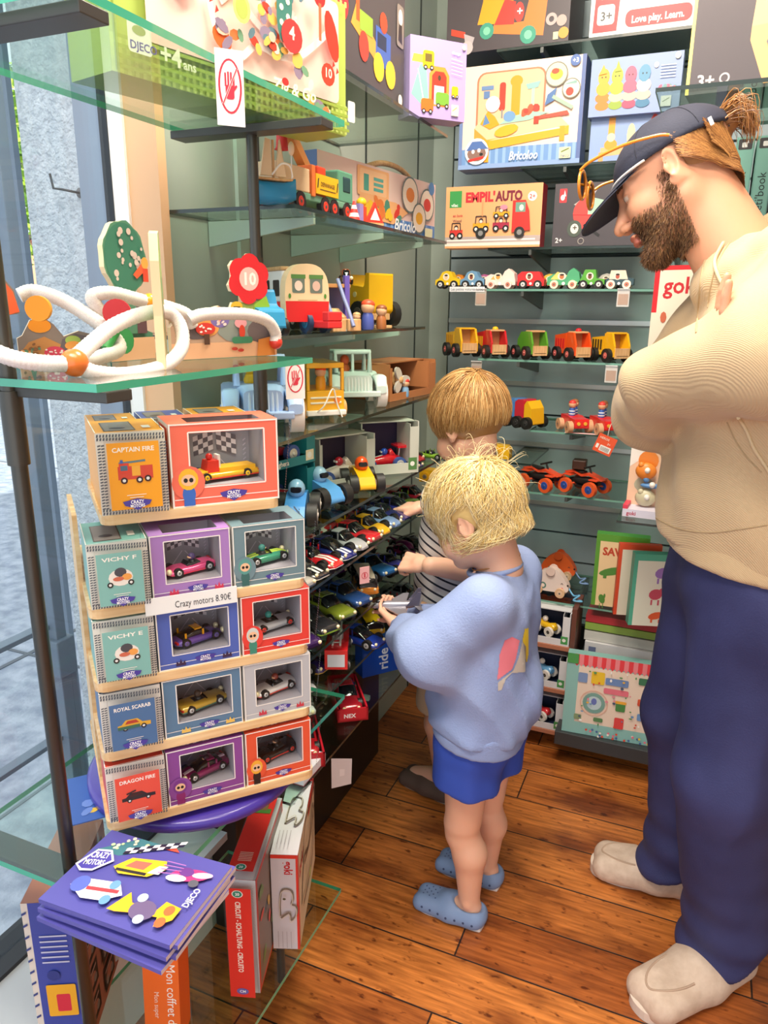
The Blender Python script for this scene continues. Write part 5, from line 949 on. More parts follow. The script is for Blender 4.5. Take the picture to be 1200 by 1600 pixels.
mb=MB();mb.box((-.05,-.03,.03),(-.012,.03,.11),K('#d8961a'));mb.build('cab',t,.004);mb=MB();mb.box((-.05,-.03,.015),(.065,.03,.03),WOODR);mb.build('chassis',t,.002)
for x in(-.03,.05):
    for s in(-1,1):wheel(t,x,s*.045,.028,.028,.018,hub='#4a4440')
mb=MB();mb.box((-.02,-.008,0),(.02,.008,.006),WOODR);o=mb.build('wooden_plate',None,.001);o.location=(-.645,1.50,1.3005);o.rotation_euler=(0,0,.9);tag(o,'thin pale wooden plate lying at the shelf edge below the dumper','block')
# third shelf: jeeps
def jeep(c,c2,label,loc,rz,s,drv):
    t=thing('toy_jeep',label,'toy jeep',loc,rz);t.scale=(s,s,s);C=K(c,.4)
    mb=MB();mb.loft([(-.07,.036,.026,.06),(-.05,.038,.024,.062),(.0,.034,.024,.062),(.03,.03,.026,.064),(.058,.026,.028,.06)],C,18,5);mb.box((.052,-.040,.022),(.068,.040,.032),C);mb.build('body',t,.002)
    mb=MB()
    for k in range(7):mb.cyl((.059,-.018+k*.006,.030),(.056,-.018+k*.006,.057),.0022,K(c2),n=8)
    mb.build('grille',t)
    mb=MB();mb.tube([(.0,-.032,.06),(-.004,-.032,.098),(-.004,.032,.098),(.0,.032,.06)],.005,C,8);mb.tube([(-.002,0,.06),(-.004,0,.098)],.003,C,8);mb.tube([(-.058,-.032,.06),(-.056,-.032,.096),(-.056,.032,.096),(-.058,.032,.06)],.005,C,8)
    for y in(-.032,.032):mb.tube([(-.004,y,.098),(-.056,y,.096)],.004,C,8)
    mb.box((-.056,-.03,.096),(-.01,.03,.100),C);mb.build('roll_cage',t)
    for x in(-.048,.038):
        for q in(-1,1):
            mb=MB();mb.loft([(x-.026,.010,.03,.044),(x-.012,.012,.046,.06),(x+.012,.012,.046,.06),(x+.027,.010,.028,.042)],C,10,3,yc=q*.042);mb.build('mudguard',t);wheel(t,x,q*.045,.025,.025,.018,tire='#e9e6e2',hub=c,hr=.5)
    q=thing('toy_driver',drv,'toy figure',(Matrix.Translation(loc)@Rz(rz)@Vector((-.022*s,-.012*s,.06*s))));q.scale=(s,s,s)
    mb=MB();mb.sph((0,0,.022),(.009,.009,.010),'#e8b820' if 'yellow' in drv else '#d8562c');mb.lathe([(.009,0),(.010,.006),(.007,.014)],'#e8b820' if 'yellow' in drv else '#c8602c',10);mb.build('body',q)
    return t
jeep('#a9c4ec','#c8dcf4','large pale blue plastic jeep at the left end of the third shelf',(-.72,1.13,1.1325),-.95,1.28,'yellow duck-like driver inside the pale blue jeep')
jeep('#c9dcd6','#dfeae6','mint grey plastic jeep in the middle of the third shelf',(-.715,1.50,1.1325),-.95,1.18,'orange toy passenger inside the mint jeep')
t=thing('toy_bus','yellow toy bus with orange figure and white bumper on the third shelf','toy bus',(-.705,1.315,1.1325),-.75);Y_=K('#f2b01c',.35,0,.4)
mb=MB();mb.box((-.07,-.038,.016),(.05,.038,.055),Y_);mb.box((-.07,-.038,.098),(.05,.038,.108),Y_)
for y in(-.038,.032):
    for x in(-.07,-.025,.042):mb.box((x,y,.055),(x+.008,y+.006,.098),Y_)
mb.box((.049,-.032,.03),(.052,.032,.034),'#e8e0c8');mb.box((.049,-.032,.04),(.052,.032,.044),'#e8e0c8');mb.cyl((.05,.022,.036),(.053,.022,.036),.006,'#e88030');mb.build('body',t,.004)
mb=MB();mb.box((.045,-.040,.008),(.058,.040,.018),'#ece8e2');mb.build('bumper',t,.002);mb=MB();mb.tube(smooth([(.058,-.02,.016),(.07,-.01,.03),(.062,.01,.06),(.058,.02,.03),(.06,.03,.004)],5),.0015,'#ece6dc');mb.build('pull_cord',t)
for x in(-.045,.03):
    for s in(-1,1):wheel(t,x,s*.04,.018,.018,.010,tire='#d8a05a' ,hub='#e8c890')
peg((-.69,1.30,1.1875),'#e8a020','#e8501c','orange-capped peg passenger in the yellow bus',.95)
o=openbox('brown kraft open box with a wooden plane on the third shelf',(-.66,1.58,0),(-.63,1.81,0),1.1325,.085,.13,'#b9784a','#5a342c')
t=thing('wooden_plane','grey-propellered wooden aeroplane in the brown kraft box','toy plane',(-.715,1.66,1.136),-.3)
mb=MB();mb.loft([(-.07,.006,.034,.044),(-.03,.014,.028,.052),(.02,.02,.022,.06),(.05,.018,.026,.058)],WOODR,16,2.2);mb.build('fuselage',t);mb=MB();mb.box((-.005,-.05,.024),(.03,.06,.030),K('#c8323a'));mb.build('wing',t,.002)
for a in(.5,2.6,4.7):
    mb=MB();M=T(.056,0,.042)@Rx(a);mb.loft([(0,.010,-.0,.034),(.006,.010,-.0,.034)],K('#cfc6bc',.4),12,2,M=M);mb.build('propeller_blade',t)
mb=MB();mb.sph((.056,0,.042),.010,WOODR);mb.build('spinner',t);mb=MB();mb.cyl((.02,0,.02),(.02,0,.005),.004,'#5a4a44');mb.build('strut',t)
peg((-.655,1.665,1.136),'#7fa8cc','#c8302c','little pilot figure in light blue before the wooden plane',.9)
# fourth shelf
tb=[('upper',1.045),('lower',.9555)]
for n,z in tb:openbox('%s teal open box with a toy car beside the post'%n,(-.73,1.13,0),(-.70,1.29,0),z,.087,.10,'#1f7f86','#203a4c',flag=True,chip='#e8e0c0')
racer('#c82c38','dark red wheel racer half hidden in the upper teal box',(-.76,1.21,1.0495),1.3,s=.8,spoiler=False)
racer('#d83038','red wheel racer half hidden in the lower teal box',(-.76,1.22,.960),1.3,s=.8,spoiler=False)
for i,(y0,y1,l) in enumerate(((1.085,1.115,'deep blue card box edge standing left of the teal boxes'),)):
    mb=MB();mb.box((-.80,y0,.9555),(-.70,y1,1.09),K('#1d3a4c',.3),faces={3:K('#3fa0c0',.3)});o=mb.build('card_box');tag(o,l,'toy box')
openbox('white open box with a white racing car, left of the two white boxes',(-.735,1.375,0),(-.665,1.51,0),.9555,.115,.09,'#cdd0c4','#3a3048',chip='#5a8a50')
racer('#e9dfd4','cream vintage racing car with red driver in the left white box',(-.738,1.452,.959),1.09+math.pi,helmet='#c8283a',s=.86,spoiler=False)
openbox('white open box with a red racing car, right of the two white boxes',(-.72,1.555,0),(-.615,1.66,0),.9555,.125,.09,'#cdd0c4','#33284a',chip='#5a8a50')
racer('#d8202c','glossy red racing car with spoiler in the right white box',(-.704,1.630,.959),.79+math.pi,s=.76)
fatracer('#4f98e0','bright blue wooden racer in front, nose to the camera',(-.672,1.165,.9555),-1.15,'#8fc0e4',.86)
fatracer('#5aa0e0','second bright blue wooden racer, behind and to the right of the first',(-.69,1.295,.9555),-.35,'#9fc8e8',.84)
fatracer('#f0b414','yellow wooden racer with orange helmet driver',(-.665,1.44,.9555),-.85,'#e8541c',.80)
# ---------------- die-cast cars ----------------
def helic(c,loc,rz,label):
    t=thing('toy_helicopter',label,'toy helicopter',loc,rz);mb=MB();mb.loft([(-.03,.008,.02,.03),(-.01,.016,.010,.036),(.02,.014,.010,.034),(.034,.004,.016,.024)],K(c,.25,0,.5),12,2.3);mb.cyl((-.03,0,.026),(-.07,0,.030),.004,K(c,.25),r1=.002);mb.build('body',t)
    for a in(.3,1.87):
        mb=MB();mb.box((-.045,-.003,.044),(.045,.003,.0455),'#2a2a30',M=Rz(a));mb.build('rotor_blade',t)
    mb=MB();mb.box((-.02,-.014,.0),(.02,-.012,.003),'#3a3a3a');mb.box((-.02,.012,0),(.02,.014,.003),'#3a3a3a');mb.cyl((0,-.013,0),(0,0,.015),.0015,'#3a3a3a',n=6);mb.cyl((0,.013,0),(0,0,.015),.0015,'#3a3a3a',n=6);mb.build('skid',t)
def row_(z,items,tier,x0=-.66,y0=1.11,dy=.062,g=None,rz=-.12,L=.128):
    for i,it in enumerate(items):
        kind,c1,c2,lab=it[:4];kw=dict(it[4]) if len(it)>4 else {}
        y=kw.pop('y',y0+i*dy);x=kw.pop('x',x0);r=kw.pop('rz',rz);LL=kw.pop('L',L)
        diecast(kind,c1,c2,lab+' '+tier,(x,y,z+.0006),r+rnd.uniform(-.05,.05),L=LL,group=g,**kw)
Bt='on the striped-car shelf'
row_(.846,[('muscle','#b8b4ac','#2a2a2a','silver-black rally coupe at the near end'),('sport','#1d1d20','#d8d4cc','black and white striped racer',dict(stripe=('#e8e6e0',2))),
 ('gt','#d8222c','#f0ece8','red Le Mans style racer with white stripes'.replace('Le Mans style','low'),dict(stripe=('#f4f0ec',2))),('sport','#26307a','#b8bcc4','white and blue striped racer',dict(stripe=('#f0f0f4',2))),
 ('beetle','#b9bcc0','#8a8c90','silver rounded coupe with black windows'),('muscle','#cf2630','#5a1a20','glossy red coupe with white roundel',dict(num=1)),('beetle','#efb820','#c88a18','yellow beetle-shaped car'),('beetle','#7f9fcc','#5a78a8','light blue beetle-shaped car'),
 ('gt','#2a2e6a','#1c2050','dark navy sports car'),('sport','#262c78','#1c1c30','second navy sports car, nose up'),('gt','#7fb02c','#4a6a20','lime green open sports car'),('muscle','#b0223a','#2a1a20','crimson car by the child’s hand'.replace('’',"'"))],Bt,y0=1.105,dy=.0615,x0=-.675)
row_(.846,[('muscle','#c9c4bc','#8a2a30','grey and red saloon'),('sport','#a82030','#2a2020','dark red saloon'),('muscle','#d8b48c','#8a5a40','beige and brown saloon'),('gt','#e8a0a0','#c86a70','pink coupe'),('muscle','#d8d0c8','#6a6460','white saloon'),('beetle','#d89a20','#7a5a20','amber saloon'),('sport','#8a2030','#301a20','wine red coupe'),('gt','#4a5a90','#2a305a','dusty blue coupe'),('sport','#3a3a44','#1c1c20','dark grey coupe')],'in the back row of the striped-car shelf',x0=-.785,y0=1.14,dy=.068)
row_(.955,[('gt','#c82838','#3a1a20','red toy car at the back, right of the yellow racer',dict(x=-.70,y=1.76)),('sport','#3a3f8a','#20204a','navy toy racer beside the red one',dict(x=-.66,y=1.70,L=.08)),('gt','#8ab83a','#4a6a28','small green toy racer near the white boxes',dict(x=-.64,y=1.83,L=.08))],'on the boxed racers shelf')
MW=dict(wr=.015,raise_=.012)
def mk(c1,c2,lab,**k):return('muscle',c1,c2,lab,dict(MW,**k))
row_(.71,[mk('#3a1f5a','#20122a','purple and black monster truck near the stand'),mk('#2c2c30','#8ab030','black and lime monster truck with skeleton print'.replace(' with skeleton print','')),mk('#7a8a2c','#2a2a20','olive green monster truck'),mk('#2a4f8c','#1c2440','blue off-road truck'),('van','#e8922c','#c8761c','orange and cream camper van with white roof',dict(roof='#eadfc8',H=.045,L=.115,rz=-.95,x=-.672,y=1.47)),mk('#2f6fae','#20304a','bright blue off-road car',y=1.55,x=-.69),('gt','#4a4ab8','#2a2a6a','violet-blue sports car',dict(y=1.62)),mk('#8a2a5a','#2a2030','magenta motor toy',y=1.70,L=.08),('sport','#3a3a5a','#8a3a4a','dark small racer by the fist',dict(y=1.77))],'on the monster truck shelf',x0=-.67,y0=1.13,dy=.076,rz=-.35)
row_(.71,[mk('#2a2a2c','#4a4a4a','black pickup'),mk('#c8a03a','#2a2a2a','gold and black buggy'),mk('#1c3f3a','#20201c','dark green truck'),('van','#d8302c','#f0e8e0','red and white panel van'),mk('#5a2a7a','#1c1c24','deep purple buggy'),('sport','#3c8a50','#20302a','green racer'),mk('#6a6a70','#2a2a2c','grey off-roader')],'in the back row of the monster truck shelf',x0=-.80,y0=1.14,dy=.09,rz=-.3)
def fire():
    t=thing('toy_fire_engine','red toy fire engine with white ladder and panel on the fire engine shelf','toy truck',(-.665,1.315,.6006),-1.15);R=K('#d8242a',.25,0,.6)
    mb=MB();mb.box((-.09,-.024,.012),(.03,.024,.042),R);mb.box((.03,-.024,.012),(.07,.024,.056),R);mb.box((-.085,-.0245,.02),(.03,-.024,.03),'#f0ece8');mb.build('body',t,.002);mb=MB();mb.box((.0695,-.018,.018),(.0705,.018,.046),'#d8e4ee');mb.build('front_panel',t)
    mb=MB();
    for y in(-.008,.008):mb.tube([(.05,y,.058),(-.09,y,.085)],.0022,'#d8d4cc',6)
    for k in range(9):mb.cyl((.04-k*.015,-.008,.060+k*.0029),(.04-k*.015,.008,.060+k*.0029),.0014,'#d8d4cc',n=6)
    mb.build('ladder',t);mb=MB();mb.cyl((-.02,0,.042),(-.02,0,.062),.012,'#b8b4b0');mb.build('turntable',t)
    for x in(-.06,.05):wheel(t,x,-.024,.012,.012,.008);wheel(t,x,.024,.012,.012,.008)
fire()
row_(.60,[('muscle','#e9e9ea','#2a2a30','white and black police car at the near end',dict(y=1.10,rz=-.6)),('muscle','#e4e6ea','#3a3a44','second white striped police car',dict(y=1.17,x=-.70,rz=-.5,stripe=('#2a2a34',2))),('sport','#3a2a6a','#c8a030','dark purple and gold racer',dict(y=1.255,x=-.72)),('van','#e8c01c','#c89a18','yellow school bus',dict(y=1.50,rz=-.9,L=.12,H=.036,x=-.675)),('sport','#1c3a9a','#20202a','blue and black racer with round white mark',dict(y=1.41,num=1)),('gt','#c8222c','#3a1a1a','flat red sports car',dict(y=1.62)),('muscle','#9aa0aa','#4a4a50','grey saloon',dict(y=1.70)),('van','#d8d4cc','#b02a30','white van with red sill',dict(y=1.21,x=-.80,rz=-.5)),('muscle','#c87a2a','#5a3a20','copper car',dict(y=1.33,x=-.80)),('sport','#8a1f2a','#2a1a1c','maroon racer',dict(y=1.42,x=-.80)),('gt','#e8e4dc','#8a8a8a','ivory sports car',dict(y=1.52,x=-.80))],'on the fire engine shelf')
helic('#8a2a6a',(-.68,1.745,.711),-.5,'magenta and grey toy helicopter near the fist')
# trays with red cars
def trayed(x,y,rz,c,label,lt,z=.4705):
    M=Rz(rz);t=thing('red_tray',lt,'tray',(x,y,z),rz);mb=MB();R=K('#b81c2c',.35)
    mb.box((-.08,-.034,0),(.08,.034,.004),R)
    for a,b in(((-.08,-.034,0),(.08,-.030,.03)),((-.08,.030,0),(.08,.034,.03)),((-.08,-.034,0),(-.076,.034,.03)),((.076,-.034,0),(.08,.034,.03))):mb.box(a,b,R)
    P=Pan(mb,(.08,-.034,0),(0,1,0),(0,0,1),.068,.03);P.text('NEX',20,14,14,'#e8e0e0',bold=.03) if 'front' in lt else None;mb.build('tray_shell',t)
    diecast('muscle',c,'#2a2020',label,(x,y,z+.006),rz,L=.125,stripe=('#f0ece8',2) if 'white' in label else None)
trayed(-.672,1.17,-.95,'#d0202c','red saloon with white bonnet stripes in the front red tray','front open red tray with a red car, near the floor')
trayed(-.665,1.36,-.95,'#a81c2c','dark red saloon in the second red tray','second open red tray behind the front one')
mb=MB();mb.prism([(-.05,0),(-.05,.08),(-.03,.095),(.04,.09),(.05,.07),(.05,0)],'y',-.02,.02,K('#1f4fb8',.25));P=Pan(mb,(-.05,-.02,0),(1,0,0),(0,0,1),.1,.09);P.text('ride',70,10,26,'#dfe6f4',rot=math.pi/2);o=mb.build('blister_pack',None,.002);o.location=(-.665,1.53,.4705);o.rotation_euler=(0,0,.9);tag(o,'bright blue toy pack with white lettering beside the red trays','toy pack')
for i,(x,y,c) in enumerate(((-.66,1.64,'#5a5a60'),(-.67,1.73,'#3a3036'))):
    mb=MB();mb.box((-.05,-.03,0),(.05,.03,.05),K(c,.5));P=Pan(mb,(-.05,-.03,0),(1,0,0),(0,0,1),.1,.05);P.line([(10,10),(90,40)],3,'#9a9aa0');o=mb.build('toy_pack',None,.002);o.location=(x,y,.4705);o.rotation_euler=(0,0,.7);tag(o,('grey toy pack on the lowest left wall shelf','dark toy pack at the far end of the lowest left wall shelf')[i],'toy pack')
mb=MB();mb.box((0,-.001,0),(.022,.001,.036),'#e8b0b0');P=Pan(mb,(0,-.001,0),(1,0,0),(0,0,1),.022,.036);P.ringp(50,80,28,34,'#c83a48');P.rect(42,60,58,104,'#c83a48');o=mb.build('price_card');o.location=at(562,900,X=-.605)-Vector((0,0,.018));o.rotation_euler=(0,0,.9);tag(o,'small pink no-touch card clipped to the striped-car shelf','sign')
# ---------------- bead track toy on the middle shelf ----------------
Z1=1.2745
bm=thing('bead_track_toy','wooden forest bead track toy with white ribbed hoses, red flower 10 and green tree','toy',(-.66,.76,Z1));O=bm.location
def L_(v):return tuple(Vector(v)-O)
def panel(name,p0,p1,h,pts,col,art=None,th=.008,vs=1.):
    """standing printed panel from ground point p0 to p1; outline pts in 0..100 across, 0..h*"""
    a=Vector(p0);b=Vector(p1);e=(b-a);w=math.hypot(e.x,e.y);M=T(a-O)@Rz(math.atan2(e.y,e.x));k=w/100
    mb=MB(M);mb.prism([(u*k,v*k*vs) for u,v in pts],'y',0,th,K(col,.5),side=K('#efd3ac',.5))
    P=Pan(mb,(0,0,0),(1,0,0),(0,0,1),w,h);P.V=P.V*vs
    if art:art(P)
    mb.build(name,bm);return M,k
def q(px_,X,z=None):
    v=at(px_,560,X=X);v.z=Z1;return v
g=lambda x,X,y=540:(lambda v:Vector((v.x,v.y,Z1)))(at(x,y,X=X))
def hills(P):
    P.poly([(0,0),(100,0),(100,16),(0,18)],'#f0b890');P.poly([(0,16),(12,34),(30,42),(48,30),(52,16)],'#c8884a');P.poly([(44,16),(50,38),(66,46),(84,40),(96,28),(98,16)],'#6a5f62')
    for u,v,r,c in((26,58,13,'#ee9420'),(62,36,9,'#a8c25a'),(84,30,9,'#e8783c'),(40,18,12,'#d8405a')):P.ell(u,v,r,r*.8,c,16)
    P.ell(62,28,10,7,'#f0a048');P.rect(58,14,66,24,'#5a6ab8');P.rect(37,2,43,14,'#f3ddd0');P.scat(30,14,50,24,12,['#f6e6e0'],1,1.6,3);P.scat(2,4,28,32,18,['#8a5a34','#e8a878','#5a8a6a'],1,3,6);P.poly([(10,2),(14,26),(18,2)],'#6a8a70');P.scat(70,4,95,10,5,['#c83a34'],1.5,2.5,9)
a=g(28,-.76);b=g(165,-.70)
panel('hill_panel',a,b,.10,[(0,0),(100,0),(100,38),(88,44),(70,50),(52,42),(42,60),(30,72),(16,66),(6,44),(0,40)],'#8a7a70',hills,vs=.8)
def mush(P):
    P.poly([(0,0),(60,0),(50,60),(10,60)],'#5f5654');P.poly([(-4,66),(4,92),(30,118),(58,110),(82,84),(88,62),(60,56),(20,56)],'#e8623c');P.ell(22,84,18,20,'#f2d8cc',18);P.ell(22,84,12,14,'#d83a30',18);P.ell(22,84,7,8,'#f2d8cc',12);P.ell(64,82,7,13,'#cf2a2c');P.ell(48,106,8,6,'#cf2a2c');P.ell(42,64,11,8,'#6a6a70');P.ell(8,30,16,16,'#5a6ac0')
    for k in range(4):P.ell(44+k*6,52-k*10,7,7,'#2f5a48',10)
a=g(-72,-.74);b=g(50,-.74)
panel('mushroom_tree',a,b,.16,[(0,0),(60,0),(50,56),(88,60),(84,86),(58,112),(30,120),(4,94),(-6,64),(10,56)],'#8a7a70',mush)
def treeart(P):
    P.ell(50,152,43,50,'#3f7a66',30);q=random.Random(5)
    for i in range(20):
        a=q.uniform(0,6.3);r=q.uniform(6,38);P.ell(50+r*math.cos(a),152+r*1.1*math.sin(a),*(lambda s:(s,s))(q.uniform(2.5,6)),'#dcc0b8',10)
    P.poly([(62,128),(88,150),(92,136),(70,122)],'#e8603c');P.ell(90,146,8,9,'#f0a850');P.rect(84,118,96,138,'#e04a34');P.rect(40,40,62,100,'#5a8a70');P.rect(0,0,100,34,'#f0b890');P.ell(30,30,22,20,'#3f9a5a');P.rect(62,40,84,88,'#6a4a50')
a=g(170,-.71);b=g(240,-.71)
panel('green_tree',a,b,.14,[(0,0),(100,0),(100,40),(66,50),(62,100)]+[(50+46*math.cos(t)*(1+.03*math.cos(9*t)),152+53*math.sin(t)*(1+.03*math.cos(9*t))) for t in [-1.2+5.55*i/30 for i in range(31)]]+[(38,100),(36,50),(0,40)],'#5a8a70',treeart)
def rpan(P):
    P.rect(0,0,100,18,'#f0b890');P.ell(22,38,18,16,'#6a5f62');P.ell(64,36,24,20,'#8f9690');P.ell(84,30,14,14,'#6e5f60');P.ell(32,36,11,11,'#f0a058');P.ell(44,44,9,9,'#7f70b0');P.scat(40,38,52,50,10,['#e8a090','#f0d8d0'],1,2,4);P.ell(30,34,9,7,'#d83a34');P.scat(24,30,36,38,8,['#f6ece8'],.8,1.4,8);P.rect(28,16,33,28,'#5a3a2c')
    P.ell(63,40,6,6,'#e8a0a8');P.ell(64,30,3,8,'#d8402c');P.rr(54,16,74,24,3,'#3f8a66');P.poly([(78,0),(80,20),(96,24),(97,0)],'#e08a3c');P.ell(62,8,3,2,'#c8382c');P.ell(56,10,3,2,'#c8382c')
a=g(268,-.66);b=g(432,-.60)
panel('hill_panel',a,b,.075,[(0,0),(97,0),(97,44),(88,50),(70,56),(52,52),(44,60),(34,56),(20,48),(6,46),(0,36)],'#c8a48c',rpan,vs=.66)
def flower(P):
    for k in range(6):
        a=k*math.pi/3+.4;P.ell(50+26*math.cos(a),150+26*math.sin(a),24,24,'#dc2430',16)
    P.ell(50,150,30,30,'#dc2430',18);P.ell(50,150,23,23,'#efb8b4',20);P.text('10',50,139,24,'#f6efe8','c',bold=.03);P.poly([(55,70),(60,100),(90,118),(98,96),(80,70)],'#8fb83a');P.ell(18,96,14,10,'#e8b83a');P.rect(10,92,26,96,'#3a2a24')
a=g(360,-.655);b=g(424,-.625)
pts=[]
for k in range(24):
    t=2*math.pi*k/24;r=44+7*math.cos(6*(t-.4));pts.append((50+r*math.cos(t),150+r*math.sin(t)))
pts=[p for p in pts]
M,k=panel('number_flower',a,b,.13,pts,'#dc2430',flower)
mb=MB(M);mb.prism([(x*k,y*k) for x,y in ((20,0),(80,0),(98,90),(80,112),(60,104),(40,104),(10,104),(4,90))],'y',.001,.008,K('#9fb05a',.5),side=K('#efd3ac'));mb.build('flower_stem',bm)
# edge-on centre panel
a=g(252,-.60);mb=MB(T(a-O)@Rz(2.22));mb.prism([(-.035,0),(.045,0),(.04,.05),(.045,.09),(.03,.11),(.032,.135),(.01,.155),(-.018,.150),(-.03,.12),(-.028,.06)],'y',-.005,.005,K('#b8ce8a',.5),side=K('#efd0a6',.5))
P=Pan(mb,(-.035,-.005,0),(1,0,0),(0,0,1),.08,.15)
for i,c in enumerate(('#f0b050','#d84a3c','#6fa8c0','#a8c050','#e88a40','#c8405a','#f0d060')):P.rect(4+i*13,3,11+i*13,70+(i%3)*30,c)
mb.build('centre_panel',bm)
HOSE=noisemat('ribbed_white_hose','#e2d8d4','#f2ebe8',900,.5)
def hose(pts,r=.0085):
    mb=MB();P=smooth([L_(p) for p in pts],16);rr=[r*(1+.05*math.sin(i*2.6)) for i in range(len(P))];mb.tube(P,rr,HOSE,10);mb.build('white_hose',bm)
h=lambda x,y,X:at(x,y,X=X)
hose([h(30,462,-.76),h(52,455,-.75),h(95,468,-.72),h(140,495,-.69),h(172,520,-.67),h(186,545,-.66),h(150,560,-.65),h(128,566,-.63)])
hose([h(-30,540,-.66),h(20,560,-.63),h(70,568,-.61),h(115,570,-.60),h(150,583,-.59),h(200,585,-.585),h(255,572,-.585),h(283,545,-.59),h(282,510,-.60),h(262,488,-.61),h(225,490,-.61),h(180,508,-.61),h(145,535,-.61),h(122,556,-.605)])
hose([h(180,545,-.70),h(162,530,-.70),h(166,500,-.69),h(150,478,-.69),h(146,462,-.69),h(175,458,-.68),h(215,468,-.67),h(262,480,-.66),h(292,492,-.65),h(300,510,-.65)])
hose([h(296,500,-.63),h(315,492,-.62),h(350,490,-.61),h(390,492,-.60),h(418,502,-.595),h(430,520,-.595),h(430,534,-.595)])
def bead(x,y,X,r,c,lab='bead',sc=(1,1,1)):
    mb=MB();p=L_(at(x,y,X=X));mb.sph(p,(r*sc[0],r*sc[1],r*sc[2]),K(c,.3,0,.4),16,10);mb.build(lab,bm)
bead(116,567,-.60,.0145,'#e8742c');bead(431,535,-.595,.010,'#d8382c');bead(234,472,-.665,.011,'#f0a020')
mb=MB();p=L_(at(184,489,X=-.66));mb.cyl((p[0],p[1],p[2]),(p[0]+.006,p[1]-.008,p[2]),.0165,K('#cf2c34',.5),n=20);mb.build('red_disc',bm)
mb=MB();p=L_(at(62,482,X=-.72));mb.cyl((p[0],p[1],p[2]),(p[0]+.003,p[1]-.006,p[2]),.0145,K('#ee9a22',.5),n=20);mb.build('orange_disc',bm)
mb=MB();mb.tube([L_(h(165,545,-.66)),L_(h(180,520,-.66)),L_(h(168,505,-.66))],.006,K('#3f9a50'),8);mb.build('green_stem',bm)
# ---------------- catalogues ----------------
P1=at(60,1405,Z=.70);P2=at(265,1478,Z=.70);P3=at(355,1352,Z=.70)
u=(P2-P1);cw=u.length;cl=(P3-P2).length;crz=math.atan2(u.y,u.x)
def racerp(P,u,v,s,c,c2,c3='#f0e0e8'):
    P.ell(u,v,15*s,6*s,c,18,.3);P.ell(u+9*s,v+3*s,8*s,3*s,c3,12,.3);P.ell(u-4*s,v+2*s,6*s,4.4*s,c2,12);P.ell(u-8*s,v-6*s,8*s,3.4*s,'#f0ecf2',12,.2);P.ell(u+7*s,v-6*s,4*s,3.6*s,'#5a5a66',12)
    for k in range(4):P.line([(u-24*s,v-6*s+k*4*s),(u-8*s,v-2*s+k*3*s)],.8*s,'#b070b8')
def catart(P):
    A=P.A;P.rect(0,0,100,A,'#5350a0')
    P.poly([(2,A*.70),(26,A),(52,A),(22,A*.72)],'#3f7a86');P.scat(10,A*.78,36,A*.97,14,['#b8d0a0','#e8e0c0'],1,1.8,4);P.poly([(40,A*.94),(44,A),(56,A),(60,A*.96)],'#e05040')
    for i in range(9):
        for j in range(2):
            P.poly([(24+i*4,A*.74+i*2.2+j*3),(28+i*4,A*.74+i*2.2+2.2+j*3),(28+i*4,A*.74+i*2.2+5+j*3),(24+i*4,A*.74+i*2.2+3+j*3)],'#f0f0f4' if (i+j)%2 else '#20203a')
    P.poly([(1,A*.46),(6,A*.70),(16,A*.74),(24,A*.62),(16,A*.44),(8,A*.40)],'#e8e4f4');P.poly([(3,A*.46),(7,A*.68),(16,A*.71),(22,A*.62),(15,A*.46),(8,A*.43)],'#4a3fa0');P.text('CRAZY',6,A*.58,5.5,'#ffffff',rot=.25,w=13);P.text('MOTORS',6,A*.48,5,'#ffffff',rot=.25,w=14)
    P.poly([(27,A*.56),(34,A*.72),(58,A*.80),(62,A*.70),(54,A*.56),(34,A*.50)],'#f0c02c');P.poly([(34,A*.60),(38,A*.70),(50,A*.73),(48,A*.62)],'#d86a5a');P.poly([(52,A*.60),(56,A*.72),(62,A*.74),(60,A*.62)],'#f4f0e4');P.line([(30,A*.54),(52,A*.58)],2.4,'#2a2a2a')
    racerp(P,80,A*.72,.9,'#c8387a','#6a3a8a','#f0b8d8')
    P.poly([(12,A*.22),(20,A*.34),(42,A*.40),(50,A*.28),(40,A*.16),(26,A*.12)],'#eceaf2');P.line([(24,A*.24),(46,A*.30)],3,'#d84048');P.ell(18,A*.26,6,7,'#5a6ac0');P.ell(42,A*.18,3.4,4,'#6a9ad0');P.ell(40,A*.36,3.4,4,'#6a9ad0')
    P.poly([(48,A*.10),(54,A*.34),(60,A*.24),(78,A*.24),(80,A*.36),(92,A*.34),(92,A*.20),(84,A*.08),(82,A*.18),(64,A*.14),(54,A*.10)],'#f0b428');P.ell(70,A*.2,9,8,'#6a5a80',14);P.ell(86,A*.28,3.4,4,'#e86a3a');P.ell(86,A*.14,3.4,4,'#e86a3a');P.ell(64,A*.32,3.4,3.6,'#b8c8e8');P.ell(72,A*.1,3.4,3.6,'#b8c8e8')
    P.text('DJECO',95,A*.36,4.4,'#f4f4f8',rot=math.pi/2,w=16)
for i,nm in enumerate(('bottom','second from bottom','middle','second from top','top')):
    mb=MB();dx=(-.006,.004,-.003,.006,0)[i];dr=(-.05,.02,-.02,.03,0)[i]
    mb.box((0,0,0),(cw,cl,.0056),K('#5a56a8',.35),faces={3:K('#d8c8d0',.5),4:K('#c8b8c8',.5)});
    P=Pan(mb,(0,0,.0056),(1,0,0),(0,1,0),cw,cl)
    if i==4:catart(P)
    o=mb.build('toy_catalogue');o.location=(P1.x+dx*.7,P1.y+dx*.4,.6705+i*.0060);o.rotation_euler=(0,0,crz+dr)
    tag(o,('%s purple-blue racing car catalogue of the stack in front of the stand'%nm) if i<4 else 'top purple-blue catalogue with printed cartoon racing cars in front of the stand','catalogue','purple catalogues in a stack')
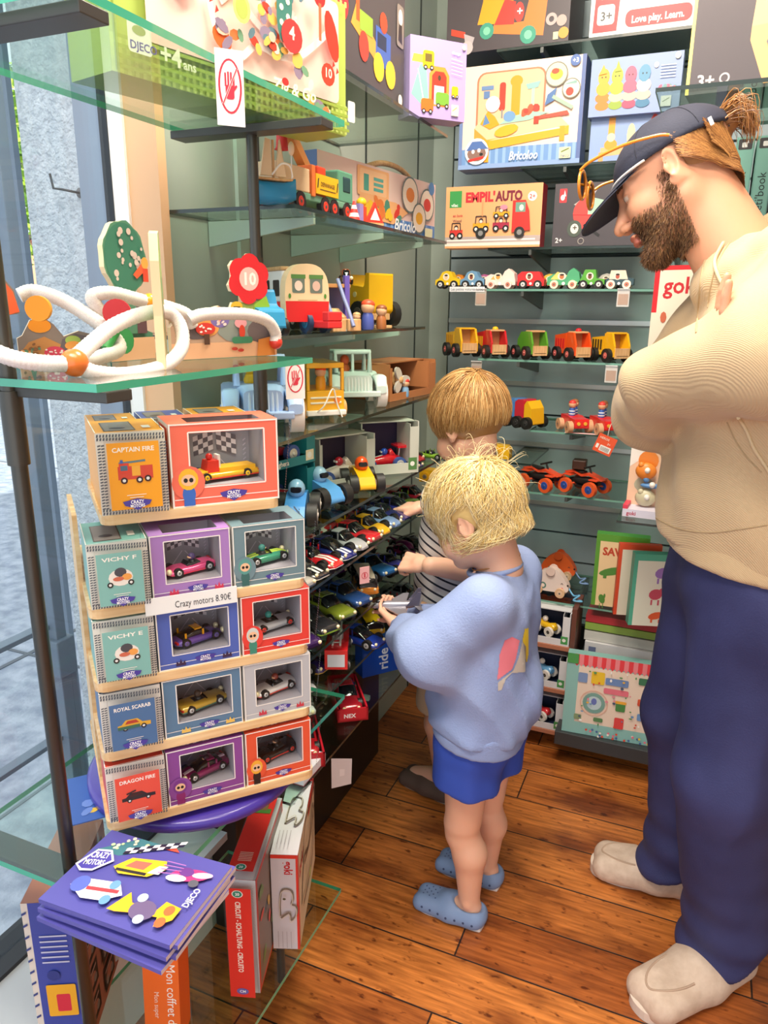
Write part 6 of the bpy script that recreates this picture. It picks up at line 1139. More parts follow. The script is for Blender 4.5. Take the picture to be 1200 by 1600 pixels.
a=at(120,1330,Z=.6705);mb=MB();mb.box((0,0,0),(.15,.11,.0015),K('#3a62b0',.4));P=Pan(mb,(0,0,.0015),(1,0,0),(0,1,0),.15,.11);P.scat(10,8,90,66,8,['#e8c040','#e8e4dc','#6a8ad0','#e07050'],3,7,4);o=mb.build('leaflet');o.location=(-.72,.60,.6712);o.rotation_euler=(0,0,.85);tag(o,'blue printed leaflet lying on the glass behind the catalogue stack','leaflet')
mb=MB();mb.box((0,0,0),(.16,.13,.003),KRAFT);P=Pan(mb,(0,0,.003),(1,0,0),(0,1,0),.16,.13);P.text('CRAZ',10,55,14,'#2a2020',shear=.3)
for k in range(10):P.line([(10,50-k*3),(40+k%3*6,52-k*3)],.8,'#3a2a24')
P.ell(76,40,14,8,'#3a2a20');P.ell(72,30,7,9,'#c86a3a');o=mb.build('card_sheet');o.location=(-.655,.665,.6712);o.rotation_euler=(0,0,.9);tag(o,'brown card sheet with black scribbled print lying under the purple disc','card')
# ---------------- boxes on the lowest shelf ----------------
def art_kraft(F,w,d,h):
    P=F['front'];A=P.A;P.rect(0,0,100,A,'#e0d8d0');P.rect(14,0,100,A,'#3f4fa8')
    for k in range(14):P.poly([(0,k*A/14),(10,k*A/14+6),(10,k*A/14+12),(0,k*A/14+6)],'#3a4a8a')
    for k in range(6):P.line([(30,A*.80-k*14),(88,A*.80-k*14)],4,'#c8cce8')
    P.rr(30,A*.30,94,A*.50,4,'#f0b030');P.rr(50,A*.33,80,A*.44,4,'#d83048');P.ell(50,A*.56,14,14,'#2f3f8a');P.text('CRAZY',24,A*.20,14,'#ffffff',w=66);P.text('MOTORS',24,A*.10,13,'#ffffff',w=66)
    Q=F['right'];A=Q.A;Q.rect(0,0,100,A,'#b07058');Q.rect(0,0,5,A,'#e0d8d0')
    for i in range(2):
        for j in range(5):
            u=14+i*40;v=A*.06+j*A*.19;Q.poly([(u,v),(u+30,v),(u+30,v+A*.15),(u,v+A*.15)],'#2c2020');Q.ell(u+14,v+A*.07,10,6,'#b07058');Q.ell(u+8,v+A*.05,4,4,'#8a8078');Q.ell(u+22,v+A*.05,4,4,'#8a8078');Q.line([(u+3,v+A*.12),(u+26,v+A*.12)],2,'#c8a090')
carton('game_box','blue-spined kraft box with black car pictures standing at the bottom left','game box',Vector((-.785,.575,.2625)),Vector((-.728,.605,.2625)),.285,.17,'#b07058',art_kraft)
def art_orange(F,w,d,h):
    P=F['front'];A=P.A;P.rect(0,0,100,A,'#ee6a24');P.rr(26,A*.62,64,A*.98,16,'#f0a088');P.text('Mon coffret de ...',66,A*.60,26,'#f8efe8',rot=-math.pi/2,w=A*.55,bold=0);P.text('Mon super',30,A*.4,14,'#f8d8c8',rot=-math.pi/2,bold=0)
    Q=F['left'];A=Q.A
    for k in range(8):Q.rect(k*12.5,0,k*12.5+6,A,'#dcd8e0')
carton('activity_box','bright orange activity box with white script, leaning under the catalogues','game box',Vector((-.662,.655,.2625)),Vector((-.612,.675,.2625)),.235,.05,'#ee6a24',art_orange,faces={'left':'#f0ecec'},lean=-.10)
def art_circ(F,w,d,h):
    P=F['front'];A=P.A
    def base(P,m=9):
        A=P.A;P.rect(0,0,100,A,'#c8ccd0')
        for k in range(int(A/6)):P.line([(1,k*6),(m-1,k*6+4)],1.4,'#6a6a70');P.line([(100-m+1,k*6),(99,k*6+4)],1.4,'#6a6a70')
        P.rect(m,m,100-m,A-m,'#d82c24')
    base(P);P.ell(48,A-30,18,14,'#f0f0e8');P.ell(48,A-30,15,12,'#2f8a70');P.text('20',48,A-35,10,'#ffffff','c');P.text('CIRCUIT - SCHALTUNG - CIRCUITO',40,A-58,17,'#f6e4d8',rot=-math.pi/2,w=A*.62,bold=.03);P.ell(50,34,20,13,'#6a5aa0');P.text('CM',50,29,10,'#f0f0f8','c')
    Q=F['top'];base(Q);A=Q.A;Q.ell(48,26,18,14,'#f0f0e8');Q.ell(48,26,15,12,'#2f8a70');Q.text('20',48,21,10,'#ffffff','c')
    for k in range(6):Q.line([(30,54+k*7),(74,54+k*7)],2.6,'#f0c8b8')
    Q.rect(24,A*.70,84,A*.76,'#4a7a30');Q.rect(40,A*.74,70,A*.95,'#7a5a3a')
    R=F['right'];R.rect(0,0,100,R.A,'#c8302a');R.rect(4,4,96,R.A-4,'#7a6a60');R.scat(10,10,90,R.A-10,20,['#4a4a4a','#c8a040','#d04030','#6a8a50'],3,8,3)
carton('game_box','tall red circuit game box standing on the lowest shelf','game box',Vector((-.598,.784,.2625)),Vector((-.551,.800,.2625)),.222,.20,'#d0302a',art_circ)
def art_gk(F,w,d,h):
    def rails(P,v0,s):
        q=smooth([(30,v0,0),(30,v0+s*.5,0),(40,v0+s,0),(74,v0+s,0),(80,v0+s*.7,0),(74,v0+s*.5,0),(92,v0+s*.42,0),(90,v0+s*.1,0),(70,v0-s*.1,0),(66,v0+s*.2,0),(34,v0,0)],5);L=[(p.x,p.y) for p in q];P.line(L,8,'#8a8074');P.line(L,3,'#d8d0c4')
        P.ell(50,v0+s*.8,6,5,'#5a5a40')
    P=F['front'];A=P.A;P.rect(0,0,100,A,'#d8d4dc');P.rect(0,A-16,100,A,'#e0392c');P.rect(92,0,100,A,'#e0392c');P.text('goki',50,A-28,32,'#c82c34',rot=-math.pi/2,w=58,bold=.03);rails(P,A*.36,A*.28)
    for k in range(4):P.line([(24+k*16,A*.06),(24+k*16,A*.24)],3,'#b8b0b8')
    Q=F['top'];A=Q.A;Q.rect(0,0,100,A,'#e6e4ec');Q.rect(0,A-16,100,A,'#e0392c');rails(Q,A*.34,A*.32);Q.text('goki',78,A-30,32,'#c82c34',rot=-math.pi/2,w=40,bold=.03)
    for k in range(4):Q.line([(20+k*14,A*.06),(20+k*14,A*.22)],2.4,'#b8b0b8')
    R=F['right'];A=R.A;R.rect(0,0,100,A,'#dcc4a4');R.rect(0,0,3,A,'#e0392c');R.rr(60,A-14,100,A,3,'#d83a30');R.text('goki',6,A-24,10,'#c82c34')
    for k in range(2):
        q=smooth([(14,30+k*40,0),(30,60+k*34,0),(60,50+k*40,0),(86,70+k*20,0),(80,30+k*44,0),(50,24+k*40,0),(14,30+k*40,0)],6);R.line([(p.x,p.y) for p in q],3.4,'#5a4a3a')
    R.ell(44,A*.4,5,4,'#a8c060')
carton('game_box','white box with red corner and wooden rail picture standing at the lowest shelf edge','game box',Vector((-.577,.884,.2625)),Vector((-.534,.901,.2625)),.196,.22,'#e6e4ec',art_gk)
mb=MB();mb.box((0,0,0),(.05,.09,.002),K('#8a3040'));mb.box((0,0,.002),(.05,.09,.02),K('#dcdce4'));o=mb.build('small_box',None,.001);o.location=(-.655,1.05,.4705);tag(o,'small white and dark red box on the lowest left wall shelf beside the stand','box')
mb=MB();mb.add([(0,0,0),(.03,.03,0),(.032,.03,.06),(.0,0,.07)],[(0,1,2,3)],K('#d8d0d4'));mb.add([(0,0,0),(.03,.03,0),(.032,.03,.06),(.0,0,.07)],[(3,2,1,0)],K('#c8c0c4'),M=T(0.0004,-.0004,0));o=mb.build('price_card');o.location=(-.603,1.16,.395);tag(o,'white price card hanging under the lowest left wall shelf','price label')
# ---------------- people: smooth implicit surfaces ----------------
from mathutils.bvhtree import BVHTree
class Fld:
    def __init__(s,lo,hi,h):
        s.lo=np.array(lo,float);s.h=h;s.n=np.ceil((np.array(hi)-s.lo)/h).astype(int)+1
        s.ax=[(s.lo[i]+h*np.arange(s.n[i])).astype(np.float32) for i in range(3)];s.D=np.full(s.n,10.,np.float32)
    def sl(s,lo,hi):
        a=np.clip(np.floor((np.array(lo)-s.lo)/s.h).astype(int),0,s.n-1);b=np.clip(np.ceil((np.array(hi)-s.lo)/s.h).astype(int)+1,1,s.n)
        return tuple(slice(int(x),int(max(y,x+1))) for x,y in zip(a,b))
    def P(s,S):return [s.ax[0][S[0]][:,None,None],s.ax[1][S[1]][None,:,None],s.ax[2][S[2]][None,None,:]]
    def put(s,S,d,k,sub):
        D=s.D[S]
        if sub:
            d=-d;h=np.clip(.5-.5*(d-D)/max(k,1e-5),0,1);s.D[S]=d*(1-h)+D*h+k*h*(1-h)
        else:
            h=np.clip(.5+.5*(D-d)/max(k,1e-5),0,1);s.D[S]=D*(1-h)+d*h-k*h*(1-h)
    def rc(s,a,b,ra,rb,k=.01,sub=False):
        a=np.array(a,float);b=np.array(b,float);m=max(ra,rb)+k+.02;S=s.sl(np.minimum(a,b)-m,np.maximum(a,b)+m);p=s.P(S);ba=b-a;L=max(ba@ba,1e-9)
        t=np.clip(sum((p[i]-a[i])*ba[i] for i in range(3))/L,0,1)
        s.put(S,np.sqrt(sum((p[i]-a[i]-t*ba[i])**2 for i in range(3)))-(ra+(rb-ra)*t),k,sub)
    def ell(s,c,r,R=None,k=.01,sub=False):
        c=np.array(c,float);r=np.array(r,float);m=r.max()+k+.02;S=s.sl(c-m,c+m);p=s.P(S);q=[p[i]-c[i] for i in range(3)]
        if R is not None:q=[sum(q[i]*R[i][j] for i in range(3)) for j in range(3)]
        k0=np.sqrt(sum((q[i]/r[i])**2 for i in range(3)));k1=np.sqrt(sum((q[i]/r[i]**2)**2 for i in range(3)))+1e-6
        s.put(S,k0*(k0-1)/k1,k,sub)
    def half(s,pt,n,k=.004,box=None):
        """remove everything on the side n points to"""
        S=s.sl(*box) if box else tuple(slice(0,int(x)) for x in s.n);p=s.P(S);n=np.array(n,float);n/=np.linalg.norm(n);d=sum((p[i]-pt[i])*n[i] for i in range(3))
        D=s.D[S];h=np.clip(.5-.5*(d-D)/k,0,1);s.D[S]=d*(1-h)+D*h+k*h*(1-h)
    def wav(s,f):
        S=tuple(slice(0,int(x)) for x in s.n);p=s.P(S);m=np.abs(s.D)<.06;s.D+=np.where(m,f(*p),0).astype(np.float32)
    def mesh(s):
        D=s.D;n=D.shape;I=D<0;c=np.zeros((n[0]-1,n[1]-1,n[2]-1),np.int8)
        for i in(0,1):
            for j in(0,1):
                for k in(0,1):c+=I[i:n[0]-1+i,j:n[1]-1+j,k:n[2]-1+k]
        act=(c>0)&(c<8);idx=-np.ones(act.shape,np.int64);ijk=np.argwhere(act);idx[act]=np.arange(len(ijk))
        acc=np.zeros((len(ijk),3));cnt=np.zeros(len(ijk));cor=[(i,j,k) for i in(0,1) for j in(0,1) for k in(0,1)]
        for a in cor:
            for ax in range(3):
                if a[ax]==1:continue
                b=list(a);b[ax]=1;va=D[tuple((ijk+np.array(a)).T)];vb=D[tuple((ijk+np.array(b)).T)];m=(va<0)!=(vb<0)
                t=np.where(m,va/np.where(m,va-vb,1),0);p=np.tile(np.array(a,float),(len(ijk),1));p[:,ax]+=t;acc+=p*m[:,None];cnt+=m
        v=s.lo+(ijk+acc/cnt[:,None])*s.h;F=[]
        for ax in range(3):
            u,w=(ax+1)%3,(ax+2)%3;sa=[slice(None)]*3;sb=[slice(None)]*3;sa[ax]=slice(0,n[ax]-1);sb[ax]=slice(1,n[ax])
            A=I[tuple(sa)];B=I[tuple(sb)];e=np.argwhere(A!=B);e=e[(e[:,u]>0)&(e[:,w]>0)&(e[:,u]<n[u]-1)&(e[:,w]<n[w]-1)]
            q=[]
            for du,dw in((-1,-1),(0,-1),(0,0),(-1,0)):
                c2=e.copy();c2[:,u]+=du;c2[:,w]+=dw;q.append(idx[tuple(c2.T)])
            q=np.stack(q,1);fl=A[tuple(e.T)];q[~fl]=q[~fl][:,::-1];F.append(q)
        return v,np.concatenate(F)
def fmesh(name,parts,mats,matfn=None,parent=None,relax=1):
    V=[];F=[];o=0
    for f in parts:
        v,q=f.mesh();V.append(v);F.append(q+o);o+=len(v)
    V=np.concatenate(V);F=np.concatenate(F)
    for _ in range(relax):
        acc=np.zeros_like(V);cnt=np.zeros(len(V))
        for i in range(4):
            a=F[:,i];b=F[:,(i+1)%4]
            np.add.at(acc,a,V[b]);np.add.at(cnt,a,1);np.add.at(acc,b,V[a]);np.add.at(cnt,b,1)
        V=V*.4+.6*acc/np.maximum(cnt,1)[:,None]
    me=bpy.data.meshes.new(name);me.vertices.add(len(V));me.vertices.foreach_set('co',V.astype(np.float32).ravel());me.loops.add(len(F)*4);me.loops.foreach_set('vertex_index',F.ravel().astype(np.int32))
    me.polygons.add(len(F));me.polygons.foreach_set('loop_start',np.arange(0,len(F)*4,4,dtype=np.int32));me.polygons.foreach_set('loop_total',np.full(len(F),4,np.int32));me.update(calc_edges=True);me.validate()
    for m in mats:me.materials.append(m)
    me.polygons.foreach_set('use_smooth',np.ones(len(me.polygons),bool))
    if matfn is not None and len(me.polygons)==len(F):me.polygons.foreach_set('material_index',matfn(V[F].mean(1)).astype(np.int32))
    me.update();ob=bpy.data.objects.new(name,me);COL.objects.link(ob)
    if parent:ob.parent=parent
    return ob
def nrm(v):v=np.array(v,float);return v/np.linalg.norm(v)
class Head:
    """local axes: f forward, s to the person's left, u up"""
    def __init__(s,C,dirh,pitch,k,roll=0):
        d=nrm([dirh[0],dirh[1],0]);z=np.array([0,0,1.]);s.S=np.cross(z,d);s.F=d*math.cos(pitch)-z*math.sin(pitch);s.U=d*math.sin(pitch)+z*math.cos(pitch);s.C=np.array(C,float);s.k=k
        if roll:s.U,s.S=s.U*math.cos(roll)+s.S*math.sin(roll),s.S*math.cos(roll)-s.U*math.sin(roll)
        s.R=np.stack([s.F,s.S,s.U],1)
    def p(s,f,l,u):return s.C+s.k*(f*s.F+l*s.S+u*s.U)
    def loc(s,P):return (P-s.C)@s.R/s.k
def headfield(H,child=False,h=.0026,neck=None,neckr=(.052,.058),chest=None):
    k=H.k;f=Fld(H.C-.17*k-np.array([0,0,.06]),H.C+.17*k+np.array([.05,0,.0]),h)
    E=lambda c,r,kk=.012,sub=False:f.ell(H.p(*c),np.array(r)*k,H.R,kk*k,sub)
    Rc=lambda a,b,ra,rb,kk=.01,sub=False:f.rc(H.p(*a),H.p(*b),ra*k,rb*k,kk*k,sub)
    E((-.014,0,.045 if child else .034),(.098,.077,.086 if child else .066));E((.034,0,-.012),(.060,.060,.082),.02)
    if child:
        E((.05,0,.045),(.05,.062,.055),.02)
        for s in(-1,1):E((.056,s*.034,-.040),(.032,.032,.032),.02);Rc((-.0,s*.048,-.05),(.06,s*.014,-.082),.022,.020,.02)
        Rc((.084,0,.0),(.103,0,-.026),.008,.0115,.012)
        for s in(-1,1):E((.094,s*.010,-.030),(.009,.008,.007),.005)
        E((.091,0,-.050),(.009,.017,.0055),.004);E((.089,0,-.059),(.009,.013,.006),.004);E((.073,0,-.083),(.018,.02,.016),.012)
    else:
        for s in(-1,1):Rc((-.005,s*.052,-.048),(.066,s*.017,-.106),.022,.019,.022);E((.06,s*.038,-.028),(.026,.022,.024),.02);Rc((.08,s*.006,.022),(.068,s*.042,.018),.012,.010,.014)
        E((.076,0,-.108),(.018,.022,.016),.014);Rc((.086,0,.008),(.114,0,-.036),.0078,.0115,.012)
        for s in(-1,1):E((.102,s*.013,-.041),(.012,.008,.008),.006);f.ell(H.p(.104,s*.009,-.050),np.array((.005,.004,.004))*k,H.R,.002,True)
        E((.095,0,-.064),(.010,.024,.0062),.005);E((.093,0,-.075),(.010,.020,.0068),.005);Rc((.104,-.022,-.0695),(.104,.022,-.0695),.0018,.0018,.003,True)
    for s in(-1,1):
        E((.092,s*.031,.002),(.016,.017,.012),.012,True);E((.0735 if not child else .072,s*.031,.001),(.0135,.0135,.0125),.002)
        Rc((.084,s*.018,.010),(.078,s*.045,.008),.0042,.0036,.004)
        # ear
        e0=(-.006,s*.076,.0);R2=H.R@np.array([[math.cos(.45*s),math.sin(.45*s),0],[-math.sin(.45*s),math.cos(.45*s),0],[0,0,1]]).T
        f.ell(H.p(-.010,s*.079,.004),np.array((.0185,.0065,.031))*k,R2,.004*k);f.ell(H.p(-.004,s*.086,.004),np.array((.011,.0055,.020))*k,R2,.004*k,True);E((-.002,s*.077,-.024),(.010,.005,.010),.004);E((.004,s*.083,-.002),(.005,.003,.007),.003)
    if neck is not None:
        f.rc(H.p(-.028,0,-.045),neck,neckr[0],neckr[1],.025*k)
        if not child:
            f.rc(H.p(-.02,.055,-.03),np.array(neck)+H.F*.04,.014,.016,.02)
    return f
def headmats(H,skin,lip,iris,brow,extra=None,child=False):
    mats=[skin,lip,K('#f1ece6' if child else '#cbb6a6',.3),K(iris,.1),brow]
    def fn(P):
        q=H.loc(P);f,l,u=q.T;m=np.zeros(len(P));al=np.abs(l)
        lip_=(f>.088)&(al<.021)&(u<-.058)&(u>-.081) if not child else (f>.084)&(al<.016)&(u<-.045)&(u>-.064)
        m[lip_]=1;de=np.sqrt((f-.073)**2+(al-.031)**2+(u-.001)**2);ey=(de<.0146)&(f>.078)&(u<(.0068 if child else .0028))&(u>(-.007 if child else -.0052));m[ey]=2
        m[ey&(((al-.031)**2+(u+.0)**2)<.0055**2)]=3
        m[(f>.066)&(al>.012)&(al<.046)&(np.abs(u-.024+.12*(al-.03))<.0035)]=4
        return m
    return mats,fn
def hand(f,W,d,n,L,curl=(.5,.5,.4),thumb=.6,side=1,spread=.08):
    d=nrm(d);n=nrm(n-np.dot(n,d)*d);t=np.cross(d,n)*side;W=np.array(W,float)
    f.rc(W-d*L*.12,W+d*L*.12,L*.13,L*.135,.01)
    for j,(o,ln,r) in enumerate(((.19,.40,.050),(.065,.45,.052),(-.06,.41,.049),(-.175,.33,.043))):
        K0=W+d*L*.47+t*o*L;f.rc(W+d*L*.08+t*o*L*.6,K0,L*.085,L*.062,.008);a=0;p=K0;dd=nrm(d+t*spread*(1.5-j)*.5)
        for i,seg in enumerate((.45,.30,.25)):
            a+=curl[i]*(1+.06*j);v=dd*math.cos(a)+n*math.sin(a);q_=p+v*ln*L*seg;f.rc(p,q_,L*r*(1-.1*i),L*r*(.9-.1*i),.0018);p=q_
    p=W+d*L*.12+t*L*.17+n*L*.03;a=thumb
    for i,seg in enumerate((.22,.17,.14)):
        v=nrm(d*math.cos(a)+t*math.sin(a)*.8+n*(.35+.25*i));q_=p+v*seg*L;f.rc(p,q_,L*(.072-.012*i),L*(.062-.012*i),.006 if i==0 else .002);p=q_;a-=.28
def strands(name,parent,fns,n,mats,seed,w=.0011,segs=7):
    """fns(random)-> list of points"""
    q=random.Random(seed);V=[];F=[];MI=[]
    for i in range(n):
        pts=fns(q)
        if not pts:continue
        b=len(V);k=len(pts);MI_=q.randrange(len(mats));ww=w*q.uniform(.7,1.3)
        for j,p in enumerate(pts):
            d=nrm(pts[min(j+1,k-1)]-pts[max(j-1,0)]+1e-9);a=nrm(np.cross(d,[.3,.5,.81]));c=np.cross(d,a);r=ww*(1-.75*j/(k-1))
            for t in range(3):V.append(tuple(p+(a*math.cos(2.094*t)+c*math.sin(2.094*t))*r))
        for j in range(k-1):
            for t in range(3):F.append((b+j*3+t,b+j*3+(t+1)%3,b+j*3+3+(t+1)%3,b+j*3+3+t));MI.append(MI_)
    me=bpy.data.meshes.new(name);me.from_pydata(V,[],F)
    for m in mats:me.materials.append(m)
    me.polygons.foreach_set('material_index',MI);me.polygons.foreach_set('use_smooth',[True]*len(F));me.update();o=bpy.data.objects.new(name,me);COL.objects.link(o);o.parent=parent;return o
def hairmat(c,r=.38):
    m=K(c,r,0,.15,'hair');return m
def kidhair(H,body,cols,n,seed,ln,r=(.106,.086,.094),cov=None,messy=.12,whorl=(-.55,.1,.83),name='hair',base='#d8b070',lift=.012,low=-.62,ear=False):
    c=(-.014,0,.048);W_=nrm(whorl)
    f=Fld(H.C-.16*H.k-.02,H.C+.16*H.k+.02,.004);f.ell(H.p(*c),np.array((r[0],r[1],r[2]))*H.k*.985,H.R,.001)
    f.half(H.p(.052,0,.012),H.F*.80-H.U*.60,.01);f.half(H.p(0,0,-.045 if not ear else -.070),-H.U*.97+H.F*.24,.01)
    if ear:
        for s in(-1,1):f.ell(H.p(.004,s*.088,-.012),np.array((.026,.036,.036))*H.k,H.R,.006,True)
    fmesh(name+'_base',[f],[hairmat(base)],None,body,2).name='hair'
    def fn(q):
        for _ in range(30):
            v=nrm([q.gauss(0,1),q.gauss(0,1),q.gauss(0,1)])
            if cov(v):break
        else:return None
        ax=np.cross(W_,v)
        if np.linalg.norm(ax)<.02:return None
        ax=nrm(ax);tw=q.gauss(0,messy);L=ln*q.uniform(.75,1.2);pts=[];dv=nrm(np.cross(ax,v));dv=nrm(dv+tw*ax);cv=v.copy();off=q.uniform(0,lift)
        for j in range(8):
            if ear and abs(cv[1])>.80 and -.22<cv[0]<.24 and cv[2]<-.05:break
            t=j/7;hz=math.hypot(cv[0],cv[1]);sc=min(1.5,max(1,.90/max(hz,.1))) if cv[2]<-.1 and ear else 1;rad=np.array(r)*(1.0+off/.09*(.3+.7*t)+.02*math.sin(t*4+tw*20));pts.append(H.p(*(np.array(c)+cv*rad*np.array([sc,sc,1+.25*(sc-1)]))));cv=nrm(cv+dv*(L/.09)/7);dv=nrm(dv-cv*np.dot(dv,cv)+np.array([0,0,-.10])+ax*tw*.4)
            if cv[2]<low:break
        return pts if len(pts)>2 else None
    strands('hair',body,fn,n,[hairmat(x) for x in cols],seed,.0012*H.k)
def decal(target,poly,col,parent,name,step=3):
    me=target.data;bv=BVHTree.FromPolygons([v.co for v in me.vertices],[p.vertices for p in me.polygons])
    xs=[p[0] for p in poly];ys=[p[1] for p in poly]
    def ins(x,y):
        c=False;j=len(poly)-1
        for i in range(len(poly)):
            if (poly[i][1]>y)!=(poly[j][1]>y) and x<(poly[j][0]-poly[i][0])*(y-poly[i][1])/(poly[j][1]-poly[i][1])+poly[i][0]:c=not c
            j=i
        return c
    V=[];ix={};F=[];x0=int(min(xs));y0=int(min(ys))
    for x in range(x0,int(max(xs))+step,step):
        for y in range(y0,int(max(ys))+step,step):
            if not ins(x,y):continue
            d=Vector((FW+RI*(x-600)/FPX-UP*(y-800)/FPX).tolist()).normalized();h=bv.ray_cast(Vector((0,0,CH)),d)
            if h[0] is not None:ix[(x,y)]=len(V);V.append(h[0]+h[1]*.0012)
    for (x,y),i in ix.items():
        q=[ix.get((x+a,y+b)) for a,b in((0,0),(0,step),(step,step),(step,0))]
        if None not in q:F.append(q)
    m=bpy.data.meshes.new(name);m.from_pydata([tuple(v) for v in V],[],F);m.materials.append(K(col,.7));m.update();o=bpy.data.objects.new(name,m);COL.objects.link(o);o.parent=parent;return o
def shoe(f,heel,toe,w,h,k=.02,low=False):
    heel=np.array(heel,float);toe=np.array(toe,float);d=toe-heel;L=np.linalg.norm(d);d/=L;s=np.array([-d[1],d[0],0]);z=np.array([0,0,1.])
    for a,b,ra,rb,za,zb in((.13,.45,.36,.42,.40,.36),(.45,.84,.42,.40,.36,.30)):
        for q in(-.30,.30):f.rc(heel+d*L*a+s*w*q*.55+z*h*za,heel+d*L*b+s*w*q*.75+z*h*zb,w*ra,w*rb*.86,k)
    f.rc(heel+d*L*.12+z*h*.5,heel+d*L*.5+z*h*.62,w*.36,w*.34,k);f.half(np.array([0,0,.003]),(0,0,-1),.006)
def sole(heel,toe,w,t,mat,parent,name='shoe_sole'):
    heel=Vector(heel);toe=Vector(toe);d=(toe-heel);L=d.length;a=math.atan2(d.y,d.x);mb=MB(T(heel)@Rz(a));P=[]
    pr=[(0.01,.24),(.05,.34),(.2,.38),(.45,.38),(.7,.47),(.86,.41),(.95,.26),(.975,.0)]
    pts=smooth([(x*L,y*w,0) for x,y in pr]+[(x*L,-y*w,0) for x,y in pr[-2::-1]],3,True);mb.prism([(p.x,p.y) for p in pts],'z',.001,t,mat);return mb.build(name,parent,.002)
A3=lambda *v:np.array(v,float)
pxy=lambda x,y,Y:np.array(at(x,y,Y=Y))
# ================= the man =================
SK=K('#dba080',.5,0,0,'skin',.12);SKL=K('#b96a5a',.45,0,0,'lips')
dM=nrm([-1,.0,0]);earM=pxy(1048,270,1.38);HM=Head(earM-np.cross([0,0,1.],dM)*.074,dM,math.radians(28),.94,-.14)
SM=HM.S;neckB=A3(.030,1.44,1.425)
hf=headfield(HM,False,.0026,neckB,(.060,.066))
Fm=nrm([-.97,-.22,0]);Sm=np.cross([0,0,1.],Fm)
PEL=A3(.125,1.45,.93);CH_=A3(.10,1.425,1.26);SHL=CH_+Sm*.185+A3(0,0,.135);SHR=CH_-Sm*.185+A3(0,0,.135)
ELL=pxy(1195,560,1.17);WRL=pxy(1030,596,1.30);ELR=pxy(1018,632,1.47);WRR=pxy(1062,585,1.31);HR=pxy(1105,510,1.27)
# body (continuous figure under the clothes)
b=Fld((-.25,1.0,.02),(.42,1.8,1.5),.008)
for s in(-1,1):b.rc(PEL+Sm*.06*s,CH_+Sm*.075*s,.10,.105,.04)
b.rc(SHL,SHR,.05,.05,.04);b.rc(CH_+A3(0,0,.08),neckB+A3(-.01,0,.02),.08,.055,.03)
for S_,E_,Wr in((SHL,ELL,WRL),(SHR,ELR,WRR)):b.rc(S_,E_,.045,.038,.02);b.rc(E_,Wr,.038,.026,.02)
HL_=A3(.135,1.385,.86);KL=A3(.125,1.37,.50);AL=A3(.175,1.43,.10);HR_=A3(.09,1.53,.86);KR=A3(.045,1.58,.50);AR=A3(.075,1.63,.10)
for a_,k_,n_,toe in((HL_,KL,AL,A3(.06,1.31,.03)),(HR_,KR,AR,A3(-.05,1.635,.03))):b.rc(a_,k_,.08,.052,.03);b.rc(k_,n_,.05,.034,.02);b.rc(n_-A3(0,0,.05),toe,.026,.018,.01)
# hoodie
KNIT,nt,bs,L=newmat('cream_knit');tc=nt.nodes.new('ShaderNodeTexCoord');wv=nt.nodes.new('ShaderNodeTexWave');wv.bands_direction='DIAGONAL';wv.inputs['Scale'].default_value=190;wv.inputs['Distortion'].default_value=1.2;wv.inputs['Detail'].default_value=1
bp=nt.nodes.new('ShaderNodeBump');bp.inputs['Strength'].default_value=.30;bp.inputs['Distance'].default_value=.0015;L(tc.outputs['Object'],wv.inputs[0]);L(wv.outputs[1],bp.inputs['Height']);L(bp.outputs[0],bs.inputs['Normal']);bs.inputs['Base Color'].default_value=lin('#c9ae88');bs.inputs['Roughness'].default_value=.85;bs.inputs['Sheen Weight'].default_value=.2
g=Fld((-.26,.98,.86),(.46,1.82,1.62),.0058)
for s in(-1,1):g.rc(PEL+Sm*.055*s+A3(-.01,0,.02),CH_+Sm*.075*s+Fm*.01,.148,.135,.05)
g.rc(SHL-A3(0,0,.02),SHR-A3(0,0,.02),.075,.075,.06);g.rc(CH_+A3(0,0,.10),neckB+A3(.02,0,-.02),.12,.085,.05)
g.rc(PEL+Fm*.05+A3(0,0,.06),PEL-Fm*.03+A3(0,0,.05),.13,.13,.04)
g.rc(SHL,ELL,.078,.082,.035);g.rc(ELL,WRL,.080,.062,.03);g.rc(ELL+A3(0,0,.05),(SHL+WRL)/2+A3(0,0,-.02),.05,.06,.04)
g.rc(SHR,ELR,.075,.07,.03);g.rc(ELR+A3(0,0,-.02),WRR,.068,.045,.02);g.rc(ELR+A3(.0,0,.0),WRL+A3(0,.05,-.03),.062,.055,.03)
# hood lying round the neck
ring_=[neckB+A3(.040,0,0)+Fm*.080*math.cos(t)+Sm*.088*math.sin(t)+A3(0,0,.025-.070*math.cos(t)) for t in [2*math.pi*i/14 for i in range(14)]]
for i in range(14):g.rc(ring_[i],ring_[(i+1)%14],.030,.030,.012)
back=neckB-Fm*.15+A3(0,0,.03);g.rc(back+Sm*.07+A3(0,0,.0),back-Sm*.07,.055,.055,.03);g.rc(back+A3(0,0,-.02),back-Fm*.06+A3(0,0,-.09),.06,.07,.03)
g.ell(neckB+A3(.03,0,.10),(.062,.064,.10),None,.012,True)
g.rc(neckB+Fm*.06+A3(0,0,.05),neckB+Fm*.13+A3(0,0,-.02),.03,.02,.02,True)
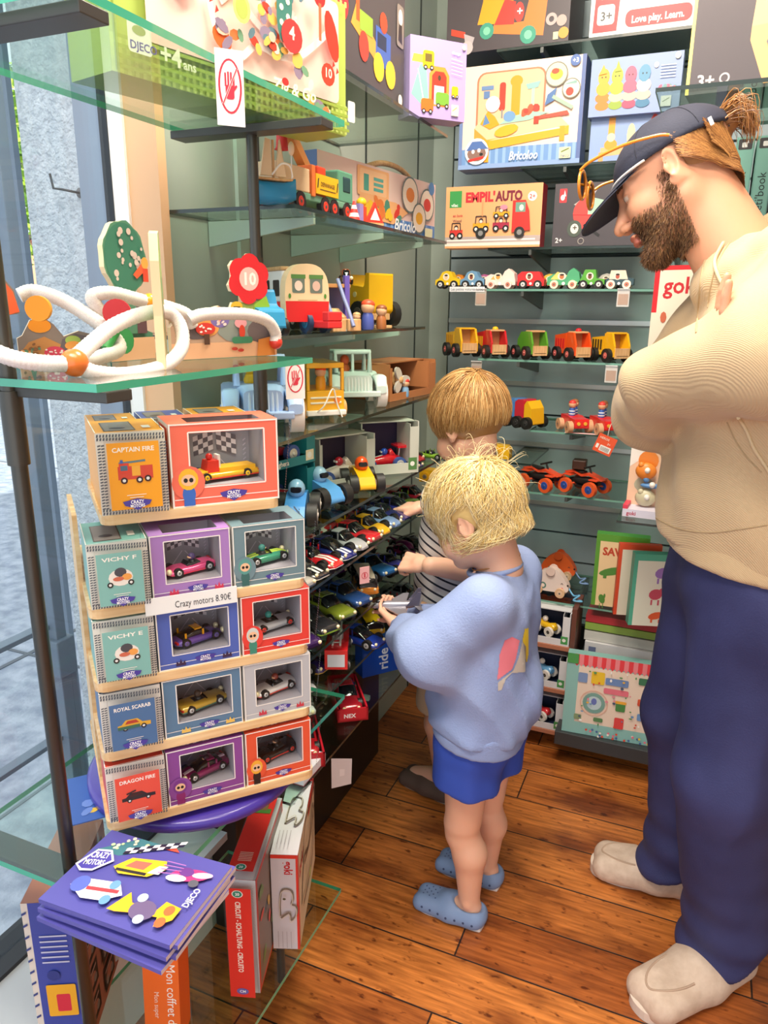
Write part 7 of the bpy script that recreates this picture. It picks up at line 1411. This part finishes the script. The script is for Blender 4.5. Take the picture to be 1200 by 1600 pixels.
# cuffs and hem, folds
g.wav(lambda x,y,z:.0035*np.sin(38*z+14*x+3*np.sin(16*y))*np.clip((1.32-z)*6,0,1)+.002*np.sin(60*x+30*z))
g.half(A3(.0,1.4,.945),(-.10,.0,-1),.008)
hood=fmesh('hooded_sweater',[g],[KNIT],None,None,2)
def caster(o):
    return BVHTree.FromPolygons([v.co for v in o.data.vertices],[p.vertices for p in o.data.polygons])
def hitpx(bv,x,y):
    d=Vector((FW+RI*(x-600)/FPX-UP*(y-800)/FPX).tolist()).normalized();return bv.ray_cast(Vector((0,0,CH)),d)
HB_=caster(hood)
def seam(bv,pts,r,mat,name,parent,off=.0,n=8):
    P=smooth([(x,y,0) for x,y in pts],n);L=[]
    for p in P:
        h=hitpx(bv,p.x,p.y)
        if h[0] is not None:L.append(h[0]+h[1]*off)
    if len(L)>3:
        mb=MB();mb.tube(L,r,mat,6);return mb.build(name,parent)
h0=hitpx(HB_,1082,558);h1_=hitpx(HB_,1122,478);hA=np.array(h0[0])-np.array(h0[1])*.062;hB=np.array(h1_[0])+np.array(h1_[1])*.001
hnd=Fld(hA-.2,hA+.2,.0026);dh=nrm(hB-hA);hand(hnd,hA-dh*.03,dh,-np.array(h1_[1]),.165,(.10,.18,.15),.05,-1)
mats,fn=headmats(HM,SK,SKL,'#5a6a72',K('#6a4a34',.7))
man=fmesh('person',[hf,hnd,b],mats,fn);tag(man,'bearded man in navy cap and cream hooded sweater standing with crossed arms','person');hood.parent=man
hm=Fld((-.16,1.18,.86),(.42,1.75,1.0),.0058)
for s in(-1,1):hm.rc(PEL+Sm*.055*s+A3(-.012,0,.03),PEL+Sm*.055*s+A3(-.012,0,-.01),.147,.147,.05)
hm.half(A3(0,1.4,.972),(-.10,0,1),.006);hm.half(A3(0,1.4,.930),(-.10,0,-1),.006);fmesh('ribbed_hem',[hm],[KNIT],None,man,1)
SEAM=K('#b39a76',.85);KN2=K('#d6c09a',.85)
seam(HB_,[(1199,318),(1160,338),(1125,368),(1104,402),(1096,430),(1092,470),(1088,520)],.0018,SEAM,'hood_seam',hood)
seam(HB_,[(1199,332),(1168,352),(1138,382),(1120,415),(1110,450),(1106,480)],.0015,SEAM,'hood_seam',hood)
seam(HB_,[(1150,352),(1132,380),(1119,408),(1124,430),(1133,447)],.0032,KN2,'drawstring',hood,.003)
seam(HB_,[(1154,652),(1166,672),(1178,700),(1192,722),(1202,738)],.0028,KN2,'pocket_edge',hood,.001)
seam(HB_,[(1136,660),(1150,690),(1168,716),(1190,738)],.0012,SEAM,'pocket_seam',hood)
seam(HB_,[(1022,808),(1060,826),(1110,832),(1160,826),(1199,820)],.0014,SEAM,'hem_seam',hood)
# trousers
NV=noisemat('navy_cotton','#2a2f5c','#373d6e',6,.75,.15,(1,1,1),3,300)
tr=Fld((-.16,1.12,.0),(.44,1.85,1.02),.0062)
for s in(-1,1):tr.rc(PEL+Sm*.05*s+A3(-.005,0,.04),PEL+Sm*.06*s+A3(0,0,-.05),.118,.128,.05)
tr.rc(HL_,KL,.112,.092,.05);tr.rc(KL,AL+A3(-.004,-.0,.03),.092,.079,.04);tr.rc(AL+A3(0,0,.06),AL+A3(-.006,0,-.03),.080,.086,.02)
tr.rc(HR_,KR,.108,.080,.05);tr.rc(KR,AR+A3(.0,.0,.03),.080,.072,.04);tr.rc(AR+A3(0,0,.06),AR+A3(-.01,0,-.03),.076,.080,.02)
tr.wav(lambda x,y,z:(.010*np.abs(np.sin(17*x+5*z+13*y+1.2*np.sin(6*z)))-.005)*np.clip((z-.1)*4,0,1)+.0045*np.sin(70*z+10*x)*np.clip((.30-z)*5,0,1)+.003*np.sin(45*z+25*y)*np.clip((z-.66)*6,0,1))
tr.half(A3(.17,1.43,.062),(.35,.30,-1),.008,((.06,1.1,0),(.44,1.54,.3)));tr.half(A3(.07,1.62,.070),(.35,0,-1),.008,((-.16,1.545,0),(.3,1.9,.3)))
tro=fmesh('trousers',[tr],[NV],None,man,2)
mb=MB()
for dx in(0,.008):mb.tube(smooth([tuple(pxy(1062,862,1.25+.0)),tuple(pxy(1060+dx*800,900,1.29)),tuple(pxy(1052+dx*900,960,1.30))],5),.0022,K('#2a3168',.7))
SUE=noisemat('beige_suede','#c9b3a0','#d8c4b2',40,.9,.2)
for hl,to,wd in((A3(.222,1.472,0),A3(.016,1.245,0),.102),(A3(.165,1.642,0),A3(-.128,1.628,0),.10)):
    f=Fld((min(hl[0],to[0])-.09,min(hl[1],to[1])-.09,-.01),(max(hl[0],to[0])+.09,max(hl[1],to[1])+.09,.14),.0045);shoe(f,hl,to,wd,.085)
    o=fmesh('loafer',[f],[SUE],None,man,2);sole(hl,to,wd*1.02,.022,K('#ddd0c4',.6),o)
    d=nrm(to-hl);s_=A3(-d[1],d[0],0);mb=MB();bv=BVHTree.FromPolygons([v.co for v in o.data.vertices],[p.vertices for p in o.data.polygons]);pts=[]
    for i in range(25):
        t=math.pi*i/24;c=hl+(to-hl)*.62+d*.27*np.linalg.norm(to-hl)*math.sin(t)+s_*wd*.36*math.cos(t)+(0 if 3<i<21 else 0)
        h_=bv.ray_cast(Vector((c[0],c[1],.3)),Vector((0,0,-1)))
        if h_[0]:pts.append(h_[0])
    if len(pts)>4:mb.tube(pts,.0022,K('#b89f8b',.9),6);mb.build('toe_seam',o)
# cap
NC=noisemat('navy_cap_cotton','#262a3c','#2e3346',8,.8,.1,(1,1,1),3,300)
f=Fld(HM.C-.2,HM.C+.2,.0035);f.ell(HM.p(-.014,0,.034),np.array((.108,.088,.078))*.94,HM.R,.002)
f.half(HM.p(.03,0,.030),-HM.U*.99+HM.F*-.03,.004);f.ell(HM.p(-.115,0,.035),np.array((.030,.028,.022))*.94,HM.R,.004,True)
f.ell(HM.p(-.013,0,.028),np.array((.101,.081,.071))*.94,HM.R,.002,True)
cap=fmesh('cap',[f],[NC],None,man,1);M=Matrix(((HM.F[0],HM.S[0],HM.U[0],HM.C[0]),(HM.F[1],HM.S[1],HM.U[1],HM.C[1]),(HM.F[2],HM.S[2],HM.U[2],HM.C[2]),(0,0,0,1)))@Matrix.Scale(.94,4)
for sa in(0,1.05,2.1):
    mb=MB(M);mb.tube([(-.014+.1085*math.cos(t)*math.cos(sa),.0885*math.cos(t)*math.sin(sa),.034+.0783*math.sin(t)) for t in [.12+(math.pi-.24)*i/24 for i in range(25)]],.0007,K('#1c2030',.8),5);mb.build('cap_seam',cap)
mb=MB(M);mb.sph((-.014,0,.1125),(.006,.006,.003),NC);mb.build('cap_button',cap)
mb=MB(M);n=14;rg=[]
for layer,dz in((0,0),(1,.004)):
    for j in range(6):
        for i in range(n+1):
            a=-1.12+2.24*i/n;t=j/5;x=.094*math.cos(a)+t*.085*max(.02,math.cos(a*.95))**.8;y=.084*math.sin(a)*(1-.12*t);rg.append((x,y,.030+dz-.47*t*.085*math.cos(a*.95)**1.5-.004*(y/.08)**2))
fs=[]
for l in(0,1):
    for j in range(5):
        for i in range(n):
            a=l*6*(n+1)+j*(n+1)+i;q4=(a,a+1,a+n+2,a+n+1);fs.append(q4 if l else q4[::-1])
for i in range(n):
    a=5*(n+1)+i;b2=a+6*(n+1);fs.append((a,a+1,b2+1,b2))
mb.add(rg,fs,NC,True);mb.build('cap_brim',cap)
mb=MB(M);mb.tube([(.0965*math.cos(a)+.004,.0875*math.sin(a),.0335-.10*(math.sin(a))**2*.04) for a in [-1.3+2.6*i/20 for i in range(21)]],.0022,K('#e8e6e4',.6),6);mb.build('cap_piping',cap)
mb=MB(M);mb.box((-.112,-.02,.028),(-.106,.02,.040),NC);mb.build('cap_strap',cap);mb=MB(M);mb.box((-.088,.074,.026),(-.082,.078,.040),'#efefef');mb.build('cap_label',cap)
# hair under and behind the cap
HB=['#8a5a30','#a87440','#c08c50','#74492a']
def mh(q):
    a=q.uniform(1.65,3.14)*q.choice([1,-1]);z0=q.uniform(.0,.045);p=np.array([-.012+.094*math.cos(a),.080*math.sin(a),z0]);out=[]
    tgt=np.array([-.10+.0,.045*math.sin(a),-.045+q.uniform(-.02,.02)])
    for j in range(7):
        t=j/6;c=p*(1-t)+tgt*t;rr=np.array([c[0]+.012,c[1],0]);nn=np.linalg.norm(rr[:2]);sc=max(1,(.094 if abs(a)>2.2 else .085)/max(nn,.01)) if t<.6 else 1;c[0]=-.012+rr[0]*sc*1.02;c[1]=rr[1]*sc*1.02;out.append(HM.p(*c)+q.uniform(0,.004)*HM.U)
    return out
def mb2(q):
    p=np.array([-.100+q.gauss(0,.004),q.gauss(0,.012),.045+q.gauss(0,.008)]);d=np.array([-.042+q.gauss(0,.006),q.gauss(0,.012),.012+q.gauss(0,.010)]);return [HM.p(*(p+d*math.sin(t*2.2)*1.1+np.array([0,0,-.045*t*t]))) for t in [j/6 for j in range(7)]]
f=Fld(HM.C-.2,HM.C+.2,.004);f.ell(HM.p(-.03,0,.020),np.array((.078,.078,.058))*.94,HM.R,.002);f.half(HM.p(-.022,0,0),HM.F,.004);f.ell(HM.p(-.116,0,.045),(.020,.020,.018),None,.02)
fmesh('hair',[f],[hairmat('#8e6038')],None,man,2)
strands('hair',man,mh,3200,[hairmat(c) for c in HB],3,.0012);strands('hair',man,mb2,260,[hairmat(c) for c in HB],4,.0012)
# beard
def inbeard(f_,l_,u_):
    al=abs(l_);
    return (-.002<f_) and ((u_<-.040-.45*(f_-.0)*.0 and f_>.004 and u_<-.030 and (f_<.092 or u_<-.082)) or (f_<.03 and u_<.006 and al>.05) or (f_>.085 and -.058<u_<-.050 and al<.03)) and not(f_>.086 and al<.020 and -.082<u_<-.058)
hv=np.array([v.co[:] for v in man.data.vertices]);q_=HM.loc(hv);idx=[i for i in np.where((np.abs(q_[:,0]-.05)<.07)&(q_[:,2]<.02)&(q_[:,2]>-.132)&(np.abs(q_[:,1])<.08))[0] if inbeard(*q_[i])]
nr=np.array([man.data.vertices[i].normal[:] for i in idx]) if idx else np.zeros((0,3))
def bd(q):
    if not idx:return None
    j=q.randrange(len(idx));p=hv[idx[j]];l=q_[idx[j]];dens=min(1,max(0,(-l[2]-.005)/.06)) if l[0]>.02 else .75
    if q.random()>dens*.9+.1:return None
    L=q.uniform(.006,.013)*(1 if l[2]<-.06 else .7);d=nrm(nr[j]*.55-HM.U*.75+HM.F*.25+np.array([q.gauss(0,.2),q.gauss(0,.2),q.gauss(0,.2)]));return [p-nr[j]*.001,p+d*L*.5,p+d*L+np.array([0,0,-.001])]
strands('beard',man,bd,9000,[hairmat(c,.6) for c in('#6b4a30','#8a6240','#553a26','#a07a50')],5,.00075)
# sunglasses resting on the cap
sg=thing('sunglasses','amber-framed sunglasses resting upside on the navy cap'.replace('upside ',''),'sunglasses',tuple(HM.C));SGM=glassmat('amber_frame','#e8952c',.8);AM=K('#e08a24',.2,0,.5)
def sgp(f_,l_,u_):return tuple(HM.p(f_,l_,u_)-HM.C)
for s in(1,-1):
    mb=MB();mb.tube(smooth([sgp(-.02,s*.096,.042),sgp(-.002,s*.097,.052),sgp(.05,s*.090,.070),sgp(.108,s*.073,.082),sgp(.132,s*.066,.080)],5),.0026,AM,8);mb.build('temple_arm',sg)
    mb=MB();pts=[sgp(.138+.022*(1-math.cos(t))*.5-.008,s*.038+.028*math.sin(t)*s,.064+.022*math.cos(t)) for t in [2*math.pi*i/16 for i in range(16)]];mb.tube(pts,.0028,AM,8,True);rm=mb.build('rim',sg);mb=MB();mb.add(pts,[tuple(range(16))],glassmat('amber_lens','#6a4424',.8));mb.build('lens',rm)
mb=MB();mb.tube([sgp(.135,.012,.077),sgp(.138,0,.080),sgp(.135,-.012,.077)],.003,AM);mb.build('bridge',sg)
# ================= blond child in blue =================
SKK=K('#ecb89c',.5,0,0,'child_skin',.15);SKK2=K('#c9776a',.5,0,0,'child_lips')
d1=nrm([-1,.10,0]);H1=Head(pxy(724,826,1.325)-np.cross([0,0,1.],d1)*.066,d1,math.radians(24),.86)
nk=A3(-.335,1.40,.835);hf=headfield(H1,True,.0026,nk,(.040,.046))
F1=nrm([-1,.05,0]);S1=np.cross([0,0,1.],F1)
C1=A3(-.335,1.405,.74);P1_=A3(-.355,1.405,.45);SL=C1+S1*.105+A3(0,0,.055);SR=C1-S1*.105+A3(0,0,.055);EL=pxy(672,1018,1.275);WL=pxy(628,985,1.37);ER=A3(-.45,1.50,.63);WR=A3(-.55,1.48,.66)
b=Fld((-.72,1.15,-.0),(-.18,1.68,.86),.005)
for s in(-1,1):b.rc(P1_+S1*.04*s,C1+S1*.04*s,.065,.062,.03)
b.rc(SL,SR,.03,.03,.03);b.rc(C1+A3(0,0,.03),nk,.05,.042,.02)
for a_,e_,w_ in((SL,EL,WL),(SR,ER,WR)):b.rc(a_,e_,.028,.024,.01);b.rc(e_,w_,.024,.018,.01)
LG=[(A3(-.372,1.352,.40),A3(-.375,1.350,.235),A3(-.352,1.345,.055),A3(-.42,1.350,.022)),(A3(-.345,1.452,.40),A3(-.350,1.455,.235),A3(-.345,1.47,.055),A3(-.41,1.476,.022))]
for h_,k_,a_,t_ in LG:
    b.rc(h_,k_+A3(0,0,.02),.052,.040,.02);b.rc(k_+A3(-.006,0,.012),k_+A3(-.006,0,-.012),.037,.035,.01);b.rc(k_+A3(.006,0,-.03),(k_+a_)/2+A3(.008,0,.03),.036,.037,.015);b.rc((k_+a_)/2+A3(.006,0,.03),a_,.036,.024,.015);b.rc(a_+A3(.008,0,-.02),t_,.022,.016,.01);b.ell(a_+A3(0,-.022,.0),(.009,.007,.009),None,.006)
dh=nrm(pxy(600,955,1.42)-WL);h1=Fld(WL-.13,WL+.13,.0022);hand(h1,WL+dh*.022,dh,A3(-.3,.6,.5),.105,(.5,.5,.4),.7,1)
dh2=nrm(A3(-.6,1.46,.68)-WR);h2=Fld(WR-.13,WR+.13,.0026);hand(h2,WR+dh2*.02,dh2,A3(-.2,-.7,.3),.105,(.5,.5,.4),.6,-1)
mats,fn=headmats(H1,SKK,SKK2,'#5a7a92',K('#c8a070',.7),child=True)
kid=fmesh('person',[hf,h1,h2,b],mats,fn);tag(kid,'small blond child in light blue sweatshirt and royal blue shorts holding a toy plane','person')
BL=noisemat('pale_blue_sweatshirt','#8fa3d4','#9cafdc',5,.9,.2,(1,1,1),3,260)
g=Fld((-.74,1.12,.36),(-.14,1.70,.88),.0045)
for s in(-1,1):g.rc(P1_+S1*.045*s+A3(0,0,.05),C1+S1*.045*s,.098,.075,.04)
g.rc(P1_+A3(.03,0,.10),P1_+A3(-.03,0,.08),.095,.10,.03);g.rc(SL+A3(0,0,-.01),SR+A3(0,0,-.01),.045,.045,.04);g.rc(C1+A3(0,0,.05),nk+A3(0,0,-.03),.062,.05,.02)
g.rc(SL,EL,.056,.068,.03);g.rc(EL,EL*.35+WL*.65,.066,.052,.02);g.rc(EL*.4+WL*.6,WL,.046,.028,.015);g.rc(SR,ER,.055,.062,.03);g.rc(ER,WR,.06,.028,.02);g.rc(EL,P1_+S1*.09+A3(0,0,.16),.05,.045,.05)
g.ell(nk+A3(-.012,0,.040),(.047,.045,.048),None,.006,True)
g.wav(lambda x,y,z:(.007*np.abs(np.sin(28*z+20*x+4*np.sin(14*y)))-.004)*np.clip((.80-z)*8,0,1)+.003*np.sin(70*x-30*z+10*y)*np.clip((.6-z)*6,0,1))
g.half(A3(-.355,1.4,.488),(-.12,0,-1),.006);sw=fmesh('sweatshirt',[g],[BL],None,kid,2)
f=Fld((-.52,1.26,.40),(-.20,1.56,.56),.0045)
for s in(-1,1):f.rc(P1_+S1*.045*s+A3(0,0,.09),P1_+S1*.045*s+A3(0,0,-.0),.096,.094,.04)
f.half(A3(-.355,1.4,.503),(-.12,0,1),.004);f.half(A3(-.355,1.4,.464),(-.12,0,-1),.004);fmesh('waistband',[f],[BL],None,kid,1)
mb=MB();mb.tube([tuple(nk+A3(-.012,0,-.002)+F1*.052*math.cos(t)+S1*.050*math.sin(t)+A3(0,0,-.014*math.cos(t))) for t in [2*math.pi*i/28 for i in range(28)]],.0055,BL,8,True);mb.build('neck_rib',sw)
mb=MB();mb.tube([tuple(nk+A3(-.010,0,.012)+F1*.047*math.cos(t)+S1*.0455*math.sin(t)+A3(0,0,-.020*math.cos(t))) for t in [2*math.pi*i/28 for i in range(28)]],.0016,K('#b07a4a',.5),6,True);mb.build('neck_cord',kid)
decal(sw,[(776,1064),(780,1022),(788,1000),(800,994),(812,1000),(806,1030),(800,1046)],'#e8808f',sw,'pink_print',1);decal(sw,[(777,1066),(801,1047),(809,1028),(815,1000),(822,1010),(820,1050),(800,1052),(790,1062),(784,1078),(778,1080)],'#c9c3b8',sw,'grey_print',1);decal(sw,[(815,1000),(819,982),(826,980),(826,1020),(822,1040)],'#ecd23a',sw,'yellow_print',1)
f=Fld((-.54,1.22,.30),(-.2,1.62,.54),.0045)
for h_,k_,a_,t_ in LG:f.rc(h_+A3(0,0,.03),k_+A3(.0,0,.06),.072,.072,.03)
f.rc(P1_+S1*.04+A3(0,0,.03),P1_-S1*.04+A3(0,0,.03),.088,.088,.03);f.half(A3(-.37,1.4,.350),(-.10,0,-1),.005);f.wav(lambda x,y,z:.002*np.sin(80*x+40*y));fmesh('shorts',[f],[noisemat('royal_blue_cotton','#2f4fb8','#3a5cc8',5,.8,.1)],None,kid,2)
EVA=K('#7f9ac6',.55,0,0,'blue_foam')
for hl,to in((A3(-.312,1.338,0),A3(-.487,1.352,0)),(A3(-.308,1.470,0),A3(-.478,1.484,0))):
    f=Fld((-.54,hl[1]-.07,-.01),(-.26,hl[1]+.08,.1),.0035);shoe(f,hl,to,.066,.05,.012);f.ell(hl+(to-hl)*.22+A3(0,0,.052),(.036,.022,.024),None,.006,True)
    o=fmesh('slip_on_shoe',[f],[EVA],None,kid,1);sole(hl,to,.068,.010,K('#e8e4e2',.6),o)
    bv=BVHTree.FromPolygons([v.co for v in o.data.vertices],[p.vertices for p in o.data.polygons]);mb=MB();d=nrm(to-hl)
    for i in range(5):
        for j in range(-2,3):
            c=hl+(to-hl)*(.66+.045*i)+A3(0,1,0)*j*.0085*(1-.08*i);r_=bv.ray_cast(Vector((c[0],c[1],.2)),Vector((0,0,-1)))
            if r_[0] and (i+j)%2==0:mb.cyl(r_[0]+r_[1]*-.001,r_[0]+r_[1]*.0006,.0018,K('#4a5f8c'),n=8)
    for i in range(7):
        c=hl+(to-hl)*(.12+.115*i);r_=bv.ray_cast(Vector((c[0],c[1]-.2,.022)),Vector((0,1,0)))
        if r_[0]:mb.cyl(r_[0]+r_[1]*-.001,r_[0]+r_[1]*.0006,.0028,K('#3f5078'),n=8)
    mb.build('vent_holes',o)
earcov=lambda v:not(v[0]>.62 and v[2]<.30) and v[2]>-.62 and not(v[0]>-.16 and v[2]<-.12) and not (v[0]>.1 and v[2]<.05 and abs(v[1])>.6)
kidhair(H1,kid,['#f8e6ae','#f2d68e','#fdf0c8','#e8c87c','#fae8b4'],5200,21,.105,(.108,.090,.096),earcov,.30,base='#e9cd88',lift=.018,low=-.90,ear=True)
def fly(q):
    v=nrm([q.gauss(-.2,.6),q.gauss(0,.7),abs(q.gauss(.8,.4))]);p=np.array([-.014,0,.048])+v*np.array([.108,.09,.098]);d=nrm(np.array([-v[0]*.2-.5,v[1],-.1])+q.gauss(0,.3));return [H1.p(*(p+d*.05*t+v*.03*math.sin(t*2.6))) for t in [j/6 for j in range(7)]]
strands('flyaway_hair',kid,fly,90,[hairmat('#fbeab8')],9,.0007)
# toy plane in the child's hand
pl=thing('toy_aeroplane','silver-grey toy jet held in the blond child’s hand'.replace('’',"'"),'toy plane',tuple(pxy(612,945,1.43)),math.radians(20),rx=.1,ry=-.05);PG=K('#a9a8b4',.3,.5,.4)
mb=MB();mb.loft([(-.062,.003,-.003,.004),(-.05,.006,-.006,.007),(-.01,.010,-.009,.010),(.04,.009,-.008,.009),(.062,.006,-.004,.006)],PG,14,2.2);mb.build('fuselage',pl);mb=MB();mb.prism([(-.025,0),(.025,.055),(.038,.055),(.03,0),(.038,-.055),(.025,-.055)],'z',-.002,.001,PG);mb.build('wing',pl,.0005)
for s in(-1,1):
    mb=MB();mb.prism([(.035,.004),(.06,.036),(.068,.036),(.062,.004)],'y',s*.010-.0012,s*.010+.0012,K('#7f7d92',.35,.3));mb.build('tail_fin',pl)
mb=MB();mb.sph((-.03,0,.008),(.014,.005,.006),DG);mb.build('canopy',pl);mb=MB();mb.prism([(.045,0),(.062,.028),(.07,.028),(.064,0),(.07,-.028),(.062,-.028)],'z',-.001,.001,PG);mb.build('tailplane',pl)
# ================= taller child in stripes =================
d2=nrm([-.93,.42,0]);H2=Head(pxy(733,668,1.66),d2,math.radians(20),.88);nk=A3(-.475,1.66,.975);hf=headfield(H2,True,.003,nk,(.038,.044))
F2=nrm([-.93,.37,0]);S2=np.cross([0,0,1.],F2);C2=A3(-.485,1.67,.855);P2_=A3(-.50,1.67,.55);SL=C2+S2*.10+A3(0,0,.055);SR=C2-S2*.115+A3(0,0,.055)
EL=pxy(738,893,1.56);WL=pxy(672,884,1.50);ER=A3(-.50,1.74,.86);WR=pxy(672,793,1.62)
b=Fld((-.80,1.36,-.0),(-.28,1.96,1.01),.0055)
for s in(-1,1):b.rc(P2_+S2*.04*s,C2+S2*.045*s,.07,.066,.03)
b.rc(SL,SR,.032,.032,.03);b.rc(C2+A3(0,0,.03),nk,.05,.042,.02)
for a_,e_,w_ in((SL,EL,WL),(SR,ER,WR)):b.rc(a_,e_,.032,.028,.01);b.rc(e_,w_,.029,.021,.01)
LG2=[(A3(-.50,1.62,.50),A3(-.535,1.66,.28),A3(-.545,1.735,.07),A3(-.64,1.765,.03)),(A3(-.45,1.72,.50),A3(-.48,1.78,.28),A3(-.46,1.82,.07),A3(-.55,1.86,.03))]
for h_,k_,a_,t_ in LG2:b.rc(h_,k_,.06,.042,.02);b.rc(k_,a_,.042,.027,.015);b.rc(a_,t_,.026,.022,.01)
ha=Fld(WL-.14,WL+.14,.0026);dl=nrm(pxy(645,880,1.51)-WL);hand(ha,WL+dl*.018,dl,A3(-.2,.5,-.6),.115,(1.0,1.1,.8),.5,-1)
hb=Fld(WR-.14,WR+.14,.0026);dr=nrm(pxy(632,792,1.63)-WR);hand(hb,WR+dr*.018,dr,A3(-.2,.1,-.9),.115,(.25,.5,.4),.5,1)
mats,fn=headmats(H2,SKK,SKK2,'#5a7a92',K('#b08a5a',.7),child=True)
kid2=fmesh('person',[hf,ha,hb,b],mats,fn);tag(kid2,'taller child in striped T-shirt reaching for the toy cars on the shelf','person')
ST,nt,bs,L=newmat('striped_jersey');tc=nt.nodes.new('ShaderNodeTexCoord');sp=nt.nodes.new('ShaderNodeSeparateXYZ');L(tc.outputs['Object'],sp.inputs[0])
m1=nt.nodes.new('ShaderNodeMath');m1.operation='MULTIPLY_ADD';m1.inputs[1].default_value=.35;L(sp.outputs[0],m1.inputs[0]);L(sp.outputs[2],m1.inputs[2]);m2=nt.nodes.new('ShaderNodeMath');m2.operation='PINGPONG';m2.inputs[1].default_value=.0105;L(m1.outputs[0],m2.inputs[0])
m3=nt.nodes.new('ShaderNodeMath');m3.operation='GREATER_THAN';m3.inputs[1].default_value=.0078;L(m2.outputs[0],m3.inputs[0]);mx=nt.nodes.new('ShaderNodeMix');mx.data_type='RGBA';mx.inputs[6].default_value=lin('#dfdedd');mx.inputs[7].default_value=lin('#262a38');L(m3.outputs[0],mx.inputs[0]);L(mx.outputs[2],bs.inputs['Base Color']);bs.inputs['Roughness'].default_value=.85
g=Fld((-.72,1.42,.50),(-.30,1.92,1.04),.0052)
for s in(-1,1):g.rc(P2_+S2*.045*s+A3(0,0,.05),C2+S2*.05*s,.092,.082,.04)
g.rc(SL,SR,.045,.045,.03);g.rc(SL,SL*.4+EL*.6,.048,.05,.02);g.rc(SR,SR*.4+ER*.6,.048,.05,.02);g.rc(C2+A3(0,0,.04),nk+A3(0,0,-.03),.06,.048,.02);g.ell(nk+A3(-.01,0,.03),(.045,.045,.035),None,.006,True)
g.wav(lambda x,y,z:.002*np.sin(50*z+30*x));g.half(A3(-.48,1.65,.56),(0,0,-1),.006);fmesh('striped_shirt',[g],[ST],None,kid2,1)
f=Fld((-.66,1.48,.30),(-.30,1.95,.64),.0055)
for h_,k_,a_,t_ in LG2:f.rc(h_+A3(0,0,.04),k_+A3(0,0,.07),.078,.068,.03)
f.rc(P2_+S2*.04,P2_-S2*.04,.088,.088,.03);f.half(A3(-.5,1.7,.33),(0,0,-1),.005);fmesh('shorts',[f],[noisemat('khaki_cotton','#b8a68c','#c6b59c',6,.85,.1)],None,kid2,1)
for hl,to in((A3(-.512,1.725,0),A3(-.685,1.775,0)),(A3(-.43,1.81,0),A3(-.60,1.865,0))):
    f=Fld((-.74,1.62,-.01),(-.36,1.95,.1),.004);shoe(f,hl,to,.074,.055,.012);o=fmesh('slip_on_shoe',[f],[K('#5f4d46',.7)],None,kid2,1);sole(hl,to,.077,.012,K('#b8a898',.6),o)
cov2=lambda v:not(v[0]>.70 and v[2]<.05) and v[2]>-.52 and not(v[0]>.35 and v[2]<-.2)
kidhair(H2,kid2,['#d0a468','#b98a50','#e2bc80','#a47844','#c99a5c'],4200,22,.090,(.110,.092,.100),cov2,.06,base='#b98c55',lift=.010)
t=thing('peg_doll','wooden-headed peg doll in red held at the taller child’s waist'.replace('’',"'"),'toy doll',tuple(pxy(657,985,1.50)));mb=MB();mb.lathe([(.012,-.01),(.017,.0),(.015,.025),(.012,.04)],K('#c82a3a',.5),16);mb.build('dress',t);mb=MB();mb.sph((0,0,.054),(.021,.021,.018),K('#d8ac84',.4),14,10);mb.build('head',t)
